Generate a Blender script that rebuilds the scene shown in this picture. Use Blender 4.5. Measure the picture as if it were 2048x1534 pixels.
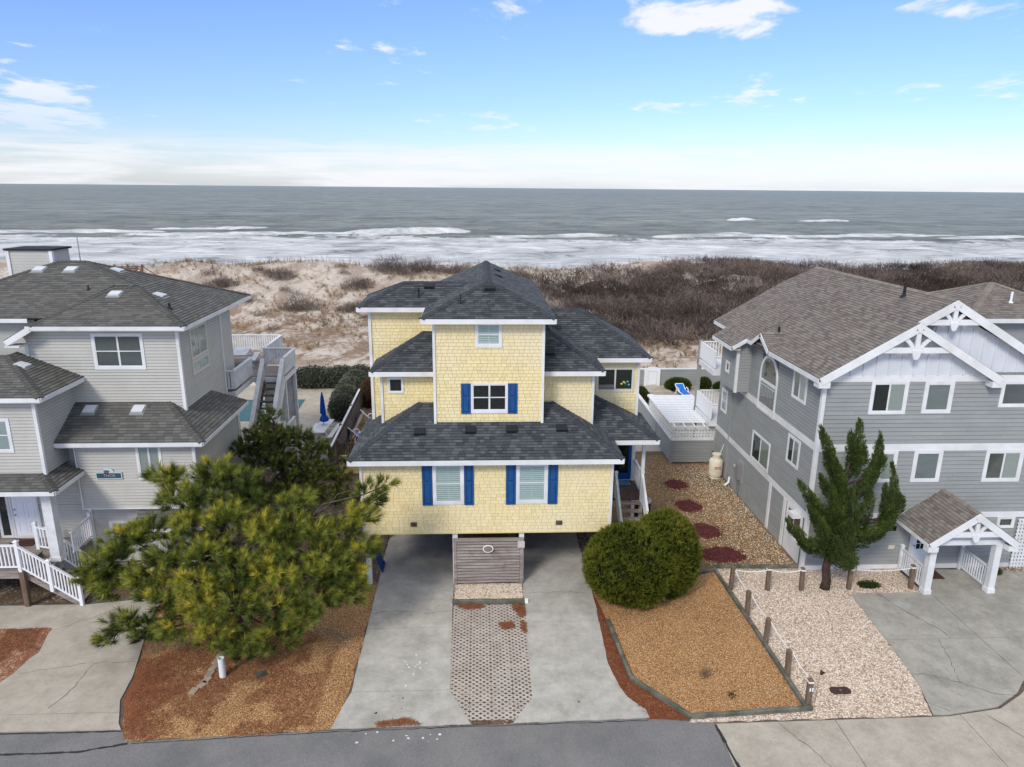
import bpy, math, random, numpy as np
from mathutils import Vector, Matrix
for o in list(bpy.data.objects): bpy.data.objects.remove(o, do_unlink=True)
SC = bpy.context.scene; COL = SC.collection
R = math.radians
rnd = random.Random(7); nrs = np.random.RandomState(11)

# ------------------------------------------------------------------ camera
CAMZ = 15.6
cd = bpy.data.cameras.new('camera'); cam = bpy.data.objects.new('camera', cd); COL.objects.link(cam)
cd.sensor_width = 36.0; cd.lens = 1430.0 / 2048 * 36; cd.clip_start = 0.1; cd.clip_end = 90000
_y, _p, _r = R(2.7), R(15.3), R(0.5)
_fw = Vector((math.sin(_y) * math.cos(_p), math.cos(_y) * math.cos(_p), -math.sin(_p)))
_rt = Vector((math.cos(_y), -math.sin(_y), 0)); _up = _rt.cross(_fw)
_r2 = _rt * math.cos(_r) + _up * math.sin(_r); _u2 = _up * math.cos(_r) - _rt * math.sin(_r)
_m = Matrix((_r2, _u2, -_fw)).transposed().to_4x4(); _m.translation = (0, 0, CAMZ)
cam.matrix_world = _m
SC.camera = cam

# ------------------------------------------------------------------ light and sky
SUN_EL, SUN_AZ = 39.0, 212.0          # azimuth clockwise from +Y (towards the sea): light comes from behind the camera, left
sd = bpy.data.lights.new('sun', 'SUN'); sun = bpy.data.objects.new('sun', sd); COL.objects.link(sun)
sd.energy = 1.5; sd.angle = R(14); sd.color = (1.0, 0.94, 0.84)
_d = Vector((math.sin(R(SUN_AZ)) * math.cos(R(SUN_EL)), math.cos(R(SUN_AZ)) * math.cos(R(SUN_EL)), math.sin(R(SUN_EL))))
sun.rotation_euler = (-_d).to_track_quat('-Z', 'Y').to_euler()
SC.view_settings.view_transform = 'Standard'; SC.view_settings.look = 'None'
SC.view_settings.exposure = 0.60; SC.view_settings.gamma = 1.0; SC.view_settings.use_curve_mapping = False
SC.render.engine = 'CYCLES'
SC.cycles.max_bounces = 6; SC.cycles.transparent_max_bounces = 12

class NT:
    """small node-tree helper"""
    def __init__(s, tree): s.t = tree; s.t.nodes.clear()
    def n(s, typ, ins=None, **kw):
        nd = s.t.nodes.new('ShaderNode' + typ)
        for k, v in kw.items(): setattr(nd, k, v)
        for k, v in (ins or {}).items():
            if isinstance(v, bpy.types.NodeSocket): s.t.links.new(v, nd.inputs[k])
            else: nd.inputs[k].default_value = v
        return nd
    def math(s, op, a, b=0.0, c=None):
        i = {0: a, 1: b}
        if c is not None: i[2] = c
        return s.n('Math', i, operation=op).outputs[0]
    def mix(s, f, a, b, blend='MIX'):
        nd = s.n('Mix', data_type='RGBA', blend_type=blend)
        for k, v in ((0, f), (6, a), (7, b)):
            if isinstance(v, bpy.types.NodeSocket): s.t.links.new(v, nd.inputs[k])
            else: nd.inputs[k].default_value = v
        return nd.outputs[2]
    def ramp(s, f, stops, mode='LINEAR'):
        nd = s.n('ValToRGB', {0: f}); cr = nd.color_ramp; cr.interpolation = mode
        while len(cr.elements) < len(stops): cr.elements.new(0.5)
        for e, (p, c) in zip(cr.elements, stops):
            e.position = p; e.color = c if len(c) == 4 else (*c, 1)
        return nd.outputs[0]
    def remap(s, v, a, b, c=0.0, d=1.0, smooth=False):
        return s.n('MapRange', {0: v, 1: a, 2: b, 3: c, 4: d}, interpolation_type='SMOOTHSTEP' if smooth else 'LINEAR').outputs[0]
    def noise(s, vec, scale, detail=4, rough=.55, dist=0.0):
        return s.n('TexNoise', {'Vector': vec, 'Scale': scale, 'Detail': detail, 'Roughness': rough, 'Distortion': dist}).outputs[0]
    def scl(s, vec, v, off=(0, 0, 0)):
        return s.n('Mapping', {0: vec, 1: off, 3: v}).outputs[0]

def lin(r, g, b):
    f = lambda c: (c / 255 / 12.92) if c <= 10 else ((c / 255 + .055) / 1.055) ** 2.4
    return (f(r), f(g), f(b), 1.0)

W = bpy.data.worlds.new('World'); SC.world = W; W.use_nodes = True
t = NT(W.node_tree)
sky = t.n('TexSky', sky_type='NISHITA', sun_disc=False, sun_elevation=R(SUN_EL), sun_rotation=R(SUN_AZ), altitude=10.0, air_density=1.0, dust_density=0.6, ozone_density=1.6)
gen = t.n('TexCoord').outputs['Generated']
sep = t.n('SeparateXYZ', {0: gen}); zz = sep.outputs[2]
# clear maritime air: less haze-yellow low down, deeper blue higher up
air = t.ramp(zz, [(0, (.84, .92, 1.26)), (.04, (.73, .82, 1.10)), (.10, (.68, .80, 1.10)), (.22, (.70, .83, 1.22)), (.5, (.82, .90, 1.1)), (1, (1, 1, 1))])
skyc = t.mix(1.0, sky.outputs[0], air, 'MULTIPLY')
zc = t.math('ADD', t.math('MAXIMUM', zz, 0.0), 0.10)
px = t.math('DIVIDE', sep.outputs[0], zc); py = t.math('DIVIDE', sep.outputs[1], zc)
pl = t.n('CombineXYZ', {0: px, 1: py, 2: 0.0}).outputs[0]
# broken cumulus drifting over the whole dome
big = t.noise(t.scl(pl, (0.75, 0.55, 1), (3.6, 0.2, 0)), 1.0, 2, .5)
fine = t.noise(t.scl(pl, (2.4, 1.7, 1), (1.3, 4.2, 0)), 1.5, 9, .62, .25)
cm = t.math('ADD', t.math('MULTIPLY', big, 0.55), t.math('MULTIPLY', fine, 0.65))
lo = t.remap(zz, .22, .60, .668, .475)
for d_, r_, k_ in (((.325, .926, .196), .10, .16), ((.228, .952, .205), .08, .14), ((.505, .841, .195), .06, .12), ((-.489, .865, .114), .09, .14), ((-.495, .865, .081), .09, .13)):        # the larger cloud groups standing over the sea
    dv = t.n('Vector' + 'Math', {0: t.scl(t.n('Vector' + 'Math', {0: gen, 1: d_}, operation='SUBTRACT').outputs[0], (1, 1, 2.6))}, operation='LENGTH').outputs[1]
    cm = t.math('ADD', cm, t.remap(dv, r_ * .25, r_, k_, 0, True))
cm = t.remap(t.math('SUBTRACT', cm, lo), 0.0, 0.125, 0, 1, True)
# stratus bank lying on the horizon
ln = t.noise(t.scl(gen, (3.0, 3.0, 34.0), (0.4, 0, 0)), 1.6, 6, .6, .3)
edge = t.math('ADD', zz, t.math('MULTIPLY', t.math('SUBTRACT', ln, .5), 0.085))
bank = t.math('MULTIPLY', t.remap(edge, 0.042, 0.066, 1, 0, True), t.remap(ln, .36, .62, .15, .92, True))
cl = t.math('MAXIMUM', t.math('MULTIPLY', cm, t.remap(zz, 0.03, 0.12, .15, 1)), bank)
skyk = t.n('Vector' + 'Math', {0: skyc, 3: 0.105}, operation='SCALE').outputs[0]
final = t.mix(t.math('MULTIPLY', cl, .92), skyk, (0.64, 0.645, 0.67, 1))
bg = t.n('Background', {0: final, 1: 1.0})
t.t.links.new(bg.outputs[0], t.n('OutputWorld').inputs[0])

# ------------------------------------------------------------------ materials
MATS = {}
def mat(name, c, c2=None, rough=.75, ns=2.0, ramp=(.35, .65), var=0.0, stops=None, bump=0.0, bs=40.0, spec=.25, fine=0.0, fs=60.0,
        stretch=(1, 1, 1), metal=0.0, dirt=None, ds=.6, coat=0.0):
    m = bpy.data.materials.new(name); m.use_nodes = True; t = NT(m.node_tree); MATS[name] = m
    pos = t.n('NewGeometry').outputs['Position']; v = t.scl(pos, stretch)
    if stops:
        at = t.n('Attribute', attribute_name='var').outputs['Fac']; col = t.ramp(at, stops)
    else:
        col = t.n('RGB').outputs[0]; col.default_value = c
    if c2: col = t.mix(t.remap(t.noise(v, ns, 6, .6), ramp[0], ramp[1], 0, 1), col, c2)
    if var:
        at = t.n('Attribute', attribute_name='var').outputs['Fac']
        k = t.remap(at, 0, 1, 1 - var, 1 + var)
        col = t.n('Vector' + 'Math', {0: col, 3: k}, operation='SCALE').outputs[0]
    if fine:
        k = t.remap(t.noise(v, fs, 3, .7), .25, .75, 1 - fine, 1 + fine)
        col = t.n('Vector' + 'Math', {0: col, 3: k}, operation='SCALE').outputs[0]
    if dirt: col = t.mix(t.remap(t.noise(pos, ds, 7, .65, .4), dirt[1], dirt[2], 0, dirt[3]), col, dirt[0])
    p = t.n('BsdfPrincipled', {'Base Color': col, 'Roughness': rough, 'Metallic': metal, 'Specular IOR Level': spec, 'Coat Weight': coat})
    if bump:
        b = t.n('Bump', {'Strength': bump, 'Distance': .02, 'Height': t.noise(v, bs, 5, .6)})
        t.t.links.new(b.outputs[0], p.inputs['Normal'])
    t.t.links.new(p.outputs[0], t.n('OutputMaterial').inputs[0])
    return m

mat('white_trim', lin(228, 229, 230), lin(212, 213, 213), rough=.5, ns=1.2, dirt=(lin(176, 174, 166), .55, .8, .35), ds=1.2)
mat('white_paint', lin(228, 230, 233), lin(210, 211, 212), rough=.55, ns=2.5, dirt=(lin(165, 162, 152), .52, .78, .5), ds=1.6)
mat('white_plastic', lin(236, 238, 242), rough=.4)
mat('shingle_yellow', None, stops=[(0, lin(220, 202, 150)), (.3, lin(229, 212, 160)), (.7, lin(231, 214, 162)), (.9, lin(236, 221, 174)), (1, lin(226, 206, 150))],
    rough=.8, bump=.25, bs=30, stretch=(3, 3, .5), fine=.05, fs=30, dirt=(lin(226, 216, 184), .40, .62, .7), ds=.22)
mat('yellow_wall', lin(168, 150, 100), rough=.9)
mat('yellow_side', lin(226, 206, 146), lin(214, 196, 140), rough=.85)
mat('roof_dark', None, stops=[(0, lin(58, 62, 66)), (.35, lin(72, 76, 80)), (.7, lin(80, 84, 88)), (1, lin(94, 98, 101))], rough=.95, fine=.22, fs=55, bump=.3, bs=120,
    dirt=(lin(98, 100, 96), .58, .75, .4), ds=.7)
mat('roof_cap_dark', lin(62, 66, 71), rough=.95, fine=.2, fs=55, var=.18)
mat('roof_grey', None, stops=[(0, lin(88, 87, 84)), (.4, lin(97, 96, 92)), (.75, lin(104, 103, 99)), (1, lin(111, 110, 106))], rough=.95, fine=.2, fs=55, bump=.3, bs=120,
    dirt=(lin(82, 82, 78), .56, .75, .35), ds=.5)
mat('roof_cap_grey', lin(84, 83, 80), rough=.95, fine=.2, fs=55, var=.15)
mat('roof_brown', None, stops=[(0, lin(102, 96, 91)), (.2, lin(117, 111, 105)), (.42, lin(128, 122, 115)), (.62, lin(135, 129, 121)), (.8, lin(120, 108, 104)), (.92, lin(112, 97, 95)), (1, lin(141, 135, 126))],
    rough=.95, fine=.2, fs=55, bump=.3, bs=120)
mat('roof_cap_brown', lin(128, 119, 111), rough=.95, fine=.2, fs=55, var=.18)
mat('roof_underlay', lin(60, 58, 55), rough=.95)
mat('siding_beige', lin(192, 190, 183), lin(183, 181, 174), rough=.7, ns=.8, var=.025, dirt=(lin(156, 153, 143), .55, .8, .4), ds=.5)
mat('siding_grey', lin(153, 156, 155), lin(145, 148, 147), rough=.75, ns=.8, var=.04, bump=.12, bs=25, stretch=(1, 1, 5), dirt=(lin(124, 128, 128), .56, .8, .35), ds=.5)
mat('wall_beige', lin(120, 119, 114), rough=.9)
mat('wall_grey', lin(95, 100, 103), rough=.9)
mat('batten_white', lin(214, 218, 224), lin(203, 207, 213), rough=.65, ns=.8, dirt=(lin(180, 180, 176), .55, .8, .4), ds=.7)
mat('shutter_blue', lin(26, 80, 136), lin(22, 70, 124), rough=.45, ns=3, spec=.35)
mat('door_blue', lin(18, 72, 140), rough=.4)
mat('louver_pale', lin(208, 218, 214), rough=.6)
mat('blind_white', lin(190, 196, 194), rough=.7)
mat('curtain', lin(176, 178, 170), rough=.85)
mat('interior_dark', lin(30, 36, 35), rough=.9)
mat('frame_tan', lin(205, 203, 192), rough=.6)
mat('vent_black', lin(38, 40, 43), rough=.7)
mat('metal_grey', lin(150, 152, 152), rough=.45, metal=.4)
mat('vent_white', lin(205, 208, 212), rough=.5)
mat('wood_grey', lin(164, 156, 150), lin(128, 114, 108), rough=.9, ns=1.4, stretch=(.6, 6, 6), fine=.18, fs=18, bump=.35, bs=14, dirt=(lin(92, 58, 56), .55, .75, .6), ds=1.4)
mat('wood_dark', lin(110, 98, 90), lin(82, 72, 66), rough=.9, ns=2, stretch=(3, 3, .6), fine=.15, fs=20, bump=.3, bs=20)
mat('wood_post', lin(126, 108, 92), lin(100, 84, 70), rough=.9, ns=3, stretch=(4, 4, .7), fine=.15, fs=20, bump=.3, bs=20)
mat('wood_walk', lin(128, 98, 76), lin(100, 74, 58), rough=.9, ns=2)
mat('timber', lin(120, 118, 108), lin(74, 78, 66), rough=.95, ns=1.6, fine=.2, fs=18, bump=.4, bs=16)
mat('rope_white', lin(232, 232, 228), rough=.8)
mat('tank_cream', lin(228, 222, 205), lin(214, 204, 180), rough=.45, ns=3, dirt=(lin(180, 130, 70), .62, .8, .5), ds=6)
mat('ac_dark', lin(60, 62, 62), rough=.6); mat('ac_top', lin(170, 172, 170), rough=.5)
mat('blue_sling', lin(24, 112, 205), rough=.6); mat('blue_fabric', lin(20, 80, 176), rough=.7)
mat('mat_blue', lin(84, 140, 190), rough=.9, fine=.2, fs=40); mat('mat_red', lin(84, 54, 46), lin(66, 44, 40), rough=.95, ns=6)
mat('sign_slate', lin(66, 80, 96), lin(58, 72, 86), rough=.7); mat('sign_pale', lin(190, 208, 214), rough=.6); mat('sign_black', lin(20, 20, 20), rough=.5)
mat('sign_tan', lin(138, 120, 104), lin(120, 104, 92), rough=.8, ns=12); mat('sign_letters', lin(176, 158, 144), rough=.7); mat('sign_orange', lin(226, 190, 160), rough=.7); mat('sign_pink', lin(214, 202, 200), lin(186, 172, 172), rough=.8, ns=30)
mat('letters_slate', lin(150, 164, 172), rough=.7); mat('red_print', lin(190, 60, 45), rough=.7)
mat('pipe_white', lin(226, 232, 230), rough=.5); mat('iron', lin(78, 58, 54), lin(60, 46, 44), rough=.8, ns=12, bump=.3)
mat('bark', lin(92, 82, 76), lin(62, 54, 50), rough=.95, ns=4, stretch=(3, 3, .8), bump=.6, bs=18)
mat('juniper_bark', lin(88, 70, 60), lin(44, 36, 34), rough=.95, ns=5, stretch=(4, 4, .7), bump=.7, bs=14)
mat('twig', lin(88, 76, 68), rough=.95)
mat('stone_grey', lin(92, 92, 90), lin(64, 64, 62), rough=.95, ns=3, bump=.4, bs=12)
mat('paver', lin(194, 186, 177), lin(176, 168, 160), rough=.95, ns=3, var=.06, fine=.12, fs=40, bump=.4, bs=60, dirt=(lin(160, 142, 124), .5, .75, .6), ds=1.2)
mat('stepping', lin(176, 160, 140), lin(150, 136, 120), rough=.95, ns=4, fine=.15, fs=30)
mat('tar', lin(52, 53, 55), rough=.85, fine=.15)
mat('asphalt', lin(128, 127, 126), lin(112, 112, 112), rough=.95, ns=.5, fine=.28, fs=26, bump=.5, bs=70, dirt=(lin(142, 141, 138), .52, .7, .5), ds=.35)
mat('mulch_red', lin(98, 44, 46), lin(62, 32, 34), rough=.95, ns=9, fine=.35, fs=26, bump=.8, bs=30, dirt=(lin(128, 70, 66), .52, .7, .6), ds=4)
mat('pool_blue', lin(70, 108, 114), lin(62, 96, 102), rough=.6, ns=2)
mat('pool_pale', lin(176, 182, 178), rough=.8); mat('pool_steps', lin(128, 148, 150), rough=.7)
mat('flower_yellow', lin(230, 190, 40), rough=.7); mat('flower_teal', lin(90, 170, 165), rough=.7)

def concrete(name, base, dark, warm, stain=.55):
    m = bpy.data.materials.new(name); m.use_nodes = True; t = NT(m.node_tree); MATS[name] = m
    pos = t.n('NewGeometry').outputs['Position']
    a = t.remap(t.noise(pos, 1.1, 10, .76, .1), .36, .64, 0, 1)
    c = t.mix(a, base, dark)
    c = t.mix(t.remap(t.noise(t.scl(pos, (1, .6, 1)), .9, 9, .74, .2), .55, .72, 0, stain), c, warm)
    k = t.remap(t.noise(pos, 28, 4, .75), .25, .75, .80, 1.18)
    c = t.n('Vector' + 'Math', {0: c, 3: k}, operation='SCALE').outputs[0]
    c = t.mix(t.remap(t.noise(t.scl(pos, (1, 1, 1), (4, 8, 0)), .30, 9, .74, .3), .54, .72, 0, .5), c, (dark[0] * .62, dark[1] * .62, dark[2] * .6, 1))
    sp = t.remap(t.noise(pos, 7.0, 4, .8), .66, .74, 0, .6)
    c = t.mix(sp, c, (dark[0] * .55, dark[1] * .55, dark[2] * .55, 1))
    p = t.n('BsdfPrincipled', {'Base Color': c, 'Roughness': .92, 'Specular IOR Level': .2})
    b = t.n('Bump', {'Strength': .35, 'Distance': .01, 'Height': t.noise(pos, 45, 5, .65)}); t.t.links.new(b.outputs[0], p.inputs['Normal'])
    t.t.links.new(p.outputs[0], t.n('OutputMaterial').inputs[0])
concrete('concrete', lin(190, 187, 179), lin(158, 155, 147), lin(204, 201, 194))
concrete('concrete_warm', lin(186, 178, 165), lin(160, 153, 140), lin(194, 184, 168))
concrete('concrete_grey', lin(176, 172, 162), lin(146, 143, 134), lin(124, 121, 112), .8)

def gravel(name, cols, cell=22.0, patch=None, straw=None):
    """pebble cells, each with its own colour; patch = (colour, scale, lo, hi) bare soil; straw = the same with stretched fibres"""
    m = bpy.data.materials.new(name); m.use_nodes = True; t = NT(m.node_tree); MATS[name] = m
    pos = t.n('NewGeometry').outputs['Position']
    vo = t.n('TexVoronoi', {'Vector': pos, 'Scale': cell}, feature='F1')
    rv = t.n('SeparateXYZ', {0: vo.outputs['Color']}).outputs[0]
    c = t.ramp(rv, [(i / (len(cols) - 1), k) for i, k in enumerate(cols)])
    dk = t.remap(vo.outputs['Distance'], .25, .62, 1.05, .55)
    c = t.n('Vector' + 'Math', {0: c, 3: dk}, operation='SCALE').outputs[0]
    k = t.remap(t.noise(pos, .8, 5, .6), .3, .7, .86, 1.12)
    c = t.n('Vector' + 'Math', {0: c, 3: k}, operation='SCALE').outputs[0]
    if patch:
        f = t.math('ADD', t.noise(pos, patch[1], 6, .65, .5), t.math('MULTIPLY', t.math('SUBTRACT', t.noise(pos, 18, 2), .5), .25))
        c = t.mix(t.remap(f, patch[2], patch[3], 0, .85), c, t.mix(t.noise(pos, 30, 3, .7), patch[0], tuple(x * .6 for x in patch[0][:3]) + (1,)))
    if straw:
        fib = t.noise(t.n('Mapping', {0: pos, 2: (0, 0, .6), 3: (14, 60, 1)}).outputs[0], 1.0, 5, .75, 1.5)
        sc = t.ramp(fib, [(.3, straw[0]), (.55, straw[1]), (.75, straw[2])])
        f = t.math('ADD', t.noise(pos, straw[3], 6, .68, .8), t.math('MULTIPLY', t.math('SUBTRACT', t.noise(pos, 14, 3), .5), .3))
        if len(straw) > 6:      # more straw towards the tree that drops it
            sx = t.n('SeparateXYZ', {0: pos})
            f = t.math('ADD', f, t.remap(t.math('ADD', sx.outputs[0], t.math('MULTIPLY', sx.outputs[1], .25)), straw[6], straw[7], .12, -.16))
        c = t.mix(t.remap(f, straw[4], straw[5], 0, .95), c, sc)
    p = t.n('BsdfPrincipled', {'Base Color': c, 'Roughness': .92, 'Specular IOR Level': .2})
    b = t.n('Bump', {'Strength': .7, 'Distance': .03, 'Height': vo.outputs['Distance']}, invert=True); t.t.links.new(b.outputs[0], p.inputs['Normal'])
    t.t.links.new(p.outputs[0], t.n('OutputMaterial').inputs[0])
STRAW = (lin(98, 56, 36), lin(138, 84, 56), lin(168, 116, 84))
OR = [lin(140, 96, 56), lin(178, 128, 78), lin(204, 160, 112), lin(168, 112, 62), lin(222, 192, 150), lin(188, 138, 88)]
gravel('gravel_orange', OR, 30, None, (*STRAW, .35, .60, .74))
gravel('gravel_island', OR, 30, (lin(132, 118, 98), .5, .56, .66), (*STRAW, .42, .44, .56, -8.0, -1.5))
gravel('gravel_white', [lin(196, 170, 146), lin(226, 208, 188), lin(236, 224, 208), lin(206, 176, 150), lin(188, 168, 152), lin(232, 214, 192)], 15, (lin(168, 132, 92), .55, .66, .76))
gravel('gravel_pale', [lin(160, 130, 104), lin(206, 188, 166), lin(228, 216, 200), lin(176, 146, 120), lin(120, 98, 82), lin(214, 198, 178)], 14, (lin(150, 96, 66), .7, .62, .74))
gravel('gravel_side', [lin(120, 92, 66), lin(160, 126, 90), lin(182, 152, 116), lin(140, 104, 70), lin(190, 168, 136), lin(128, 98, 70)], 20, (lin(112, 106, 82), .30, .46, .62))
gravel('gravel_brown', [lin(92, 78, 66), lin(128, 108, 90), lin(164, 148, 130), lin(104, 84, 68), lin(190, 178, 162)], 12, (lin(100, 84, 66), .6, .45, .6))
gravel('straw_bed', [lin(160, 112, 84), lin(190, 150, 122), lin(150, 100, 72), lin(206, 176, 150)], 16, None, (*STRAW, .9, .46, .60))
gravel('straw_red', [lin(124, 66, 38), lin(150, 84, 50), lin(110, 58, 34)], 24, None, (lin(88, 48, 30), lin(124, 72, 46), lin(148, 94, 64), .7, .2, .4))

def leafmat(name, stops, rough=.6, trans=.25):
    m = bpy.data.materials.new(name); m.use_nodes = True; t = NT(m.node_tree); MATS[name] = m
    at = t.n('Attribute', attribute_name='var').outputs['Fac']
    c = t.ramp(at, stops)
    p = t.n('BsdfPrincipled', {'Base Color': c, 'Roughness': rough, 'Specular IOR Level': .2})
    tr = t.n('BsdfTranslucent', {'Color': c})
    mx = t.n('MixShader', {0: trans, 1: p.outputs[0], 2: tr.outputs[0]})
    t.t.links.new(mx.outputs[0], t.n('OutputMaterial').inputs[0])
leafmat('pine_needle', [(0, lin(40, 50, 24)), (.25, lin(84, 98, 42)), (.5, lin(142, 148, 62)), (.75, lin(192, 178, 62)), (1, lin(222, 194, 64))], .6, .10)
leafmat('pine_needle_dark', [(0, lin(52, 60, 34)), (.35, lin(88, 100, 48)), (.7, lin(122, 128, 62)), (1, lin(146, 124, 68))])
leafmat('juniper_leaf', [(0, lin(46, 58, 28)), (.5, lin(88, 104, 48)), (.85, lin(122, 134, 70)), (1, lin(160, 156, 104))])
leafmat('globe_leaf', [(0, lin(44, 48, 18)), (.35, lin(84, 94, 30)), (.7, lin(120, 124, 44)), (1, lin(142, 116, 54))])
leafmat('hedge_leaf', [(0, lin(58, 62, 52)), (.5, lin(98, 104, 88)), (1, lin(140, 144, 128))])
leafmat('shrub_leaf', [(0, lin(40, 52, 24)), (.5, lin(70, 84, 36)), (1, lin(104, 104, 50))])
leafmat('ruddy_leaf', [(0, lin(70, 52, 40)), (.5, lin(112, 84, 62)), (1, lin(140, 104, 78))])
leafmat('scrub_twig', [(0, lin(54, 46, 42)), (.28, lin(94, 82, 76)), (.52, lin(150, 137, 130)), (.68, lin(108, 90, 80)), (.80, lin(152, 114, 74)), (.92, lin(94, 98, 58)), (1, lin(158, 120, 70))], .9, .1)
leafmat('dune_grass', [(0, lin(120, 98, 72)), (.5, lin(160, 136, 104)), (1, lin(188, 168, 132))], .9, .2)
leafmat('mulch_chip', [(0, lin(66, 32, 34)), (.6, lin(106, 46, 48)), (1, lin(134, 70, 66))], .9, 0)
leafmat('straw_fibre', [(0, lin(104, 58, 38)), (.5, lin(142, 86, 58)), (1, lin(184, 138, 104))], .9, .1)
leafmat('pebble_white', [(0, lin(190, 160, 136)), (.4, lin(222, 204, 184)), (.8, lin(238, 228, 214)), (1, lin(178, 168, 160))], .8, 0)
leafmat('pebble_orange', [(0, lin(150, 100, 58)), (.4, lin(190, 140, 90)), (.8, lin(220, 184, 136)), (1, lin(236, 220, 190))], .8, 0)

def glassmat():
    m = bpy.data.materials.new('window_glass'); m.use_nodes = True; t = NT(m.node_tree); MATS['window_glass'] = m
    fr = t.n('Fresnel', {'IOR': 1.5}).outputs[0]
    gl = t.n('BsdfGlossy', {'Color': (.9, .95, 1, 1), 'Roughness': .03}); tr = t.n('BsdfTransparent', {'Color': (.92, .95, .945, 1)})
    mx = t.n('MixShader', {0: t.math('MULTIPLY', fr, .38), 1: tr.outputs[0], 2: gl.outputs[0]})
    t.t.links.new(mx.outputs[0], t.n('OutputMaterial').inputs[0])
glassmat()

# ------------------------------------------------------------------ geometry helpers
def V3(*a): return Vector(a)
class MB:
    def __init__(s): s.v = []; s.f = []; s.c = []
    def add(s, vs, fs, var=0.5):
        b = len(s.v); s.v.extend([tuple(x) for x in vs]); s.f.extend([tuple(b + i for i in f) for f in fs]); s.c.extend([var] * len(fs)); return s
    def box(s, x0, x1, y0, y1, z0, z1, var=.5):
        return s.add([(x0, y0, z0), (x1, y0, z0), (x1, y1, z0), (x0, y1, z0), (x0, y0, z1), (x1, y0, z1), (x1, y1, z1), (x0, y1, z1)],
                     [(0, 3, 2, 1), (4, 5, 6, 7), (0, 1, 5, 4), (1, 2, 6, 5), (2, 3, 7, 6), (3, 0, 4, 7)], var)
    def prism(s, pts, off, var=.5):
        n = len(pts); p = [Vector(q) for q in pts]; o = Vector(off)
        return s.add(p + [q + o for q in p], [tuple(range(n))[::-1], tuple(range(n, 2 * n))] + [(i, (i + 1) % n, n + (i + 1) % n, n + i) for i in range(n)], var)
    def beam(s, a, b, w, h, up=(0, 0, 1), var=.5):
        a, b = Vector(a), Vector(b); d = (b - a).normalized(); u = Vector(up)
        r = d.cross(u)
        if r.length < 1e-4: r = d.cross(Vector((0, 1, 0)))
        r = r.normalized() * w / 2; u = r.cross(d).normalized() * h / 2
        return s.prism([a - r - u, a + r - u, a + r + u, a - r + u], b - a, var)
    def tube(s, pts, rad, n=8, cap=True, var=.5):
        pts = [Vector(p) for p in pts]
        if not isinstance(rad, (list, tuple)): rad = [rad] * len(pts)
        rings = []; prev = None
        for i, p in enumerate(pts):
            d = (pts[min(i + 1, len(pts) - 1)] - pts[max(i - 1, 0)]).normalized()
            a = d.cross(Vector((0, 0, 1))) if prev is None else prev - d * prev.dot(d)
            if a.length < 1e-3: a = d.cross(Vector((0, 1, 0)))
            a.normalize(); prev = a; b = d.cross(a)
            rings.append([p + (a * math.cos(2 * math.pi * k / n) + b * math.sin(2 * math.pi * k / n)) * rad[i] for k in range(n)])
        vs = [q for r in rings for q in r]; fs = []
        for i in range(len(pts) - 1):
            for k in range(n):
                k2 = (k + 1) % n; fs.append((i * n + k, i * n + k2, (i + 1) * n + k2, (i + 1) * n + k))
        if cap: fs += [tuple(range(n))[::-1], tuple((len(pts) - 1) * n + k for k in range(n))]
        return s.add(vs, fs, var)
    def lathe(s, prof, n=20, c=(0, 0, 0), var=.5):
        vs = []; fs = []
        for r, z in prof:
            for k in range(n): vs.append((c[0] + r * math.cos(2 * math.pi * k / n), c[1] + r * math.sin(2 * math.pi * k / n), c[2] + z))
        for i in range(len(prof) - 1):
            for k in range(n):
                k2 = (k + 1) % n; fs.append((i * n + k, i * n + k2, (i + 1) * n + k2, (i + 1) * n + k))
        fs += [tuple(range(n))[::-1], tuple((len(prof) - 1) * n + k for k in range(n))]
        return s.add(vs, fs, var)
    def mesh(s, name, m, smooth=False):
        me = bpy.data.meshes.new(name); me.from_pydata(s.v, [], s.f)
        if m: me.materials.append(MATS[m])
        a = me.attributes.new('var', 'FLOAT', 'FACE'); a.data.foreach_set('value', s.c)
        if smooth: me.polygons.foreach_set('use_smooth', [True] * len(me.polygons))
        return me
    def build(s, name, m, parent=None, smooth=False): return link(name, s.mesh(name, m, smooth), parent)

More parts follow.
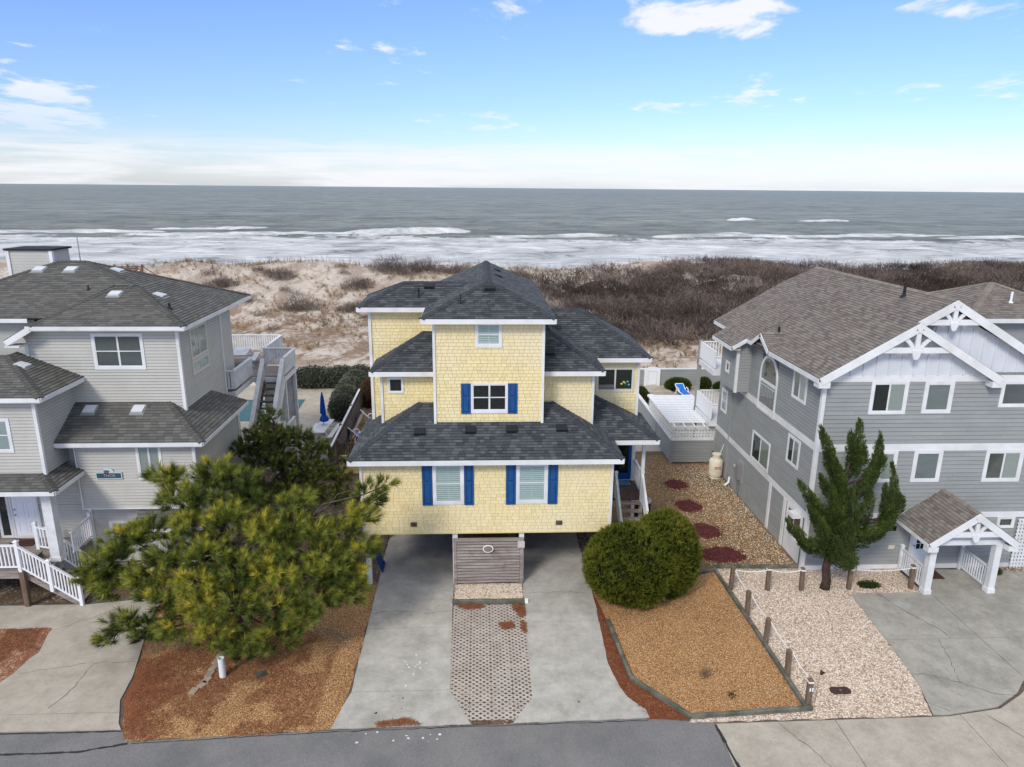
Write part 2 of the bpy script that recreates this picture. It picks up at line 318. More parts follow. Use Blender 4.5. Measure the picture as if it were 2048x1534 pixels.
def link(name, data, parent=None, mw=None):
    o = bpy.data.objects.new(name, data); COL.objects.link(o)
    if parent is not None:
        o.parent = parent
        if mw is None: mw = Matrix()
        o.matrix_parent_inverse = Matrix(); o.matrix_basis = (Matrix.Translation(ROOTLOC(parent)).inverted() @ mw)
    elif mw is not None: o.matrix_basis = mw
    return o
_RL = {}
def ROOTLOC(o):
    """world location of an (unrotated) parent chain"""
    l = Vector((0, 0, 0))
    while o is not None: l = l + o.location; o = o.parent
    return l
def thing(name, label, cat, loc, group=None):
    o = bpy.data.objects.new(name, None); COL.objects.link(o); o.location = loc; o.empty_display_size = .2
    return tag(o, label, cat, group)
def tag(o, label, cat, group=None):
    o['label'] = label; o['category'] = cat
    if group: o['group'] = group
    return o
def kind(o, k='structure'): o['kind'] = k; return o
def npmesh(name, v, f, m, var=None, smooth=False):
    """numpy triangles/quads -> mesh, var per face"""
    me = bpy.data.meshes.new(name); nv, (nf, k) = len(v), f.shape
    me.vertices.add(nv); me.vertices.foreach_set('co', np.ascontiguousarray(v, np.float32).ravel())
    me.loops.add(nf * k); me.loops.foreach_set('vertex_index', np.ascontiguousarray(f, np.int32).ravel())
    me.polygons.add(nf); me.polygons.foreach_set('loop_start', np.arange(0, nf * k, k, dtype=np.int32)); me.polygons.foreach_set('loop_total', np.full(nf, k, np.int32))
    if smooth: me.polygons.foreach_set('use_smooth', np.ones(nf, bool))
    me.update(calc_edges=True); me.materials.append(MATS[m])
    if var is not None:
        a = me.attributes.new('var', 'FLOAT', 'FACE'); a.data.foreach_set('value', np.ascontiguousarray(var, np.float32))
    return me

def clip(subj, cl):
    """Sutherland-Hodgman, cl convex ccw"""
    out = subj
    for i in range(len(cl)):
        a, b = cl[i], cl[(i + 1) % len(cl)]; inp, out = out, []
        if not inp: return []
        ex, ey = b[0] - a[0], b[1] - a[1]
        for j in range(len(inp)):
            p, q = inp[j - 1], inp[j]
            dp = ex * (p[1] - a[1]) - ey * (p[0] - a[0]); dq = ex * (q[1] - a[1]) - ey * (q[0] - a[0])
            if (dp >= 0) != (dq >= 0):
                k = dp / (dp - dq); out.append((p[0] + (q[0] - p[0]) * k, p[1] + (q[1] - p[1]) * k))
            if dq >= 0: out.append(q)
    return out
def area(p): return .5 * sum(p[i - 1][0] * p[i][1] - p[i][0] * p[i - 1][1] for i in range(len(p)))
class Frame:
    def __init__(s, O, U, Vv):
        s.O = Vector(O); s.U = Vector(U).normalized(); s.V = Vector(Vv).normalized(); s.N = s.U.cross(s.V)
    def P(s, u, v, n=0.0): return s.O + s.U * u + s.V * v + s.N * n
    def M(s, u, v, n=0.0):
        m = Matrix((s.U, s.V, s.N)).transposed().to_4x4(); m.translation = s.P(u, v, n); return m
    def uv(s, p): d = Vector(p) - s.O; return (d.dot(s.U), d.dot(s.V))

# ================================================================== ground, dunes, sea
def vnoise(x, y, seed=0):
    xi = np.floor(x).astype(np.int64); yi = np.floor(y).astype(np.int64); xf = x - xi; yf = y - yi
    def h(a, b_): 
        n = (a * 374761393 + b_ * 668265263 + seed * 982451653) & 0x7fffffff; n = ((n ^ (n >> 13)) * 1274126177) & 0x7fffffff
        return ((n ^ (n >> 16)) & 0xffff) / 65535.0
    u = xf * xf * (3 - 2 * xf); v = yf * yf * (3 - 2 * yf)
    return (h(xi, yi) * (1 - u) + h(xi + 1, yi) * u) * (1 - v) + (h(xi, yi + 1) * (1 - u) + h(xi + 1, yi + 1) * u) * v
def fbm(x, y, o=4, seed=0):
    s = 0; a = .5
    for i in range(o): s = s + a * vnoise(x, y, seed + i * 7); x = x * 2.03 + 11.3; y = y * 2.03 + 5.7; a *= .5
    return s / .94
def ground_h(X, Y):
    X = np.asarray(X, float); Y = np.asarray(Y, float)
    b_ = np.interp(Y, [-200, 57, 62, 80, 87, 95, 102, 107, 114, 124, 136, 170, 220], [0, 0, .5, .9, 1.5, 3.4, 4.5, 4.5, 3.2, -.6, -2.2, -4, -6])
    w = np.clip((Y - 82) / 12, 0, 1) * np.clip((128 - Y) / 14, 0, 1); w2 = np.clip((Y - 58) / 4, 0, 1) * np.clip((135 - Y) / 10, 0, 1)
    return b_ + w * (fbm(X / 13, Y / 11, 4, 3) - .5) * 3.4 + w2 * (fbm(X / 3.2, Y / 3.2, 3, 9) - .5) * .55
m = bpy.data.materials.new('sand'); m.use_nodes = True; t = NT(m.node_tree); MATS['sand'] = m
pos = t.n('NewGeometry').outputs['Position']; sp = t.n('SeparateXYZ', {0: pos})
c = t.mix(t.remap(t.noise(pos, .25, 6, .6), .35, .65), lin(203, 193, 181), lin(188, 177, 165))
gn_ = t.math('ADD', t.noise(t.scl(pos, (1, .55, 1)), .42, 8, .72, .6), t.math('MULTIPLY', t.math('SUBTRACT', t.noise(pos, 2.6, 5, .7), .5), .34))
flat = t.math('MULTIPLY', t.remap(sp.outputs[1], 57, 64), t.remap(sp.outputs[1], 82, 94, 1.0, .60))
gcol = t.ramp(t.noise(pos, 1.7, 5, .7), [(.3, lin(108, 93, 82)), (.5, lin(138, 119, 104)), (.62, lin(158, 132, 106)), (.75, lin(124, 107, 95))])
c = t.mix(t.math('MULTIPLY', t.remap(gn_, .42, .54), flat), c, gcol)
c = t.n('Vector' + 'Math', {0: c, 3: t.remap(t.noise(pos, 9, 4, .75), .25, .75, .84, 1.12)}, operation='SCALE').outputs[0]
wet = t.remap(sp.outputs[2], -2.4, -1.2, 1, 0); c = t.mix(wet, c, lin(130, 116, 100))
p = t.n('BsdfPrincipled', {'Base Color': c, 'Roughness': .95, 'Specular IOR Level': .1}); bp = t.n('Bump', {'Strength': .6, 'Distance': .12, 'Height': t.noise(pos, 2.2, 6, .65)}); t.t.links.new(bp.outputs[0], p.inputs['Normal']); t.t.links.new(p.outputs[0], t.n('OutputMaterial').inputs[0])
def gridmesh(name, xs, ys, zf, m, smooth=True):
    X, Y = np.meshgrid(xs, ys); Z = zf(X, Y); nx, ny = len(xs), len(ys); v = np.stack([X.ravel(), Y.ravel(), Z.ravel()], 1)
    i = np.arange((ny - 1) * (nx - 1)); r = i // (nx - 1); k = i % (nx - 1); a = r * nx + k
    return v, np.stack([a, a + 1, a + nx + 1, a + nx], 1)
xs = np.concatenate([np.linspace(-900, -125, 24)[:-1], np.arange(-125, 140, 1.3), np.linspace(140, 900, 24)]); ys = np.concatenate([np.linspace(-120, 50, 18), np.arange(54, 128, .75), np.linspace(129, 220, 24)])
v, f = gridmesh('ground', xs, ys, ground_h, 'sand'); kind(link('ground', npmesh('ground', v, f, 'sand', None, True)))

m = bpy.data.materials.new('sea_water'); m.use_nodes = True; t = NT(m.node_tree); MATS['sea_water'] = m
pos = t.n('NewGeometry').outputs['Position']; sp = t.n('SeparateXYZ', {0: pos}); Yp = sp.outputs[1]
lg = t.noise(t.scl(pos, (.012, .03, .02)), 1.0, 5, .6, .5)
Yw = t.math('ADD', Yp, t.math('MULTIPLY', t.math('SUBTRACT', lg, .5), 110))
shore = t.remap(Yw, 250, 335, 1, 0, True)
lace = t.noise(t.scl(pos, (.15, .13, .3)), 1.0, 10, .70, 1.2); lace2 = t.noise(t.scl(pos, (.05, .06, .1), (7, 3, 0)), 1.0, 8, .64, .8)
fo = t.math('ADD', t.math('MULTIPLY', lace, .62), t.math('MULTIPLY', lace2, .5))
thr = t.remap(shore, 0, 1, .84, .425)
foam = t.remap(t.math('SUBTRACT', fo, thr), -.025, .075, 0, 1, True)
att = t.n('Attribute', attribute_name='foam').outputs['Fac']
br = t.remap(t.math('ADD', att, t.math('MULTIPLY', t.math('SUBTRACT', lace, .5), .9)), .42, .62, 0, 1, True)
foam = t.math('MAXIMUM', foam, br)
far = t.remap(Yp, 300, 2500, 0, 1)
wcol = t.mix(far, lin(128, 132, 122), lin(110, 118, 116)); wcol = t.mix(t.remap(t.noise(t.scl(pos, (.03, .12, .05)), 1.0, 9, .72), .35, .65, 0, .65), wcol, lin(160, 163, 154))
capn = t.noise(t.scl(pos, (.05, .10, .1), (2, 9, 0)), 1.0, 8, .66, .8); wc = t.math('MULTIPLY', t.remap(capn, .645, .70, 0, .8, True), t.remap(Yp, 260, 330))
foam = t.math('MAXIMUM', foam, wc)
c = t.mix(foam, wcol, t.mix(t.remap(lace2, .34, .60), lin(190, 195, 196), lin(248, 249, 249)))
p = t.n('BsdfPrincipled', {'Base Color': c, 'Roughness': t.remap(foam, 0, 1, .42, .9), 'Specular IOR Level': .10})
lf = t.math('MULTIPLY', t.remap(t.noise(t.scl(pos, (.004, .018, .02)), 1.0, 10, .74, .4), .3, .7, .74, 1.30), t.remap(t.noise(t.scl(pos, (.035, .04, .05), (5, 1, 0)), 1.0, 9, .76, .3), .32, .68, .52, 1.5))  # chop shading, light crests and dark troughs, put into the water colour
c = t.n('Vector' + 'Math', {0: c, 3: t.mix(foam, lf, (1, 1, 1, 1))}, operation='SCALE').outputs[0]
t.t.links.new(c, p.inputs['Base Color'])
hgt = t.math('ADD', t.math('MULTIPLY', t.noise(t.scl(pos, (.12, .36, .3)), 1.0, 8, .66, .6), 2.4), t.math('MULTIPLY', foam, .35))
bp = t.n('Bump', {'Strength': 1.0, 'Distance': 1.6, 'Height': hgt}); t.t.links.new(bp.outputs[0], p.inputs['Normal']); t.t.links.new(p.outputs[0], t.n('OutputMaterial').inputs[0])
SEA = -3.0
xs = np.arange(-230, 281, 1.7); ys = np.concatenate([np.arange(118, 250, 1.1), np.arange(250, 345, .6), np.linspace(345, 520, 130)])
BREAK = [(-27, 302, 27, 2.1), (30, 290, 30, .8), (92, 293, 26, 1.2), (165, 455, 12, 1.2), (215, 450, 22, .9), (-118, 330, 26, .7), (-92, 292, 50, .8), (150, 300, 60, .9), (-20, 262, 60, .5), (70, 258, 60, .5), (-120, 268, 60, .5), (-170, 300, 50, .8), (225, 300, 40, .8), (15, 232, 50, .4), (-70, 236, 50, .4), (110, 235, 60, .4)]
def sea_z(X, Y):
    e = np.clip(np.minimum.reduce([(X + 228) / 20, (278 - X) / 20, (518 - Y) / 40]), 0, 1)
    ph = Y + 14 * (fbm(X / 60, Y / 90, 3, 21) - .5) * 3
    z = .38 * np.sin(ph / 2.9) * fbm(X / 40, Y / 16, 3, 4) + .9 * (fbm(X / 14, Y / 5, 4, 2) - .5)
    for bx, by, bl, bh in BREAK:
        yc = by + 6 * np.sin((X - bx) / 17.0) + 2.5 * (fbm(X / 6, X * 0 + by, 3, 5) - .5) * 2; a = np.clip(1 - ((X - bx) / bl) ** 4, 0, 1); d = Y - yc
        z = z + a * bh * np.where(d > 0, np.exp(-(d / 5.0) ** 2), np.exp(-(d / 1.8) ** 2)) * (.8 + .5 * fbm(X / 3, Y / 3, 3, 8))
    return SEA + z * e
v, f = gridmesh('sea', xs, ys, sea_z, 'sea_water')
fo = np.zeros(len(v)); X, Y = v[:, 0], v[:, 1]
for bx, by, bl, bh in BREAK:
    yc = by + 6 * np.sin((X - bx) / 17.0) + 2.5 * (fbm(X / 6, X * 0 + by, 3, 5) - .5) * 2; a = np.clip(1.15 - np.abs((X - bx) / bl) ** 4, 0, 1); d = Y - yc
    fo = np.maximum(fo, a * np.where(d > 0, np.exp(-(d / .9) ** 2), np.exp(-(d / (5.5 * (.6 + fbm(X / 4, Y / 4, 2, 6)))) ** 2)))
nv = len(v); ex = np.array([(-60000, 60, SEA), (-230, 60, SEA), (-230, 520, SEA), (-60000, 520, SEA), (280.4, 60, SEA), (60000, 60, SEA), (60000, 520, SEA), (280.4, 520, SEA), (-60000, 80000, SEA), (60000, 80000, SEA)], float)
ex[[2, 7], 1] = ys[-1]; ex[[3, 6], 1] = ys[-1]; ex[[4, 7], 0] = xs[-1]
v = np.concatenate([v, ex]); f = np.concatenate([f, np.array([[nv, nv + 1, nv + 2, nv + 3], [nv + 4, nv + 5, nv + 6, nv + 7], [nv + 3, nv + 6, nv + 9, nv + 8]])])
me = npmesh('sea', v, f, 'sea_water', None, True); at = me.attributes.new('foam', 'FLOAT', 'POINT'); at.data.foreach_set('value', np.concatenate([fo, np.zeros(10)]).astype(np.float32)); kind(link('sea', me))

# ------------------------------------------------------------------ paved and gravelled surfaces
def wob(pts, step=.35, amp=.05, seed=0, close=True):
    r = random.Random(seed); out = []; n = len(pts)
    for i in range(n if close else n - 1):
        a, b_ = Vector(pts[i]).to_2d(), Vector(pts[(i + 1) % n]).to_2d(); L = (b_ - a).length; k = max(1, int(L / step)); d = (b_ - a) / k; nn = Vector((-d.y, d.x)).normalized() if L > 0 else Vector((0, 0))
        for j in range(k):
            q = a + d * j + (nn * r.uniform(-amp, amp) if j else Vector((0, 0))); out.append((q.x, q.y))
    return out
def sheet(name, pts, z, m, amp=0.0, seed=1, step=.35, parent=None):
    p = wob(pts, step, amp, seed) if amp else pts
    o = MB().add([(x, y, z) for x, y in p], [tuple(range(len(p)))]).build(name, m, parent); 
    if o.data.polygons[0].normal.z < 0: o.data.flip_normals()
    return o
kind(sheet('side_yard', [(-40, 25.2), (-4.3, 25.2), (-4.3, 37.9), (-8.2, 37.9), (-8.2, 45), (-40, 45)], .004, 'gravel_brown'))
kind(sheet('side_yard', [(4.2, 26), (14.5, 26), (14.5, 41), (4.2, 41)], .004, 'gravel_side'))
kind(sheet('soil_base', [(-60, 10), (60, 10), (60, 26.9), (-60, 26.9)], .002, 'wood_dark'))
kind(sheet('road', [(-80, 6), (7.08, 6), (7.11, 16.2), (7.07, 17.9), (5.2, 18.12), (-4.5, 17.98), (-10.3, 17.74), (-10.6, 18.2), (-14.1, 18.22), (-80, 18.6)], .012, 'asphalt', .012, 5, .4))
isl = [(-4.15, 26.2), (-12.6, 26.2), (-12.3, 24.0), (-11.75, 22.1), (-11.35, 20.6), (-11.2, 19.5), (-10.75, 18.5), (-10.3, 17.72), (-7.5, 17.86), (-4.4, 18.0), (-4.2, 20)]
kind(sheet('gravel_island', isl, .016, 'gravel_island', .05, 6))
kind(sheet('gravel_bed', [(4.2, 26.3), (4.3, 22), (4.45, 19.2), (5.1, 18.1), (6.4, 18.1), (10.2, 18.35), (10.02, 26.9), (9.1, 26.4)], .016, 'straw_red', .02, 7))
kind(sheet('gravel_bed', [(4.4, 26.0), (4.75, 23.2), (4.95, 19.95), (6.4, 18.15), (10.2, 18.38), (10.02, 26.85), (9.1, 26.35)], .022, 'gravel_orange', .0, 8))
kind(sheet('gravel_bed', [(6.3, 17.92), (13.9, 17.95), (14.35, 19.4), (14.55, 21.2), (14.85, 24.8), (17.8, 24.8), (17.8, 26.7), (10.02, 26.95), (10.21, 18.3), (6.4, 18.06)], .018, 'gravel_white', .04, 9))
kind(sheet('gravel_bed', [(20.6, 25.5), (24, 25.5), (24, 26.7), (20.6, 26.7)], .018, 'gravel_pale', .04, 19))
kind(sheet('gravel_bed', [(-1.05, 24.62), (1.72, 24.62), (1.72, 28.2), (-1.05, 28.2)], .024, 'gravel_pale'))
kind(sheet('gravel_bed', [(-6.0, 26.1), (-4.19, 26.1), (-4.19, 36), (-6.0, 36)], .020, 'gravel_brown', .04, 12)); kind(sheet('gravel_bed', [(4.47, 26.4), (5.6, 26.4), (5.6, 36), (4.47, 36)], .020, 'gravel_brown'))
kind(sheet('straw_bed', [(-30, 23.5), (-15.53, 23.42), (-15.2, 22), (-15.5, 20.55), (-15.9, 19.2), (-30, 19.2)], .05, 'straw_bed', .06, 10))
def slab(pts, name, m, z=.036, ylim=(), xlim=(), amp=.0, seed=1, gap=.012, sub=True):
    """concrete cast in panels: the polygon is cut at the joint lines"""
    p = wob(pts, .3, amp, seed) if amp else pts
    root = bpy.data.objects.new(name, None); COL.objects.link(root); kind(root)
    ys_ = [-1e3, *ylim, 1e3]; xs_ = [-1e3, *xlim, 1e3]
    for y0, y1 in zip(ys_, ys_[1:]):
        for x0, x1 in zip(xs_, xs_[1:]):
            c = clip(p, [(x0 + gap, y0 + gap), (x1 - gap, y0 + gap), (x1 - gap, y1 - gap), (x0 + gap, y1 - gap)])
            if len(c) >= 3 and abs(area(c)) > .02:
                if area(c) < 0: c = c[::-1]
                MB().prism([(x, y, z - .034) for x, y in c], (0, 0, .034)).build('slab', m, root)
    return root
slab([(-4.17, 36), (-1.07, 36), (-1.07, 24.4), (-.99, 19.62), (-.3, 18.08), (-4.46, 18.03), (-4.28, 19.0), (-4.12, 19.6), (-4.14, 21.5)], 'driveway', 'concrete', .036, (19.62, 23.02), amp=.012, seed=3)
slab([(1.74, 36), (4.47, 36), (4.47, 24.3), (4.33, 20.8), (4.5, 19.6), (4.66, 19.1), (5.12, 18.5), (5.15, 18.16), (.98, 18.08), (1.64, 19.2), (1.72, 24.4)], 'driveway', 'concrete', .036, (23.25, 26.4), amp=.018, seed=4)
slab([(-60, 24.95), (-15.0, 24.95), (-12.35, 25.4), (-12.3, 24.0), (-11.78, 22.1), (-11.4, 20.6), (-11.28, 19.5), (-10.85, 18.5), (-10.65, 18.22), (-60, 18.6)], 'driveway', 'concrete_warm', .038, (18.95,), (-20.0,), amp=.01, seed=5)
slab([(14.8, 24.78), (26, 24.78), (26, 26.1), (18.05, 26.5), (18.05, 24.8), (26, 24.7), (26, 18.0), (18.3, 19.4), (17.9, 19.3), (17.3, 18.86), (16.2, 18.25), (14.4, 17.96), (13.95, 17.98), (14.35, 19.4), (14.55, 21.2)][:1] + [(18.05, 24.8), (18.05, 26.66), (26, 26.0), (26, 18.6), (17.95, 19.45), (17.3, 18.86), (16.2, 18.25), (14.4, 17.96), (13.95, 17.98), (14.35, 19.4), (14.55, 21.2)], 'driveway', 'concrete_grey', .036, (21.74,), (18.06,))
slab([(7.12, 6), (40, 6), (40, 21), (18.2, 19.3), (17.95, 19.2), (17.35, 18.78), (16.25, 18.18), (14.4, 17.90), (7.1, 17.84)], 'sidewalk', 'concrete_warm', .026, (), (10.8, 14.8, 18.2))
def ribbon(name, pts, w, z, m, parent=None, amp=.03, seed=2):
    p = wob([(x, y) for x, y in pts], .18, amp, seed, False) + [pts[-1]]; mb = MB(); r = random.Random(seed)
    for i in range(len(p) - 1):
        a, b_ = Vector(p[i]).to_2d(), Vector(p[i + 1]).to_2d(); d = (b_ - a).normalized(); n = Vector((-d.y, d.x)) * w / 2 * r.uniform(.6, 1.3)
        mb.add([(*(a - n), z), (*(b_ - n), z), (*(b_ + n), z), (*(a + n), z)], [(0, 1, 2, 3)])
    o = mb.build(name, m, parent); return o if parent else kind(o)
for pts, w, s in (([(-4.15, 24.0), (-3.2, 24.15), (-2.2, 23.95), (-1.1, 24.05)], .012, 1), ([(-11.4, 21.4), (-13.3, 21.35), (-15.2, 20.9)], .012, 3), ([(-13.0, 21.3), (-13.0, 20.2), (-13.3, 19.2)], .02, 4), ([(-13.6, 24.9), (-14.6, 23.9), (-15.5, 23.3)], .012, 5),
                  ([(15.9, 24.7), (16.3, 23.5), (16.9, 22.3), (17.0, 21.75)], .02, 6), ([(16.5, 21.7), (16.2, 20.6), (15.78, 19.4), (16.4, 18.9), (17.2, 18.7)], .014, 7), ([(14.35, 19.9), (15.0, 19.8), (15.78, 19.4)], .014, 8), ([(14.1, 18.5), (14.6, 18.1)], .014, 9),
                  ([(9.0, 17.8), (9.6, 16.6), (10.2, 15)], .012, 10), ([(15.6, 17.9), (16.3, 16.5)], .014, 11), ([(1.75, 25.2), (3.0, 25.3), (4.4, 25.1)], .012, 12)):
    ribbon('crack', pts, w, .0405, 'tar', None, .05, s)
ribbon('tar_seam', [(7.08, 17.8), (7.14, 16.9), (7.35, 15)], .09, .031, 'tar', None, .015, 13); ribbon('tar_seam', [(-40, 17.4), (-14.2, 17.35), (-11.5, 17.38), (-10.2, 17.66)], .07, .0165, 'tar', None, .012, 14); ribbon('tar_seam', [(-40, 18.4), (-14, 18.17), (-10.6, 18.16)], .05, .0165, 'tar', None, .012, 15)
ribbon('tar_seam', [(-10.1, 17.66), (-4.4, 17.92), (0, 18.0), (5.1, 18.06)], .03, .0165, 'tar', None, .02, 16)
# turf-grid pavers: diamond openings, one unit per object
def paver_mesh(nx, ny, w, h, a, b_, z0, z1, var):
    mb = MB()
    for i in range(nx):
        for j in range(ny):
            cx, cy = (i + .5) * w, (j + .5) * h; P = lambda x, y: (cx + x, cy + y)
            Rr, T, L, B = P(a, 0), P(0, b_), P(-a, 0), P(0, -b_); W2, H2 = w / 2, h / 2
            A1, A2, B1, B2 = P(W2 - a, H2), P(-W2 + a, H2), P(W2, H2 - b_), P(W2, -H2 + b_); C1, C2, D1, D2 = P(W2 - a, -H2), P(-W2 + a, -H2), P(-W2, H2 - b_), P(-W2, -H2 + b_)
            for q in ((Rr, B1, A1, T), (T, A2, D1, L), (L, D2, C2, B), (B, C1, B2, Rr), (Rr, B2, B1), (T, A1, A2), (L, D1, D2), (B, C2, C1)):
                mb.add([(x, y, z1) for x, y in q], [tuple(range(len(q)))], var)
            for q in ((Rr, T), (T, L), (L, B), (B, Rr), (A1, B1), (D1, A2), (C2, D2), (B2, C1)):
                (x0, y0), (x1, y1) = q; mb.add([(x0, y0, z0), (x1, y1, z0), (x1, y1, z1), (x0, y0, z1)], [(0, 1, 2, 3)], var)
    return mb.mesh('paver', 'paver')
pvr = bpy.data.objects.new('paver_strip', None); COL.objects.link(pvr); kind(pvr)
pm = [paver_mesh(3, 2,   .2267, .19, .074, .06, .008, .028, q) for q in (.2, .4, .6, .8)]
for i in range(4):
    for j in range(17):
        x0, y0 = -1.03 + i * .69, 24.46 - (j + 1) * .389
        if y0 < 17.98: continue
        link('paver', rnd.choice(pm), pvr, Matrix.Translation((x0, y0, rnd.uniform(-.002, .002))))
kind(sheet('paver_soil', [(-1.1, 24.6), (1.78, 24.6), (1.78, 18.05), (-1.1, 18.05)], .014, 'gravel_brown'))
for i in range(34):
    x, y, z = (rnd.gauss(-2.3, .35), rnd.gauss(20.9, .35), .0405) if i < 14 else ((rnd.uniform(-3.8, -1.2), rnd.gauss(17.55, .18), .0165) if i < 26 else (rnd.uniform(-4, 4), rnd.uniform(18.3, 19.4), .0405))
    r_ = rnd.uniform(.012, .05); kind(sheet('paint_splash', [(x + r_ * rnd.uniform(.5, 1.4) * math.cos(k * .785), y + r_ * rnd.uniform(.5, 1.2) * math.sin(k * .785)) for k in range(8)], z, 'white_paint' if i < 26 else 'tar'), 'stuff')
STRAWP = [[(-.9, 24.42), (-.2, 24.5), (.2, 24.35), (-.1, 24.2), (-.6, 24.2)], [(1.25, 24.5), (1.7, 24.5), (1.68, 22.5), (1.5, 22.8), (1.5, 23.6), (1.25, 24.2)], [(.7, 23.2), (1.15, 23.25), (1.25, 22.95), (.85, 22.85)], [(-3.1, 18.22), (-2.2, 18.38), (-1.8, 18.12), (-3.1, 18.05)]]
# pool yard of the beige house
kind(sheet('pool_deck', [(-30, 38.6), (-8.35, 38.6), (-8.6, 56.5), (-30, 56.5)], .03, 'concrete_warm')); kind(sheet('pool', [(-22, 52.5), (-13.15, 52.5), (-12.95, 47.3), (-22, 47.3)], .036, 'pool_blue')); kind(sheet('pool_floor', [(-16, 52.2), (-14.2, 52.1), (-13.9, 51.3), (-15, 51.0), (-16, 51.3)], .040, 'pool_pale', .1, 4)); kind(sheet('pool_steps', [(-16, 50.7), (-14.3, 50.6), (-13.9, 49.6), (-14.5, 48.8), (-16, 48.8)], .040, 'pool_steps', .1, 5))
kind(sheet('pool_deck', [(11.3, 44.8), (24, 44.8), (24, 55.8), (11.3, 55.8)], .03, 'concrete_warm')); kind(sheet('pool_deck', [(-8.0, 38.3), (-4.5, 38.3), (-4.5, 52), (-8.3, 52)], .03, 'gravel_side'))
stp = MB().box(12.6, 15.2, 53.6, 55.6, 0, .16).build('step', 'concrete_warm'); kind(stp)

# ------------------------------------------------------------------ house kit
class House:
    def __init__(s, name, label, loc, wallmat, roofmat, capmat):
        s.root = thing(name, label, 'house', loc); s.wm = wallmat; s.rm = roofmat; s.cm = capmat
        s.tiles = {}; s.cache = {}; s.deck = MB(); s.body = MB(); s.fas = MB(); s.roof = None; s.caps = []
    def part(s, mb, name, m, parent=None, smooth=False): return mb.build(name, m, parent or s.root, smooth)

def tile_rows(fr, poly, expo, widths, holes=(), jit=.3, s0=0.0, gap=.004, vg=.0):
    """courses of pieces over a convex polygon (u,s); yields (piece, row start, full)"""
    if area(poly) < 0: poly = poly[::-1]
    smin = min(p[1] for p in poly); smax = max(p[1] for p in poly); umin = min(p[0] for p in poly); umax = max(p[0] for p in poly)
    s = smin + s0; out = []
    while s < smax - .01:
        mid = s + expo * .5
        hs = sorted((h[0], h[1]) for h in holes if h[2] < mid < h[3])
        u = umin - (rnd.random() * widths[0] if jit else 0)
        while u < umax:
            w = rnd.choice(widths); a, b = u, min(u + w, umax + 1); u += w
            segs = [(a + gap / 2, b - gap / 2)]
            for h in hs:
                ns = []
                for (p, q) in segs:
                    if q <= h[0] or p >= h[1]: ns.append((p, q)); continue
                    if p < h[0]: ns.append((p, h[0]))
                    if q > h[1]: ns.append((h[1], q))
                segs = ns
            for (p, q) in segs:
                if q - p < .012: continue
                r = [(p, s), (q, s), (q, s + expo - vg), (p, s + expo - vg)]
                c = clip(r, poly)
                if len(c) < 3 or abs(area(c)) < expo * .012: continue
                out.append((c, s, abs(area(c) - (q - p) * (expo - vg)) < 1e-5))
        s += expo
    return out
def piece_geo(fr, c, s0, expo, th, base, local=None):
    """wedge-shaped piece: thick at its lower edge"""
    n = len(c); hh = lambda sv: base + th * (1 - .75 * (sv - s0) / expo)
    if local: top = [(u - local[0], v - local[1], hh(v)) for u, v in c]; bot = [(u - local[0], v - local[1], 0) for u, v in c]
    else: top = [fr.P(u, v, hh(v)) for u, v in c]; bot = [fr.P(u, v, 0) for u, v in c]
    return bot + top, [tuple(range(n, 2 * n))] + [(i, (i + 1) % n, n + (i + 1) % n, n + i) for i in range(n)]
def lay(H, key, fr, poly, expo, widths, th, base=.002, holes=(), prime=True, **kw):
    L = H.tiles.setdefault(key, [])
    for c, s0, full in tile_rows(fr, poly, expo, widths, holes, **kw):
        cu = sum(p[0] for p in c) / len(c); cs = sum(p[1] for p in c) / len(c)
        d = (fr.P(cu, cs) - cam.matrix_basis.translation).length
        L.append((d - (0 if prime else -1000), fr, c, s0, expo - kw.get('vg', 0), th, base, full))
def flush(H, key, name, m, parent, limit=290, stuffname=None):
    """the largest-looking pieces become single parts, the rest one 'stuff' part"""
    L = sorted(H.tiles.get(key, []), key=lambda q: q[0]); rest = MB()
    for i, (d, fr, c, s0, expo, th, base, full) in enumerate(L):
        var = rnd.choice((0.05, .2, .35, .5, .65, .8, .95))
        if i < limit:
            if full:
                u0 = c[0][0]; w = max(p[0] for p in c) - min(p[0] for p in c); u0 = min(p[0] for p in c)
                k = (key, round(w, 3), round(expo, 3), var)
                if k not in H.cache:
                    r = [(0, 0), (w, 0), (w, expo), (0, expo)]; mb = MB(); mb.add(*piece_geo(fr, r, 0, expo, th, base, (0, 0)), var); H.cache[k] = mb.mesh(name, m)
                link(name, H.cache[k], parent, fr.M(u0, s0))
            else:
                u0, v0 = c[0]; mb = MB(); mb.add(*piece_geo(fr, c, s0, expo, th, base, (u0, v0)), var)
                link(name, mb.mesh(name, m), parent, fr.M(u0, v0))
        else: rest.add(*piece_geo(fr, c, s0, expo, th, base), var)
    if rest.f: kind(rest.build(stuffname or name + 's', m, parent), 'stuff')

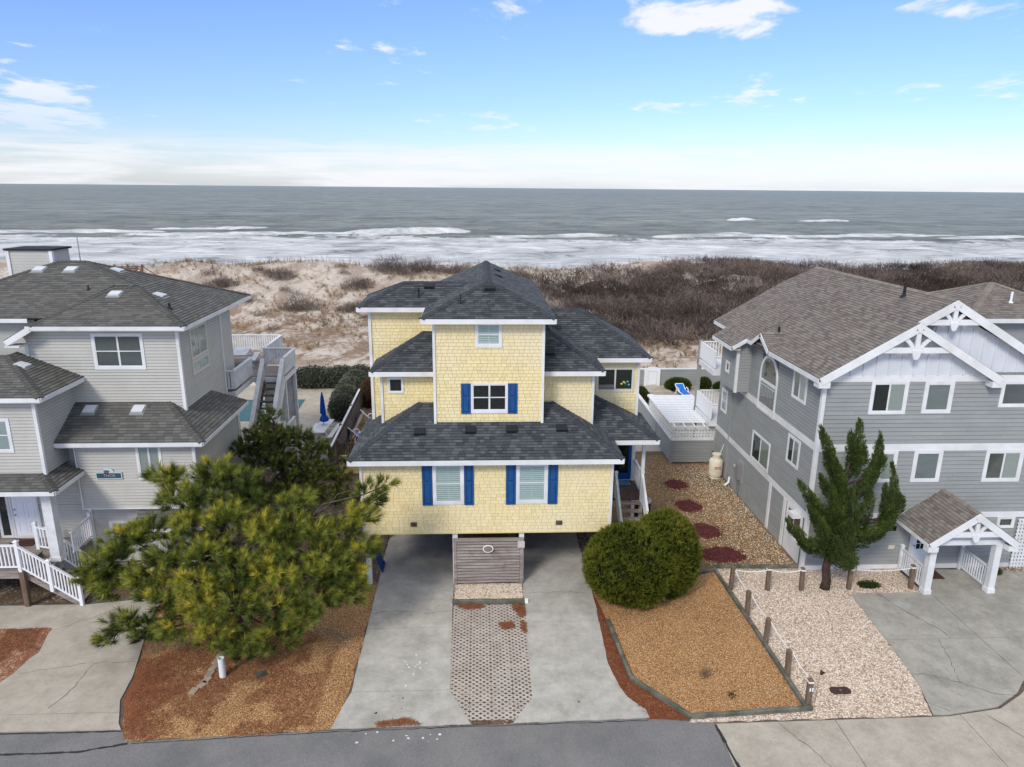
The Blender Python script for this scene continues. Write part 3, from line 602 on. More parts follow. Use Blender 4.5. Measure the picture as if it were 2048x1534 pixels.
def roof_face(H, pts, expo=.143, widths=(.17, .22, .28, .33), th=.026, prime=True, deck=True, U=None, vg=.012):
    """pts: first two points are the eave, listed so that the polygon is ccw seen from outside"""
    p = [Vector(q) for q in pts]; U = Vector(U) if U else (p[1] - p[0]).normalized()
    n = Vector((0, 0, 0))
    for i in range(len(p)): n += p[i - 1].cross(p[i])
    n.normalize()
    if n.z < 0: n = -n
    Vv = n.cross(U); fr = Frame(p[0], U, Vv)
    poly = [fr.uv(q) for q in p]
    if area(poly) < 0: poly = poly[::-1]
    if deck: H.deck.prism([q - n * .002 for q in p], -n * .05)
    lay(H, 'roof', fr, poly, expo, widths, th, .003, prime=prime, vg=vg, gap=.007)
    return n
def caps(H, a, b, n1, n2, w=.15, step=.2):
    """folded cap shingles along a hip or ridge from a (low) to b"""
    a, b = Vector(a), Vector(b); d = (b - a).normalized(); L = (b - a).length; k = 0; s = 0.0
    s1 = n1.cross(d); s1 = s1 if s1.z < 0 else -s1
    s2 = n2.cross(d); s2 = s2 if s2.z < 0 else -s2
    nn = (n1 + n2).normalized()
    while s < L - .02:
        e = min(s + step + .05, L); p = a + d * s; q = a + d * e
        mb = MB(); t0, t1 = .042, .026
        v = [p + s1 * w + n1 * t0, p + nn * (t0 + .008), p + s2 * w + n2 * t0, q + s1 * w + n1 * t1, q + nn * (t1 + .008), q + s2 * w + n2 * t1,
             p + s1 * w, p + s2 * w, p, q + s1 * w, q + s2 * w]
        mb.add(v, [(0, 1, 4, 3), (1, 2, 5, 4), (0, 6, 8, 1), (1, 8, 7, 2), (0, 3, 9, 6), (2, 7, 10, 5)], rnd.random())
        H.caps.append(mb); s += step
def fascia(H, a, b, h=.19, t=.035, out=None, drop=0.0, name='fascia'):
    """board hanging from a roof edge"""
    a, b = Vector(a), Vector(b); d = (b - a).normalized(); r = Vector(out).normalized()
    up = r.cross(d); up = up if up.z > 0 else -up
    o = a - up * (h + drop) + r * .004
    mb = MB(); mb.prism([o, o + r * t, o + r * t + up * h, o + up * h], b - a)
    return mb.build(name, 'white_trim', H.root)
def soffit(H, x0, x1, y0, y1, z): MB().box(x0, x1, y0, y1, z - .03, z).build('soffit', 'white_trim', H.root)
def corner(H, x, y, z0, z1, w=.1, d=.1, m='white_trim'): MB().box(x - w / 2, x + w / 2, y - d / 2, y + d / 2, z0, z1).build('corner_board', m, H.root)

def wall_shingles(H, x0, x1, y, z0, z1, holes=(), poly=None, prime=True, key='wall', expo=.138):
    fr = Frame((x0, y, z0), (1, 0, 0), (0, 0, 1))       # normal towards -Y (the street)
    po = [fr.uv(q) for q in poly] if poly else [(0, 0), (x1 - x0, 0), (x1 - x0, z1 - z0), (0, z1 - z0)]
    fbox(MB(), fr, 0, x1 - x0, 0, z1 - z0, 0, .003).build('sheathing', 'yellow_wall', H.root)
    lay(H, key, fr, po, expo, (.15, .18, .21, .25, .29), .022, .004, [(a - x0, b - x0, c - z0, d - z0) for a, b, c, d in holes], prime, vg=.010, gap=.009)
    return fr
def boards(H, fr, poly, expo, th=.03, holes=(), length=None, m=None, name='siding_board', parent=None, vg=.016, core=None):
    """lap siding: each board is a part"""
    W_ = (length,) if length else (1000,)
    MB().prism([fr.P(u, v, .0005) for u, v in poly], fr.N * .003).build('sheathing', core or {'siding_beige': 'wall_beige', 'siding_grey': 'wall_grey'}.get(m or H.wm, 'yellow_wall'), parent or H.root)  # dark backing in the gaps: lap-line shade and dirt put into colour
    for c, s0, full in tile_rows(fr, poly, expo, W_, holes, jit=bool(length), gap=.005, vg=vg):
        mb = MB(); mb.add(*piece_geo(fr, c, s0, expo - vg, th, .004), rnd.random()); mb.build(name, m or H.wm, parent or H.root)

def rect(fr, u0, u1, s0, s1, n0, n1):
    return [fr.P(u0, s0, n0), fr.P(u1, s0, n0), fr.P(u1, s1, n0), fr.P(u0, s1, n0)], fr.N * (n1 - n0)
def fbox(mb, fr, u0, u1, s0, s1, n0, n1, var=.5): p, o = rect(fr, u0, u1, s0, s1, n0, n1); return mb.prism(p, o, var)
def ring(mb, fr, u0, u1, s0, s1, w, n0, n1, wb=None):
    wb = wb or w
    fbox(mb, fr, u0, u1, s0, s0 + wb, n0, n1); fbox(mb, fr, u0, u1, s1 - w, s1, n0, n1)
    fbox(mb, fr, u0, u0 + w, s0 + wb, s1 - w, n0, n1); fbox(mb, fr, u1 - w, u1, s0 + wb, s1 - w, n0, n1)
    return mb
def window(H, fr, u0, u1, s0, s1, trim=.1, cols=1, rows=1, inner='dark', sill=.1, frame='white_trim', louv=None, split=None, proud=.05, blindmat='blind_white', bc=.034):
    """u0..s1: outer edge of the trim. cols side by side, rows=2: double hung"""
    w = ring(MB(), fr, u0, u1, s0, s1, trim, .0, proud, sill).build('window', frame, H.root)
    a, b, c, d = u0 + trim, u1 - trim, s0 + sill, s1 - trim
    fbox(MB(), fr, a, b, c, d, .001, .006).build('window_recess', 'interior_dark', w)
    cw = (b - a) / cols
    for i in range(cols):
        p, q = a + i * cw, a + (i + 1) * cw; sm = MB()
        if split: p, q = (a, a + (b - a) * split) if i == 0 else (a + (b - a) * split, b)
        ring(sm, fr, p, q, c, d, .035, .018, .042 - .006 * (i % 2))
        hs = [(c + .035, d - .035)]
        if rows == 2:
            m_ = (c + d) / 2; fbox(sm, fr, p + .035, q - .035, m_ - .02, m_ + .02, .018, .044); hs = [(c + .035, m_ - .02), (m_ + .02, d - .035)]
        sm.build('sash', frame, w)
        for (e, f) in hs:
            fbox(MB(), fr, p + .03, q - .03, e - .004, f + .004, .028, .031).build('pane', 'window_glass', w)
            if inner == 'louver':
                g = (p + q) / 2
                for (l, r) in ((p + .05, g - .015), (g + .015, q - .05)):
                    fm = MB(); ring(fm, fr, l - .015, r + .015, e, f, .025, .007, .016); fm.build('louver_frame', 'louver_pale', w)
                    v = e + .03
                    while v < f - .06:
                        mb = MB(); mb.add([fr.P(l, v, .022), fr.P(r, v, .022), fr.P(r, v + .062, .009), fr.P(l, v + .062, .009), fr.P(l, v + .006, .025), fr.P(r, v + .006, .025), fr.P(r, v + .066, .012), fr.P(l, v + .066, .012)],
                                          [(0, 1, 2, 3), (4, 5, 6, 7), (0, 1, 5, 4), (3, 2, 6, 7)]); mb.build('louver', 'louver_pale', w); v += .082
        if inner == 'blind':
            bl = MB(); v = c + .05
            while v < d - .02:
                bl.add([fr.P(p + .03, v, .020), fr.P(q - .03, v, .020), fr.P(q - .03, v + bc, .012), fr.P(p + .03, v + bc, .012)], [(0, 1, 2, 3)]); v += .045
            bl.build('blind', blindmat, w)
        if inner == 'shade' or (inner == 'half' and i == cols - 1):
            fbox(MB(), fr, p + .03, q - .03, c + (.18 if inner == 'shade' else .03), d, .008, .014).build('shade', 'curtain', w)
    return w
def shutter(H, fr, u0, u1, s0, s1):
    sh = MB(); m_ = s0 + (s1 - s0) * .55; b = .075
    ring(sh, fr, u0, u1, s0, s1, b, .024, .062); fbox(sh, fr, u0 + b, u1 - b, m_ - .04, m_ + .04, .024, .062); fbox(sh, fr, u0, u1, s0, s1, .020, .036)
    o = sh.build('shutter', 'shutter_blue', H.root)
    for (c, d) in ((s0 + b, m_ - .04), (m_ + .04, s1 - b)):
        p = MB(); e = .03; q0 = [fr.P(u0 + b, c, .036), fr.P(u1 - b, c, .036), fr.P(u1 - b, d, .036), fr.P(u0 + b, d, .036)]
        q1 = [fr.P(u0 + b + e, c + e, .054), fr.P(u1 - b - e, c + e, .054), fr.P(u1 - b - e, d - e, .054), fr.P(u0 + b + e, d - e, .054)]
        p.add(q0 + q1, [(4, 5, 6, 7), (0, 1, 5, 4), (1, 2, 6, 5), (2, 3, 7, 6), (3, 0, 4, 7)]); p.build('shutter_panel', 'shutter_blue', o)
def railing(parent, a, b, h=.9, m='white_paint', sp=.125, name='railing', single=True, low=.12, bw=.045, cap=.1, posts=()):
    a, b = Vector(a), Vector(b); d = b - a; L = d.length; z = Vector((0, 0, 1))
    mb = MB(); mb.beam(a + z * h, b + z * h, cap, .05); mb.beam(a + z * low, b + z * low, .05, .06)
    o = mb.build(name, m, parent); n = max(1, int(L / sp)); bm = None; jm = MB()
    hd = Vector((d.x, d.y, 0)).normalized(); sd_ = Vector((-hd.y, hd.x, 0))
    for i in range(n):
        p = a + d * ((i + .5) / n)
        if single:
            if bm is None:
                q = MB(); e = hd * bw / 2; f = sd_ * bw / 2
                q.prism([-e - f + z * (low + .02), e - f + z * (low + .02), e + f + z * (low + .02), -e + f + z * (low + .02)], z * (h - low - .03)); bm = q.mesh('baluster', m)
            link('baluster', bm, o, Matrix.Translation(p))
        else:
            e = hd * bw / 2; f = sd_ * bw / 2; jm.prism([p - e - f + z * low, p + e - f + z * low, p + e + f + z * low, p - e + f + z * low], z * (h - low))
    if not single: jm.build('balusters', m, o)
    for (k, ph) in posts:
        p = a + d * k; pm = MB().box(p.x - .06, p.x + .06, p.y - .06, p.y + .06, p.z - .15, p.z + ph); pm.prism([(p.x - .085, p.y - .085, p.z + ph), (p.x + .085, p.y - .085, p.z + ph), (p.x + .085, p.y + .085, p.z + ph), (p.x - .085, p.y + .085, p.z + ph)], (0, 0, .035))
        pm.add([(p.x - .07, p.y - .07, p.z + ph + .035), (p.x + .07, p.y - .07, p.z + ph + .035), (p.x + .07, p.y + .07, p.z + ph + .035), (p.x - .07, p.y + .07, p.z + ph + .035), (p.x, p.y, p.z + ph + .09)], [(0, 1, 4), (1, 2, 4), (2, 3, 4), (3, 0, 4)])
        pm.build('newel_post', m, parent)
    return o
def steps(parent, a, b, w, side, n, m='wood_dark', tread=.27, th=.045):
    """treads from a (top) to b (bottom); side = unit vector along the width"""
    a, b = Vector(a), Vector(b); sv = Vector(side)
    d = b - a; h = Vector((d.x, d.y, 0)).normalized()
    for i in range(n):
        p = a + d * ((i + .5) / n)
        MB().prism([p - h * tread / 2, p + h * tread / 2, p + h * tread / 2 + sv * w, p - h * tread / 2 + sv * w], (0, 0, -th)).build('tread', m, parent)
    for k in (0.02, w - .07):
        MB().prism([a + sv * k - Vector((0, 0, .30)), b + sv * k - Vector((0, 0, .30)), b + sv * k - Vector((0, 0, .06)), a + sv * k - Vector((0, 0, .06))], sv * .05).build('stringer', m, parent)
def roofvent(H, p, n, m='vent_black', s=(.42, .36, .15), name='roof_vent', base=None):
    """box vent sitting on a slope; p on the roof, n its normal"""
    p = Vector(p); n = Vector(n); u = Vector((0, 0, 1)).cross(n).normalized(); v = n.cross(u)
    mb = MB(); b = p + n * .01
    mb.add([b - u * s[0] / 2 - v * s[1] / 2, b + u * s[0] / 2 - v * s[1] / 2, b + u * s[0] / 2 + v * s[1] / 2, b - u * s[0] / 2 + v * s[1] / 2,
            b - u * s[0] / 2 - v * s[1] / 2 + n * s[2], b + u * s[0] / 2 - v * s[1] / 2 + n * s[2], b + u * s[0] / 2 + v * s[1] / 2 + n * s[2] * .5, b - u * s[0] / 2 + v * s[1] / 2 + n * s[2] * .5],
           [(0, 3, 2, 1), (4, 5, 6, 7), (0, 1, 5, 4), (1, 2, 6, 5), (2, 3, 7, 6), (3, 0, 4, 7)])
    o = mb.build(name, m, H.root)
    if base:
        f = MB(); e = .06; f.prism([b - u * (s[0] / 2 + e) - v * (s[1] / 2 + .12), b + u * (s[0] / 2 + e) - v * (s[1] / 2 + .12), b + u * (s[0] / 2 + e) + v * s[1] / 2, b - u * (s[0] / 2 + e) + v * s[1] / 2], n * .02); f.build('vent_flange', base, o)
def pipe(H, p, h=.35, r=.04, m='vent_black'):
    p = Vector(p); mb = MB(); mb.lathe([(r * 2.6, -.05), (r * 2.2, .03), (r * 1.1, .09), (r, .1), (r, h)], 10, p); mb.build('vent_pipe', m, H.root)
def finish(H, rname='roof_shingle', limit=290):
    H.roof = H.deck.build('roof', 'roof_underlay', H.root)
    flush(H, 'roof', rname, H.rm, H.roof, limit, 'roof_shingles')
    for i, c in enumerate(H.caps): c.build('cap_shingle', H.cm, H.roof)
def fontobj(text, size, fr, u, v, n, m, parent, name='lettering', ext=.004, align='CENTER'):
    c = bpy.data.curves.new(name + '_curve', 'FONT'); c.body = text; c.size = size; c.extrude = ext; c.align_x = align; c.align_y = 'CENTER'; c.materials.append(MATS[m])
    tmp = bpy.data.objects.new('tmp', c); COL.objects.link(tmp); me = bpy.data.meshes.new_from_object(tmp.evaluated_get(bpy.context.evaluated_depsgraph_get())); me.name = name; bpy.data.objects.remove(tmp)
    return link(name, me, parent, fr.M(u, v, n))

# ================================================================== yellow house
YH = House('beach_house', 'yellow shingled beach house on pilings with blue shutters and dark hip roofs', (0.3, 26, 0), 'shingle_yellow', 'roof_dark', 'roof_cap_dark')
b = YH.body
b.box(-4.6, 5.2, 26.02, 36.5, 2.32, 5.50); b.box(-4.0, 4.7, 28.27, 31, 5.5, 8.36); b.box(-1.78, 2.52, 27.22, 37.2, 6.2, 10.70)
b.box(-4.62, -1.6, 29.92, 32.7, 5.4, 10.70); b.box(4.0, 7.1, 30.62, 35.3, 2.3, 8.34)
YH.part(b, 'wall', 'yellow_side')
MB().box(-4.58, 5.18, 26.06, 36.4, 2.27, 2.315).build('floor_underside', 'wood_dark', YH.root)
# roofs
n1 = roof_face(YH, [(-5.0, 25.6, 5.57), (5.55, 25.6, 5.57), (3.0, 28.15, 7.1), (-2.45, 28.15, 7.1)])
n2 = roof_face(YH, [(-5.0, 30.5, 5.57), (-5.0, 25.6, 5.57), (-2.45, 28.15, 7.1), (-2.45, 30.5, 7.1)])
n3 = roof_face(YH, [(5.55, 25.6, 5.57), (5.55, 30.5, 5.57), (3.0, 30.5, 7.1), (3.0, 28.15, 7.1)])
caps(YH, (-5.0, 25.6, 5.57), (-2.45, 28.15, 7.1), n1, n2); caps(YH, (5.55, 25.6, 5.57), (3.0, 28.15, 7.1), n1, n3)
n4 = roof_face(YH, [(-4.38, 27.85, 8.49), (5.08, 27.85, 8.49), (3.03, 29.9, 9.72), (-2.33, 29.9, 9.72)])
n5 = roof_face(YH, [(-4.38, 29.9, 8.49), (-4.38, 27.85, 8.49), (-2.33, 29.9, 9.72)])
n6 = roof_face(YH, [(5.08, 27.85, 8.49), (5.08, 31.6, 8.49), (3.03, 31.6, 9.72), (3.03, 29.9, 9.72)])
caps(YH, (-4.38, 27.85, 8.49), (-2.33, 29.9, 9.72), n4, n5); caps(YH, (5.08, 27.85, 8.49), (3.03, 29.9, 9.72), n4, n6)
t1 = roof_face(YH, [(-2.2, 26.8, 10.81), (2.92, 26.8, 10.81), (.36, 29.36, 11.92)])
t2 = roof_face(YH, [(2.92, 26.8, 10.81), (2.92, 37.5, 10.81), (.36, 37.5, 11.92), (.36, 29.36, 11.92)])
t3 = roof_face(YH, [(-2.2, 37.5, 10.81), (-2.2, 26.8, 10.81), (.36, 29.36, 11.92), (.36, 37.5, 11.92)])
caps(YH, (-2.2, 26.8, 10.81), (.36, 29.36, 11.92), t1, t3); caps(YH, (2.92, 26.8, 10.81), (.36, 29.36, 11.92), t1, t2); caps(YH, (.36, 37.5, 11.92), (.36, 29.36, 11.92), t2, t3)
l1 = roof_face(YH, [(-5.04, 29.5, 10.81), (.2, 29.5, 10.81), (.2, 31.3, 11.62), (-3.24, 31.3, 11.62)])
l2 = roof_face(YH, [(-5.04, 33.1, 10.81), (-5.04, 29.5, 10.81), (-3.24, 31.3, 11.62)])
l3 = roof_face(YH, [(.2, 33.1, 10.81), (-5.04, 33.1, 10.81), (-3.24, 31.3, 11.62), (.2, 31.3, 11.62)])
caps(YH, (-5.04, 29.5, 10.81), (-3.24, 31.3, 11.62), l1, l2); caps(YH, (-.6, 31.3, 11.62), (-3.24, 31.3, 11.62), l1, l3); caps(YH, (-5.04, 33.1, 10.81), (-3.24, 31.3, 11.62), l2, l3)
r1 = roof_face(YH, [(2.5, 30.25, 8.47), (7.55, 30.25, 8.47), (4.8, 33.0, 10.15), (2.5, 33.0, 10.15)])
r2 = roof_face(YH, [(7.55, 30.25, 8.47), (7.55, 35.75, 8.47), (4.8, 33.0, 10.15)])
r3 = roof_face(YH, [(7.55, 35.75, 8.47), (2.5, 35.75, 8.47), (2.5, 33.0, 10.15), (4.8, 33.0, 10.15)])
caps(YH, (7.55, 30.25, 8.47), (4.8, 33.0, 10.15), r1, r2); caps(YH, (7.55, 35.75, 8.47), (4.8, 33.0, 10.15), r3, r2); caps(YH, (2.6, 33, 10.15), (4.8, 33, 10.15), r1, r3)
q1 = roof_face(YH, [(4.6, 27.9, 5.5), (7.5, 27.9, 5.5), (4.8, 30.6, 6.85), (4.6, 30.6, 6.85)])
q2 = roof_face(YH, [(7.5, 27.9, 5.5), (7.5, 31.5, 5.5), (4.8, 31.5, 6.85), (4.8, 30.6, 6.85)])
caps(YH, (7.5, 27.9, 5.5), (4.8, 30.6, 6.85), q1, q2)
F = (0, -1, 0); Lx = (-1, 0, 0); Rx = (1, 0, 0)
fascia(YH, (-5.0, 25.6, 5.55), (5.55, 25.6, 5.55), out=F); fascia(YH, (-5.0, 25.6, 5.55), (-5.0, 30.5, 5.55), out=Lx); fascia(YH, (5.55, 25.6, 5.55), (5.55, 27.9, 5.55), out=Rx)
fascia(YH, (-4.38, 27.85, 8.47), (-1.8, 27.85, 8.47), out=F); fascia(YH, (2.54, 27.85, 8.47), (5.08, 27.85, 8.47), out=F); fascia(YH, (5.08, 27.85, 8.47), (5.08, 30.3, 8.47), out=Rx); fascia(YH, (-4.38, 27.85, 8.47), (-4.38, 29.9, 8.47), out=Lx)
fascia(YH, (-2.2, 26.8, 10.79), (2.92, 26.8, 10.79), out=F); fascia(YH, (-2.2, 26.8, 10.79), (-2.2, 29.5, 10.79), out=Lx); fascia(YH, (2.92, 26.8, 10.79), (2.92, 37.5, 10.79), out=Rx)
fascia(YH, (-5.04, 29.5, 10.79), (-2.24, 29.5, 10.79), out=F); fascia(YH, (-5.04, 29.5, 10.79), (-5.04, 33.1, 10.79), out=Lx)
fascia(YH, (4.6, 30.25, 8.45), (7.55, 30.25, 8.45), out=F); fascia(YH, (7.55, 30.25, 8.45), (7.55, 35.75, 8.45), out=Rx)
fascia(YH, (5.56, 27.9, 5.48), (7.5, 27.9, 5.48), out=F); fascia(YH, (7.5, 27.9, 5.48), (7.5, 31.5, 5.48), out=Rx)
soffit(YH, -4.95, 5.5, 25.62, 26.0, 5.40); soffit(YH, -4.97, -4.61, 26.0, 30.5, 5.40); soffit(YH, -4.35, -1.8, 27.87, 28.25, 8.32); soffit(YH, 2.54, 5.05, 27.87, 28.25, 8.32)
soffit(YH, -2.18, 2.9, 26.82, 27.2, 10.64); soffit(YH, -5.0, -2.25, 29.52, 29.9, 10.64); soffit(YH, 4.72, 7.5, 30.27, 30.6, 8.30); soffit(YH, 5.22, 7.46, 27.93, 30.58, 5.32)
# walls: shingle courses with openings
w1 = (-1.80, -.66, 3.56, 5.22); w2 = (1.46, 2.66, 3.56, 5.24)
fr = wall_shingles(YH, -4.56, 5.16, 26.02, 2.32, 5.40, [(-1.72, -.7, 3.6, 5.3), (1.52, 2.6, 3.6, 5.3)])
fr = Frame((0, 26.02, 0), (1, 0, 0), (0, 0, 1))
window(YH, fr, -1.84, -.62, 3.55, 5.30, .11, 1, 2, 'louver', .12); window(YH, fr, 1.42, 2.67, 3.55, 5.30, .11, 1, 2, 'louver', .14)
for u0, u1 in ((-2.25, -1.85), (-.61, -.24), (1.02, 1.41), (2.68, 3.06)): shutter(YH, fr, u0, u1, 3.53, 5.30)
for u in (-2.62, 3.15):
    vb = MB(); fbox(vb, fr, u - .12, u + .12, 2.62, 2.8, .02, .05)
    for k in range(3): fbox(vb, fr, u - .13, u + .13, 2.64 + k * .055, 2.66 + k * .055, .05, .075)
    vb.build('wall_vent', 'wood_dark', YH.root)
fbox(MB(), fr, -4.6, 5.2, 2.28, 2.34, .0, .03).build('skirt_board', 'yellow_side', YH.root)
corner(YH, -4.6, 26.0, 2.28, 5.40); corner(YH, 5.2, 26.0, 2.28, 5.40)
wall_shingles(YH, -3.96, -1.83, 28.27, 5.9, 8.32, [(-3.66, -3.14, 7.5, 8.12)], prime=False); wall_shingles(YH, 2.56, 4.66, 28.27, 5.9, 8.32, prime=False)
fr = Frame((0, 28.27, 0), (1, 0, 0), (0, 0, 1))
window(YH, fr, -3.73, -3.09, 7.48, 8.15, .06, 1, 1, 'dark', .06)
corner(YH, -3.98, 28.25, 5.9, 8.33); corner(YH, 4.68, 28.25, 5.9, 8.33)
wall_shingles(YH, -1.74, 2.48, 27.22, 6.35, 10.62, [(-.08, .8, 9.66, 10.7), (-.26, 1.04, 7.0, 8.12)], prime=False)
fr = Frame((0, 27.22, 0), (1, 0, 0), (0, 0, 1))
window(YH, fr, -.16, .88, 9.60, 10.62, .09, 1, 2, 'louver', .13); window(YH, fr, -.34, 1.12, 6.93, 8.18, .07, 2, 2, 'dark', .13)
for u0, u1 in ((-.73, -.35), (1.13, 1.50)): shutter(YH, fr, u0, u1, 6.92, 8.16)
corner(YH, -1.76, 27.2, 6.3, 10.66); corner(YH, 2.5, 27.2, 6.3, 10.66)
wall_shingles(YH, -4.58, -1.8, 29.92, 5.7, 10.62, prime=False); corner(YH, -4.6, 29.9, 5.6, 10.62, .12)
wall_shingles(YH, 4.72, 7.06, 30.62, 6.0, 8.30, [(5.28, 6.82, 6.9, 7.9)], prime=False)
fr = Frame((0, 30.62, 0), (1, 0, 0), (0, 0, 1))
ww = window(YH, fr, 5.2, 6.9, 6.82, 7.95, .07, 2, 1, 'dark', .07, 'frame_tan')
fbox(MB(), fr, 5.3, 6.05, 6.92, 7.15, .008, .02).build('window_seat', 'wood_grey', ww)
for k, (u, v, m) in enumerate([(6.35, 7.18, 'flower_yellow'), (6.5, 7.22, 'flower_teal'), (6.62, 7.28, 'flower_teal'), (6.55, 7.12, 'shrub_leaf'), (6.68, 7.14, 'flower_teal'), (6.45, 7.26, 'flower_yellow')]):
    MB().lathe([(.01, -.05), (.05, -.02), (.06, .01), (.03, .05)], 8, fr.P(u, v, .012)).build('flower', m, ww)
corner(YH, 7.08, 30.6, 2.5, 8.32, .12)
wall_shingles(YH, 5.2, 7.04, 30.62, 2.6, 5.4, [(5.55, 7.0, 2.6, 4.8)], prime=False)
# blue glazed door
dr = MB(); ring(dr, fr, 6.08, 6.98, 2.60, 4.66, .13, .02, .06, .32); dr = dr.build('door', 'door_blue', YH.root)
fbox(MB(), fr, 6.2, 6.86, 2.9, 4.55, .035, .04).build('pane', 'window_glass', dr); fbox(MB(), fr, 6.2, 6.86, 2.9, 4.55, .004, .01).build('door_recess', 'interior_dark', dr)
ring(MB(), fr, 6.0, 7.05, 2.56, 4.74, .07, .0, .05, .03).build('door_frame', 'white_trim', YH.root)
MB().lathe([(.02, 0), (.03, .03), (.02, .06)], 10, fr.P(6.15, 3.6, .09)).build('handle', 'metal_grey', dr)
# porch deck, stairs, rails
yr = YH.root
for i in range(14):
    x = 5.24 + i * .137; MB().box(x, x + .13, 29.0, 30.58, 2.50, 2.54).build('deck_board', 'wood_dark', yr)
MB().box(5.24, 7.16, 29.0, 30.58, 2.26, 2.495).build('deck_joists', 'wood_dark', yr)
steps(yr, (6.05, 28.95, 2.36), (6.05, 26.55, .1), 1.05, (1, 0, 0), 9, 'wood_grey', .28)
railing(yr, (5.98, 29.0, 2.55), (5.98, 26.55, .2), 1.0, sp=.14, posts=((0, 1.05), (1, 1.05))); railing(yr, (7.15, 29.0, 2.55), (7.15, 26.55, .2), 1.0, sp=.14, posts=((0, 1.05), (1, 1.05)))
railing(yr, (7.15, 29.0, 2.55), (7.15, 30.55, 2.55), 1.0, sp=.14)
MB().box(7.07, 7.21, 28.93, 29.07, 0, 5.32).build('porch_post', 'white_paint', yr); MB().box(7.03, 7.17, 30.3, 30.44, 0.0, 2.5).build('porch_post', 'white_paint', yr)
# vents
for x, y in ((-2.36, 26.78), (-.36, 26.84), (1.26, 26.86), (3.26, 26.9)): roofvent(YH, (x, y, 5.57 + .6 * (y - 25.6)), n1)
roofvent(YH, (.42, 28.75, 10.81 + .4336 * 1.95), t1); roofvent(YH, (-2.15, 30.9, 10.81 + .45 * 1.4), l1); roofvent(YH, (2.9, 28.75, 8.49 + .6 * .9), n4)
for y in (32.6, 35.0): roofvent(YH, (.86, y, 11.92 - .4336 * .5), t2, s=(.5, .3, .10))
pipe(YH, (-.72, 27.75, 11.2), .42, .025); pipe(YH, (-2.55, 30.2, 11.1), .4, .045)
# pilings, louvred screen under the house, far wall
for x, y in ((-4.48, 26.2), (-1.0, 26.2), (1.67, 26.2), (5.05, 26.2)): MB().box(x - .1, x + .1, y - .1, y + .1, 0, 2.3).build('piling', 'white_paint', yr)
for x in (-4.3, -1.0, 1.67, 5.0):
    for y in (30.0, 34.0): MB().box(x - .1, x + .1, y - .1, y + .1, 0, 2.3).build('piling', 'wood_dark', yr)
MB().box(-4.5, 5.1, 36.0, 36.15, 0, 2.3).build('rear_screen', 'wood_dark', yr)
MB().box(-.9, 1.57, 28.2, 28.35, 0, 2.3).build('storage_wall', 'wood_dark', yr); MB().box(-.9, -.78, 28.35, 35.9, 0, 2.3).build('storage_wall', 'wood_dark', yr); MB().box(1.45, 1.57, 28.35, 35.9, 0, 2.3).build('storage_wall', 'wood_dark', yr)
sc = thing('louvre_screen', 'weathered grey horizontal louvre screen with an oval plaque under the yellow house', 'screen', (.33, 25.95, 0))
for x in (-1.0, 1.66): MB().box(x - .06, x + .06, 25.88, 26.02, 0, 2.0).build('post', 'wood_grey', sc)
MB().box(-1.07, 1.73, 25.84, 26.06, 2.0, 2.05).build('top_rail', 'wood_grey', sc)
for i in range(14):
    z = .16 + i * .132
    MB().add([(-.93, 25.86, z), (1.59, 25.86, z), (1.59, 25.98, z + .115), (-.93, 25.98, z + .115), (-.93, 25.885, z - .018), (1.59, 25.885, z - .018), (1.59, 26.0, z + .09), (-.93, 26.0, z + .09)],
             [(0, 1, 2, 3), (4, 7, 6, 5), (0, 4, 5, 1), (3, 2, 6, 7), (0, 3, 7, 4), (1, 5, 6, 2)]).build('slat', 'wood_grey', sc)
def oval(name, cx, y, cz, rx, rz, d, m, parent=None, n=28):
    return MB().prism([(cx + rx * math.cos(2 * math.pi * k / n), y, cz + rz * math.sin(2 * math.pi * k / n)) for k in range(n)], (0, -d, 0)).build(name, m, parent)
pq = thing('number_plaque', 'oval house number plaque reading 301 with a white rim on the louvre screen', 'plaque', (.32, 25.83, 1.6))
oval('rim', .32, 25.845, 1.68, .215, .165, .03, 'white_plastic', pq); oval('face', .32, 25.816, 1.68, .175, .125, .012, 'sign_tan', pq)
fontobj('301', .17, Frame((0, 25.80, 0), (1, 0, 0), (0, 0, 1)), .32, 1.68, .004, 'sign_letters', pq)
nb = thing('notice_board', 'small square faded notice fixed to the right post of the louvre screen', 'notice', (1.62, 25.85, 1.8))
MB().box(1.50, 1.78, 25.80, 25.83, 1.72, 2.0).build('board', 'sign_pink', nb)
# blue lattice panel leaning under the carport
lp = thing('lattice_panel', 'small blue slatted panel leaning beside the left piling in the carport', 'panel', (-4.3, 27.3, 0))
for i in range(5):
    y = 26.95 + i * .16; MB().prism([(-4.05, y, .02), (-4.05, y + .11, .02), (-4.32, y + .11, .75), (-4.32, y, .75)], (-.03, 0, -.01)).build('slat', 'shutter_blue', lp)
for k in (.08, .6): MB().prism([(-4.04 - .27 * k, 26.95, .03 + .73 * k), (-4.04 - .27 * k, 27.7, .03 + .73 * k), (-4.075 - .27 * k, 27.7, .13 + .73 * k), (-4.075 - .27 * k, 26.95, .13 + .73 * k)], (.02, 0, .006)).build('rail', 'shutter_blue', lp)
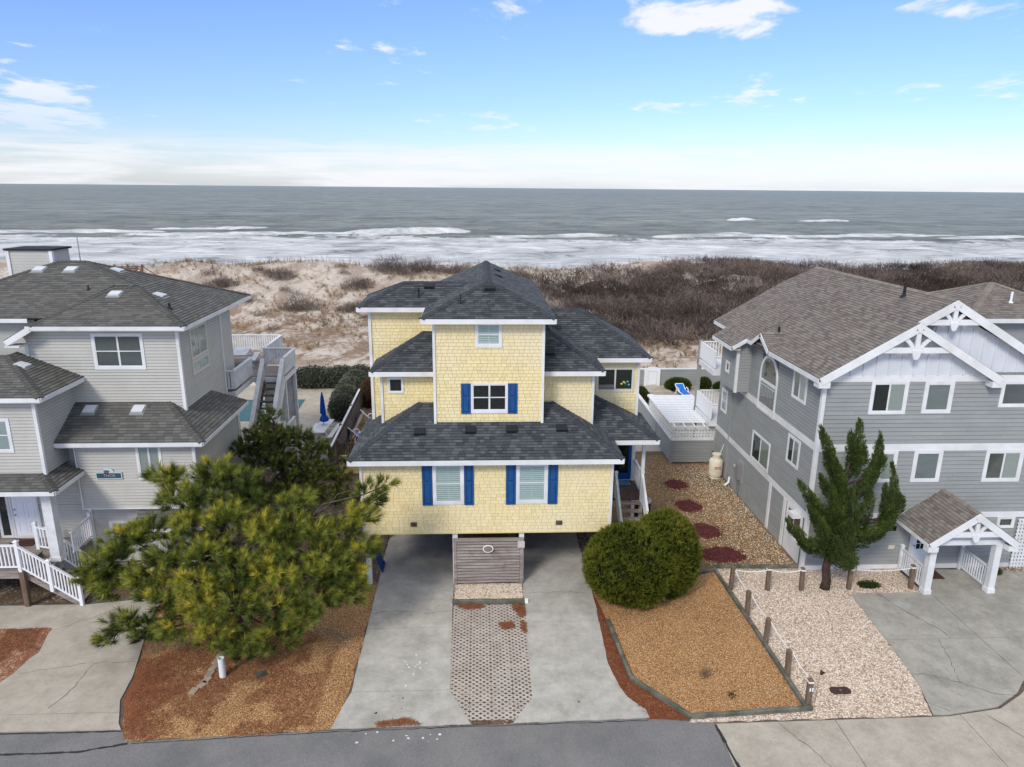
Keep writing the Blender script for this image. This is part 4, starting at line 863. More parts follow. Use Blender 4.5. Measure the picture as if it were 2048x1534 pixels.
# stones heaped under the porch side
rs = random.Random(3)
for i in range(16):
    x, y = rs.uniform(4.5, 5.6), rs.uniform(27.0, 29.5); r = rs.uniform(.14, .26)
    mb = MB(); mb.lathe([(r * .6, 0), (r, r * .35), (r * .85, r * .8), (r * .35, r * 1.05)], 7); v = [(q[0] * rs.uniform(.8, 1.2), q[1] * rs.uniform(.8, 1.2), q[2]) for q in mb.v]; mb.v = v
    o = mb.build('rock', 'stone_grey'); o.location = (x, y, 0); o.rotation_euler.z = rs.uniform(0, 6); tag(o, 'grey rock heaped under the porch side of the yellow house', 'rock', 'rocks under the porch')
finish(YH, limit=290)
flush(YH, 'wall', 'wall_shingle', 'shingle_yellow', YH.root, 290, 'wall_shingles')

# ================================================================== beige house
LH = House('beach_house', 'beige clapboard beach house with low grey hip roofs and a white entry stair', (-16, 28, 0), 'siding_beige', 'roof_grey', 'roof_cap_grey')
lr = LH.root; b = LH.body
b.box(-17.9, -12.02, 28.52, 33.2, 5.9, 10.08); b.box(-24, -16.37, 25.92, 28.6, 5.0, 7.98); b.box(-15.85, -11.27, 27.07, 32.2, 3.08, 5.85)
b.box(-24, -11.3, 27.52, 33.0, 0, 3.08); b.box(-24, -15.86, 27.52, 33.0, 3.0, 6.2); b.box(-23, -17.8, 29.1, 36.0, 5.5, 10.35); b.box(-17.8, -12.05, 33.0, 34.8, 5.9, 10.05)
LH.part(b, 'wall', 'siding_beige')
W3 = (.3, .3, .3)
def rf(p, **k): return roof_face(LH, p, .15, (.3,), .022, vg=.012, **k)
a1 = rf([(-17.4, 28, 10.3), (-11.5, 28, 10.3), (-14.4, 30.9, 11.41), (-15.4, 30.9, 11.41)])
a2 = rf([(-11.5, 28, 10.3), (-11.5, 33.4, 10.3), (-14.4, 33.4, 11.41), (-14.4, 30.9, 11.41)])
a4 = rf([(-11.5, 29.2, 10.27), (-11.5, 36.4, 10.27), (-17.45, 32.9, 12.29), (-14.6, 30.9, 11.322)])
a3 = rf([(-18.41, 32, 9.72), (-18.41, 28, 9.72), (-17.4, 28, 10.287), (-15.4, 30.9, 11.41), (-15.4, 32, 11.41)])
mz = lambda y: 10.5 + .4163 * (y - 28.6)
m1 = rf([(-23.4, 28.6, 10.5), (-17.05, 28.6, 10.5), (-15.4, 30.95, mz(30.95)), (-17.45, 32.9, 12.29), (-18.6, 32.9, 12.29)]); rf([(-15.4, 30.95, mz(30.95)), (-14.55, 30.95, mz(30.95)), (-17.45, 32.9, 12.29)])
m2 = rf([(-11.5, 36.4, 10.3), (-24, 36.4, 10.3), (-18.6, 32.9, 12.29), (-17.45, 32.9, 12.29)])
m3 = rf([(-23.4, 36.4, 10.5), (-23.4, 28.6, 10.5), (-18.6, 32.9, 12.29)])
caps(LH, (-23.4, 28.6, 10.5), (-18.6, 32.9, 12.29), m1, m3)
caps(LH, (-11.5, 28, 10.3), (-14.4, 30.9, 11.41), a1, a2); caps(LH, (-17.4, 28, 10.29), (-15.4, 30.9, 11.41), a1, a3); caps(LH, (-14.4, 30.9, 11.41), (-15.4, 30.9, 11.41), a1, a2)
caps(LH, (-14.6, 30.95, 11.45), (-17.45, 32.9, 12.29), a4, m1); caps(LH, (-17.45, 32.9, 12.29), (-18.6, 32.9, 12.29), m1, m2); caps(LH, (-11.5, 36.4, 10.3), (-17.45, 32.9, 12.29), a4, m2)
b1 = rf([(-24, 25.5, 8.15), (-15.87, 25.5, 8.15), (-18.3, 27.93, 9.17), (-24, 27.93, 9.17)])
b2 = rf([(-15.87, 25.5, 8.15), (-15.87, 28.5, 8.15), (-18.3, 28.5, 9.17), (-18.3, 27.93, 9.17)])
caps(LH, (-15.87, 25.5, 8.15), (-18.3, 27.93, 9.17), b1, b2)
c1 = rf([(-16.35, 26.65, 6.0), (-10.75, 26.65, 6.0), (-12.6, 28.5, 7.07), (-16.35, 28.5, 7.07)])
c2 = rf([(-10.75, 26.65, 6.0), (-10.75, 32.3, 6.0), (-12.6, 31.0, 7.07), (-12.6, 28.5, 7.07)])
caps(LH, (-10.75, 26.65, 6.0), (-12.6, 28.5, 7.07), c1, c2)
e1 = rf([(-24, 25.0, 4.72), (-15.62, 25.0, 4.72), (-16.5, 25.9, 5.05), (-24, 25.9, 5.05)])
e2 = rf([(-15.62, 25.0, 4.72), (-15.62, 27.05, 4.72), (-16.5, 27.05, 5.05), (-16.5, 25.9, 5.05)])
caps(LH, (-15.62, 25.0, 4.72), (-16.5, 25.9, 5.05), e1, e2)
w_ = rf([(-13.7, 26.45, 2.45), (-12.0, 26.45, 2.45), (-12.0, 27.05, 3.02), (-13.7, 27.05, 3.02)])
for p, q, o in (((-17.4, 28, 10.28), (-11.5, 28, 10.28), F), ((-11.5, 28, 10.28), (-11.5, 36.4, 10.28), Rx), ((-23.4, 28.6, 10.48), (-17.75, 28.6, 10.48), F),
                ((-24, 25.5, 8.13), (-15.87, 25.5, 8.13), F), ((-15.87, 25.5, 8.13), (-15.87, 28.5, 8.13), Rx), ((-16.35, 26.65, 5.98), (-10.75, 26.65, 5.98), F), ((-10.75, 26.65, 5.98), (-10.75, 32.3, 5.98), Rx),
                ((-24, 25.0, 4.70), (-15.62, 25.0, 4.70), F), ((-15.62, 25.0, 4.70), (-15.62, 27.03, 4.70), Rx), ((-13.7, 26.45, 2.43), (-12.0, 26.45, 2.43), F)):
    fascia(LH, p, q, out=o, h=.16)
fascia(LH, (-18.41, 28, 9.70), (-17.4, 28, 10.28), out=F, h=.22, name='rake_board')
MB().prism([(-17.52, 27.995, 10.28), (-17.36, 27.995, 10.29), (-17.34, 27.995, 10.08), (-17.5, 27.995, 10.02)], (0, -.037, 0)).build('rake_joint', 'white_trim', lr)
MB().box(-18.41, -17.85, 27.98, 28.5, 9.45, 9.52).build('eave_return', 'white_trim', lr)
soffit(LH, -17.4, -11.55, 28.02, 28.5, 10.10); soffit(LH, -12.0, -11.53, 28.5, 33.2, 10.10); soffit(LH, -16.3, -10.8, 26.67, 27.05, 5.80); soffit(LH, -11.25, -10.78, 27.05, 32.2, 5.80); soffit(LH, -24, -15.9, 25.52, 25.9, 7.95); soffit(LH, -16.35, -15.9, 25.9, 28.5, 7.95)
soffit(LH, -24, -15.66, 25.02, 27.5, 4.54)
EX = .127
# upper front
fr = Frame((-17.86, 28.52, 5.9), (1, 0, 0), (0, 0, 1))
boards(LH, fr, [(0, .9), (5.8, .9), (5.8, 4.18), (.46, 4.18), (0, 3.78)], EX, holes=[(2.6, 4.42, 2.62, 3.98)])
frw = Frame((0, 28.52, 0), (1, 0, 0), (0, 0, 1)); window(LH, frw, -15.36, -13.36, 8.44, 9.92, .1, 2, 2, 'blind', .13, bc=.009)
corner(LH, -17.88, 28.5, 9.0, 9.5, .12); corner(LH, -12.0, 28.5, 6.7, 10.1, .12, .12)
# right side of the upper block (faces the yellow house)
frs = Frame((-12.02, 28.56, 5.9), (0, 1, 0), (0, 0, 1)); boards(LH, frs, [(0, .1), (4.6, .1), (4.6, 4.18), (0, 4.18)], EX, .012, vg=.018, holes=[(1.15, 2.85, 2.05, 3.95)])
window(LH, Frame((-12.02, 0, 0), (0, 1, 0), (0, 0, 1)), 29.62, 31.48, 8.52, 9.88, .09, 2, 1, 'blind', .09, frame='frame_tan'); window(LH, Frame((-12.02, 0, 0), (0, 1, 0), (0, 0, 1)), 29.62, 31.48, 7.88, 8.50, .09, 2, 1, 'blind', .09, frame='frame_tan')
corner(LH, -12.0, 33.2, 5.9, 10.0, .1, .1)
# left projecting block
frb = Frame((-24, 25.92, 5.0), (1, 0, 0), (0, 0, 1)); boards(LH, frb, [(0, 0), (7.58, 0), (7.58, 2.95), (0, 2.95)], EX, holes=[(4.5, 6.55, .98, 2.14)])
window(LH, Frame((0, 25.92, 0), (1, 0, 0), (0, 0, 1)), -19.6, -17.36, 5.9, 7.25, .1, 2, 2, 'blind', .12)
corner(LH, -16.37, 25.9, 5.0, 7.95, .12, .12)
frb = Frame((-16.37, 25.96, 5.0), (0, 1, 0), (0, 0, 1)); boards(LH, frb, [(0, 0), (2.56, 0), (2.56, 2.95), (0, 2.95)], EX, .014, vg=.018)
# first floor front
frc = Frame((-15.85, 27.07, 3.08), (1, 0, 0), (0, 0, 1)); boards(LH, frc, [(0.03, 0.02), (4.55, .02), (4.55, 2.72), (.03, 2.72)], EX, holes=[(2.42, 3.2, 1.28, 2.6)])
window(LH, Frame((0, 27.07, 0), (1, 0, 0), (0, 0, 1)), -13.52, -12.54, 4.28, 5.78, .085, 2, 1, 'shade', .1)
corner(LH, -11.27, 27.05, 3.05, 5.8, .12, .12); MB().box(-15.88, -15.83, 27.02, 27.07, 3.05, 5.8).build('corner_board', 'white_trim', lr)
MB().box(-15.88, -11.2, 27.0, 27.09, 3.04, 3.09).build('drip_edge', 'white_trim', lr)
frc = Frame((-11.27, 27.1, 0), (0, 1, 0), (0, 0, 1)); boards(LH, frc, [(0, 0), (5.1, 0), (5.1, 5.8), (0, 5.8)], EX, .010, vg=.018); corner(LH, -11.27, 32.2, 0, 5.8, .1, .1)
# ground floor and entry wall
frd = Frame((-24, 27.52, 0), (1, 0, 0), (0, 0, 1))
boards(LH, frd, [(0, 0), (12.7, 0), (12.7, 3.05), (0, 3.05)], EX, holes=[(8.9, 10.2, 1.6, 2.25), (4.2, 6.1, 0, 3.9)]); boards(LH, frd, [(0, 3.06), (8.13, 3.06), (8.13, 4.7), (0, 4.7)], EX, holes=[(4.2, 6.1, 2, 3.9)])
frd = Frame((0, 27.52, 0), (1, 0, 0), (0, 0, 1)); window(LH, frd, -15.2, -13.66, 1.52, 2.30, .09, 1, 1, 'blind', .09)
corner(LH, -15.86, 27.5, 0.2, 3.05, .13, .1)
# six-panel entry door with sidelight
dd = MB(); fbox(dd, frd, -18.92, -17.98, 1.68, 3.75, .01, .045); dd = dd.build('door', 'white_plastic', lr)
for u in (-18.78, -18.36):
    for v0, v1 in ((1.82, 2.35), (2.45, 3.15), (3.25, 3.6)):
        pm = MB(); ring(pm, frd, u, u + .3, v0, v1, .025, .045, .056); pm.build('door_panel', 'white_plastic', dd)
for v in (2.62, 2.86): MB().tube([frd.P(-18.84, v, .045), frd.P(-18.84, v, .09)], .03, 10).build('handle', 'metal_grey', dd)
ring(MB(), frd, -19.02, -17.88, 1.6, 3.85, .09, .0, .06, .06).build('door_frame', 'white_trim', lr)
sl = ring(MB(), frd, -19.55, -19.04, 1.6, 3.85, .1, .0, .05).build('sidelight', 'white_trim', lr); fbox(MB(), frd, -19.45, -19.14, 1.7, 3.75, .02, .024).build('pane', 'window_glass', sl); fbox(MB(), frd, -19.45, -19.14, 1.7, 3.75, .002, .006).build('sidelight_recess', 'interior_dark', sl)
MB().box(-16.53, -16.17, 25.57, 25.93, 1.56, 4.52).build('porch_column', 'white_paint', lr); MB().box(-16.57, -16.13, 25.53, 25.97, 1.56, 1.72).build('column_base', 'white_paint', lr)
# entry deck
for i in range(18): MB().box(-24, -17.32, 24.92 + i * .145, 25.055 + i * .145, 1.54, 1.58).build('deck_board', 'wood_grey', lr)
for i in range(8): MB().box(-17.3, -15.9, 26.35 + i * .145, 26.485 + i * .145, 1.54, 1.58).build('deck_board', 'wood_grey', lr)
MB().box(-24, -17.32, 24.86, 24.9, 1.24, 1.54).build('rim_joist', 'wood_grey', lr); MB().box(-17.3, -15.9, 26.3, 26.34, 1.24, 1.54).build('rim_joist', 'wood_grey', lr)
for x, y in ((-17.25, 24.93), (-20, 24.93), (-16.0, 26.4), (-22.5, 24.93)): MB().box(x - .09, x + .09, y - .09, y + .09, 0, 1.5).build('deck_post', 'wood_post', lr)
steps(lr, (-17.2, 25.0, 1.42), (-15.25, 25.0, .1), 1.25, (0, 1, 0), 8, 'wood_grey', .27)
railing(lr, (-22, 24.92, 1.58), (-17.28, 24.92, 1.58), 1.0, 'white_plastic', .14, posts=((1, 1.15),)); railing(lr, (-17.28, 24.92, 1.58), (-15.24, 24.92, .05), 1.0, 'white_plastic', .14, posts=((.51, 1.12), (1, 1.1)))
railing(lr, (-16.9, 26.3, 1.5), (-15.24, 26.3, .1), 1.0, 'white_plastic', .14, posts=((.0, 1.15), (1, 1.1))); railing(lr, (-17.55, 26.55, 1.58), (-16.5, 26.2, 1.58), .95, 'white_plastic', .14, posts=((0, 1.1),)); railing(lr, (-15.92, 26.0, 1.58), (-15.92, 27.45, 1.58), .95, 'white_plastic', .14, posts=((1, 1.1),))
dm = MB().box(-18.95, -17.95, 26.75, 27.35, 1.58, 1.6).build('doormat', 'mat_red'); tag(dm, 'dark red doormat at the white six-panel door', 'doormat')
# roof vents, chimney, aerial
for x, y in ((-15.75, 26.3), (-15.75 + 1.35, 26.3)): pass
for x, y, z, n in ((-15.62, 28.15, 6.0 + .578 * 1.5, c1), (-13.72, 28.15, 6.0 + .578 * 1.5, c1), (-15.1, 30.35, 10.3 + .383 * 2.35, a1), (-19.1, 32.2, mz(32.2), m1), (-17.75, 32.2, mz(32.2), m1), (-17.55, 27.5, 8.15 + .42 * 1.68, b2), (-19.1, 27.3, 8.15 + .42 * 1.8, b1)):
    roofvent(LH, (x, y, z), n, 'vent_white', (.44, .42, .09), base='metal_grey')
for x, y, s_ in ((-13.55, 30.9, .3827), (-16.2, 33.0, .3395)): roofvent(LH, (x, y, 10.29 + s_ * (-11.5 - x)), a2, 'vent_white', (.44, .42, .09), base='metal_grey')
pipe(LH, (-12.6, 29.5, 10.3 + .383 * 1.1), .25, .05); pipe(LH, (-16.3, 30.6, mz(30.6)), .2, .03)
ch = MB().box(-20.85, -18.95, 33.0, 34.4, 10.2, 12.75).build('chimney', 'siding_beige', lr)
frk = Frame((-20.8, 33.0, 11.0), (1, 0, 0), (0, 0, 1))
for c, s0, full in tile_rows(frk, [(0.05, 0), (1.75, 0), (1.75, 1.72), (.05, 1.72)], .127, (9,), jit=0):
    mb = MB(); mb.add(*piece_geo(frk, c, s0, .127, .016, .004)); mb.build('siding_board', 'siding_beige', ch)
MB().box(-20.95, -18.85, 32.9, 34.5, 12.75, 12.83).build('chimney_cap', 'vent_black', ch); MB().box(-20.9, -20.76, 32.94, 33.1, 10.4, 12.75).build('corner_board', 'white_trim', ch); MB().box(-19.04, -18.9, 32.94, 33.1, 10.4, 12.75).build('corner_board', 'white_trim', ch)
MB().tube([(-18.6, 34.6, 10.4), (-18.6, 34.6, 13.3)], .022, 6).build('aerial', 'metal_grey', lr)
# sign with a setting-sun crest
sg = thing('name_sign', 'slate blue name sign THOR with a pale rounded crest on beige siding', 'sign', (-14.6, 27.0, 4.4)); frn = Frame((0, 27.03, 0), (1, 0, 0), (0, 0, 1))
ring(MB(), frn, -15.16, -14.15, 4.34, 4.62, .03, .0, .035).build('frame', 'sign_pale', sg); fbox(MB(), frn, -15.13, -14.18, 4.37, 4.59, .0, .02).build('face', 'sign_slate', sg)
arc = lambda r, a0, a1, n=16: [(-14.66 + r * math.cos(a0 + (a1 - a0) * k / n), 27.025, 4.60 + r * .95 * math.sin(a0 + (a1 - a0) * k / n)) for k in range(n + 1)]
MB().prism(arc(.22, 0, math.pi), (0, -.03, 0)).build('crest', 'sign_pale', sg)
MB().prism([(-14.83, 26.994, 4.60), (-14.66, 26.994, 4.60), (-14.60, 26.994, 4.68), (-14.68, 26.994, 4.72), (-14.83, 26.994, 4.71)], (0, -.012, 0)).build('crest_mark', 'sign_slate', sg)
MB().prism([(-14.66, 26.994, 4.60), (-14.5, 26.994, 4.60), (-14.52, 26.994, 4.66), (-14.6, 26.994, 4.675)], (0, -.010, 0)).build('crest_mark', 'sign_orange', sg)
for x in (-14.79, -14.70): MB().lathe([(.008, -.012), (.02, 0), (.008, .012)], 8, (x, 26.978, 4.65)).build('crest_mark', 'sign_pale', sg)
fontobj('THOR', .17, frn, -14.64, 4.475, .022, 'letters_slate', sg)
# rear decks and outside stair
dk = thing('rear_deck', 'white railed raised wooden deck with open stair behind the beige house', 'deck', (-12, 37, 0))
for i in range(30): MB().box(-18, -11.68, 33.45 + i * .285, 33.72 + i * .285, 6.08, 6.13).build('deck_board', 'wood_grey', dk)
for i in range(8): MB().box(-11.66, -10.05, 36.22 + i * .27, 36.48 + i * .27, 6.08, 6.13).build('deck_board', 'wood_grey', dk)
for q in ((-18, -11.64, 33.36, 33.42, 5.84, 6.08), (-11.70, -11.64, 33.45, 36.2, 5.84, 6.08), (-11.64, -10.02, 36.14, 36.2, 5.84, 6.08), (-10.05, -10.0, 36.2, 38.42, 5.84, 6.08), (-18, -11.64, 42.02, 42.08, 5.84, 6.08)): MB().box(*q).build('rim_joist', 'white_paint', dk)
for x, y in ((-11.7, 33.5), (-11.7, 42), (-15, 42), (-18, 42), (-10.1, 38.3), (-10.1, 36.3), (-11.7, 38.3)): MB().box(x - .08, x + .08, y - .08, y + .08, 0, 6.1).build('deck_post', 'white_paint', dk)
for a, c in (((-12.45, 33.42), (-11.68, 33.42)), ((-11.68, 33.42), (-11.68, 36.2)), ((-11.68, 38.4), (-11.68, 42.05)), ((-18, 42.05), (-11.68, 42.05)), ((-11.66, 38.4), (-10.03, 38.4)), ((-10.03, 36.2), (-10.03, 38.4))):
    railing(dk, (*a, 6.13), (*c, 6.13), .98, sp=.13, single=False, cap=.16, bw=.085)
steps(dk, (-11.1, 36.1, 5.98), (-11.1, 33.2, 3.1), 1.0, (1, 0, 0), 11, 'wood_dark', .26)
for x in (-11.1, -10.1): railing(dk, (x, 36.2, 6.1), (x, 33.2, 3.1), .95, sp=.105, single=False, cap=.2, bw=.09)
for x in (-11.1, -10.1): MB().box(x - .06, x + .06, 33.1, 33.22, 3.0, 4.1).build('newel_post', 'white_paint', dk)
for i in range(16): MB().box(-11.6, -9.7, 32.3 + i * .25, 32.54 + i * .25, 2.95, 3.0).build('deck_board', 'wood_grey', dk)
MB().box(-11.6, -9.66, 32.22, 32.28, 2.7, 3.03).build('rim_joist', 'white_paint', dk)
for x, y in ((-11.2, 32.4), (-9.75, 32.4), (-9.75, 36.2)): MB().box(x - .08, x + .08, y - .08, y + .08, 0, 2.95).build('deck_post', 'white_paint', dk)
railing(dk, (-11.5, 32.3, 3.0), (-9.7, 32.3, 3.0), .95, sp=.13, single=False, cap=.16, bw=.085)
for x in (-11.16, -10.08): MB().prism([(x, 36.15, 5.72), (x, 33.2, 2.78), (x, 33.2, 3.12), (x, 36.15, 6.06)], (.05, 0, 0)).build('stair_skirt', 'white_paint', dk)
for i in range(11): MB().box(-11.62 + i * .145, -11.49 + i * .145, 38.36, 38.39, 3.1, 5.84).build('skirt_board', 'white_paint', dk)
railing(dk, (-9.7, 32.3, 3.0), (-9.7, 36.2, 3.0), .95, sp=.17, single=False, cap=.13, bw=.07)
gr = thing('grill', 'black barbecue grill standing on the lower deck beneath the open stair', 'grill', (-10.9, 35.0, 3.0))
MB().lathe([(.06, .55), (.26, .6), (.3, .75), (.28, .9), (.12, 1.0)], 14, (-10.9, 35.0, 3.0)).build('bowl', 'vent_black', gr)
for k in range(3): MB().tube([(-10.9 + .1 * math.cos(k * 2.1), 35 + .1 * math.sin(k * 2.1), 3.6), (-10.9 + .28 * math.cos(k * 2.1), 35 + .28 * math.sin(k * 2.1), 3.0)], .018, 6).build('leg', 'vent_black', gr)
finish(LH, limit=280)
def picnic(label, x, y, z, rz=0.0, L=2.3, s=1.0):
    """picnic table: long axis along Y, then turned"""
    tt = thing('picnic_table', label, 'table', (x, y, z)); M_ = Matrix.Translation((x, y, z)) @ Matrix.Rotation(rz, 4, 'Z')
    def pp(name, *bx):
        mb = MB()
        for q in bx: mb.box(*q)
        mb.v = [tuple(M_ @ Vector(v)) for v in mb.v]; mb.build(name, 'white_paint', tt)
    for i in range(5): pp('table_board', (-.4 + i * .162, -.4 + i * .162 + .15, -L / 2, L / 2, .72, .76))
    for sx in (-1, 1):
        for i in range(2): pp('bench_board', (sx * .72 - .14 + i * .145, sx * .72 - .005 + i * .145, -L / 2, L / 2, .42, .46))
    for y0 in (-L / 2 + .3, L / 2 - .38):
        pp('cross_beam', (-.88, .88, y0 - .02, y0 + .02, .34, .42)); pp('cross_beam', (-.38, .38, y0 - .02, y0 + .02, .65, .72))
        for sx in (-1, 1):
            mb = MB(); mb.prism([(sx * .30, y0 + .03, .72), (sx * .42, y0 + .03, .72), (sx * .78, y0 + .03, 0), (sx * .66, y0 + .03, 0)], (0, .04, 0)); mb.v = [tuple(M_ @ Vector(v)) for v in mb.v]; mb.build('leg', 'white_paint', tt)
    return tt
picnic('white picnic table on the raised deck of the beige house', -13.0, 38.7, 6.13, .15, 2.0)
picnic('white picnic table under the closed blue parasol by the hedge', -10.05, 44.1, 0, -.05, 2.7)

# ================================================================== grey house
RH = House('beach_house', 'grey lap-sided house with white gables, brown shingle roof and gabled entry portico', (18, 28, 0), 'siding_grey', 'roof_brown', 'roof_cap_brown')
rr = RH.root; b = RH.body
b.box(13.67, 27, 26.72, 38.6, 0, 8.42); b.prism([(13.67, 26.72, 8.42), (20.3, 26.72, 8.42), (16.85, 26.72, 10.55)], (0, .2, 0)); b.prism([(13.67, 26.93, 8.42), (23.1, 26.93, 8.42), (18.35, 26.93, 11.3)], (0, 11.5, 0))
b.box(12.97, 13.7, 34.42, 36.7, 5.68, 8.2); b.box(21.2, 26, 29.4, 34.2, 8.3, 10.3)
RH.part(b, 'wall', 'siding_grey')
def rg(p, **k): return roof_face(RH, p, .143, (.19, .25, .31), .018, vg=.009, **k)
zl = lambda x: 8.55 + .59 * (x - 13.2)
k1 = rg([(13.2, 39.1, 8.55), (13.2, 26.3, 8.55), (16.9, 26.3, zl(16.9)), (16.9, 39.0, zl(16.9))]); rg([(16.9, 39.0, zl(16.9)), (16.9, 26.5, zl(16.9)), (18.35, 26.5, zl(18.35)), (18.35, 38.4, zl(18.35))])
k2 = rg([(23.6, 26.5, zl(18.35) - .59 * 5.25), (23.6, 38.4, zl(18.35) - .59 * 5.25), (18.35, 38.4, zl(18.35)), (18.35, 26.5, zl(18.35))])
caps(RH, (18.35, 38.4, zl(18.35)), (18.35, 26.55, zl(18.35)), k1, k2)
g1 = rg([(20.6, 26.3, 8.55), (20.6, 26.9, 8.55), (16.9, 26.9, zl(16.9)), (16.9, 26.3, zl(16.9))])
rg([(12.48, 37.0, 8.125), (12.48, 34.1, 8.125), (13.2, 34.1, 8.55), (13.2, 37.0, 8.55)])
gs = rg([(13.15, 31.2, 8.53), (14.24, 32.3, 9.16), (13.15, 32.3, 9.16)], U=(1, 0, 0)); gn = rg([(13.15, 33.4, 8.53), (13.15, 32.3, 9.16), (14.24, 32.3, 9.16)], U=(-1, 0, 0))
caps(RH, (13.16, 32.3, 9.16), (14.2, 32.3, 9.16), gs, gn, .12)
h1 = rg([(20.7, 29, 10.45), (26.3, 29, 10.45), (23.5, 31.8, 11.6)]); h2 = rg([(20.7, 34.6, 10.45), (20.7, 29, 10.45), (23.5, 31.8, 11.6)]); h3 = rg([(26.3, 29, 10.45), (26.3, 34.6, 10.45), (23.5, 31.8, 11.6)])
caps(RH, (20.7, 29, 10.45), (23.5, 31.8, 11.6), h1, h2); caps(RH, (26.3, 29, 10.45), (23.5, 31.8, 11.6), h1, h3); caps(RH, (20.7, 34.6, 10.45), (23.5, 31.8, 11.6), h3, h2)
# fascias and rakes
fascia(RH, (13.2, 26.3, 8.53), (13.2, 31.25, 8.53), out=Lx); fascia(RH, (13.2, 33.38, 8.53), (13.2, 34.1, 8.53), out=Lx); fascia(RH, (12.48, 34.1, 8.10), (12.48, 37.0, 8.10), out=Lx); fascia(RH, (13.2, 37.0, 8.53), (13.2, 39.1, 8.53), out=Lx)
fascia(RH, (12.48, 34.1, 8.11), (13.2, 34.1, 8.53), out=F, name='rake_board'); fascia(RH, (13.15, 31.2, 8.52), (13.15, 32.3, 9.15), out=Lx, name='rake_board'); fascia(RH, (13.15, 32.3, 9.15), (13.15, 33.4, 8.52), out=Lx, name='rake_board')
for p, q in (((13.2, 26.3, 8.54), (16.9, 26.3, zl(16.9))), ((16.9, 26.3, zl(16.9)), (20.6, 26.3, 8.54))): fascia(RH, p, q, out=F, h=.30, t=.06, name='rake_board')
for p, q in (((16.9, 26.5, zl(16.9)), (18.35, 26.5, zl(18.35))), ((18.35, 26.5, zl(18.35)), (23.6, 26.5, zl(18.35) - .59 * 5.25))): fascia(RH, p, q, out=F, h=.30, t=.05, name='rake_board')
fascia(RH, (20.7, 29, 10.43), (26.3, 29, 10.43), out=F); fascia(RH, (20.7, 34.6, 10.43), (20.7, 29, 10.43), out=Lx)
for x in (13.2, 20.18): MB().box(x, x + .46, 26.26, 26.7, 8.16, 8.40).build('eave_return', 'white_trim', rr)
soffit(RH, 13.22, 13.65, 26.34, 31.2, 8.36); soffit(RH, 13.22, 13.65, 33.4, 39.0, 8.36); soffit(RH, 12.5, 12.96, 34.12, 37.0, 7.95); soffit(RH, 20.8, 26.2, 29.03, 29.4, 10.26)
MB().add([(13.67, 26.34, zl(13.67) - .07), (16.9, 26.34, zl(16.9) - .07), (16.9, 26.72, zl(16.9) - .07), (13.67, 26.72, zl(13.67) - .07), (20.3, 26.34, zl(13.5) - .07), (20.3, 26.72, zl(13.5) - .07)], [(0, 3, 2, 1), (1, 2, 5, 4)]).build('soffit', 'white_trim', rr)
# board and batten gables
def gable(x0, x1, xm, y, z0, zp, first, step):
    m_ = (zp - z0) / (xm - x0); m2 = (zp - z0) / (x1 - xm); top = lambda x: (z0 + m_ * (x - x0)) if x <= xm else (zp - m2 * (x - xm))
    xs = [x0 + .02]; x = first
    while x < x1: xs.append(x); x += step
    xs.append(x1 - .02)
    for p, q in zip(xs, xs[1:]):
        pts = [(p + .006, z0), (q - .006, z0), (q - .006, top(q))] + ([(xm, zp)] if p < xm < q else []) + [(p + .006, top(p))]
        MB().prism([(u, y, v) for u, v in pts], (0, -.02, 0)).build('gable_panel', 'batten_white', rr)
    for x in xs[1:-1]: MB().box(x - .03, x + .03, y - .065, y, z0, top(x)).build('batten', 'batten_white', rr)
gable(13.7, 20.28, 16.87, 26.715, 8.56, 10.42, 14.12, .508); gable(16.6, 23.3, 18.35, 26.925, 8.62, 11.15, 16.95, .508)
def truss(xm, y, zt, half, m_, s=1.0):
    """king post with two curved braces over a tie beam"""
    zb = zt - m_ * half; o = MB().box(xm - half, xm + half, y - .05, y, zb - .11, zb + .11).build('tie_beam', 'white_trim', rr)
    MB().box(xm - .09 * s, xm + .09 * s, y - .07, y + .01, zb - .2, zt - .28 * s).build('king_post', 'white_trim', o)
    MB().prism([(xm - .2 * s, y, zb - .0), (xm + .2 * s, y, zb), (xm + .12 * s, y, zb - .28 * s), (xm + .07 * s, y, zb - .36 * s), (xm - .07 * s, y, zb - .36 * s), (xm - .12 * s, y, zb - .28 * s)], (0, -.09, 0)).build('pendant', 'white_trim', o)
    for sx in (-1, 1):
        pts = []
        for k in range(9):
            a = k / 8; x = .10 + (half * .50 - .10) * a ** 1.25; z = -.05 + (m_ * half * .62) * (1 - (1 - a) ** 1.9); pts.append((xm + sx * x * 1.0, zb + z))
        mb = MB()
        for k in range(8):
            (xa, za), (xb, zb2) = pts[k], pts[k + 1]; dx, dz = xb - xa, zb2 - za; L = math.hypot(dx, dz); nx, nz = -dz / L * .075 * s, dx / L * .075 * s
            mb.prism([(xa - nx, y, za - nz), (xb - nx, y, zb2 - nz), (xb + nx, y, zb2 + nz), (xa + nx, y, za + nz)], (0, -.055, 0))
        mb.build('brace', 'white_trim', o)
for xm, y, z in ((16.9, 26.3, zl(16.9)), (18.35, 26.5, zl(18.35)), (19.25, 24.4, 3.66)): MB().prism([(xm, y - .005, z - .0), (xm - .19, y - .005, z - .13), (xm, y - .005, z - .40), (xm + .19, y - .005, z - .13)], (0, -.066, 0)).build('peak_block', 'white_trim', rr)
truss(16.9, 26.33, 10.62, 1.62, .59); truss(18.35, 26.53, 11.46, 1.25, .59, .9)
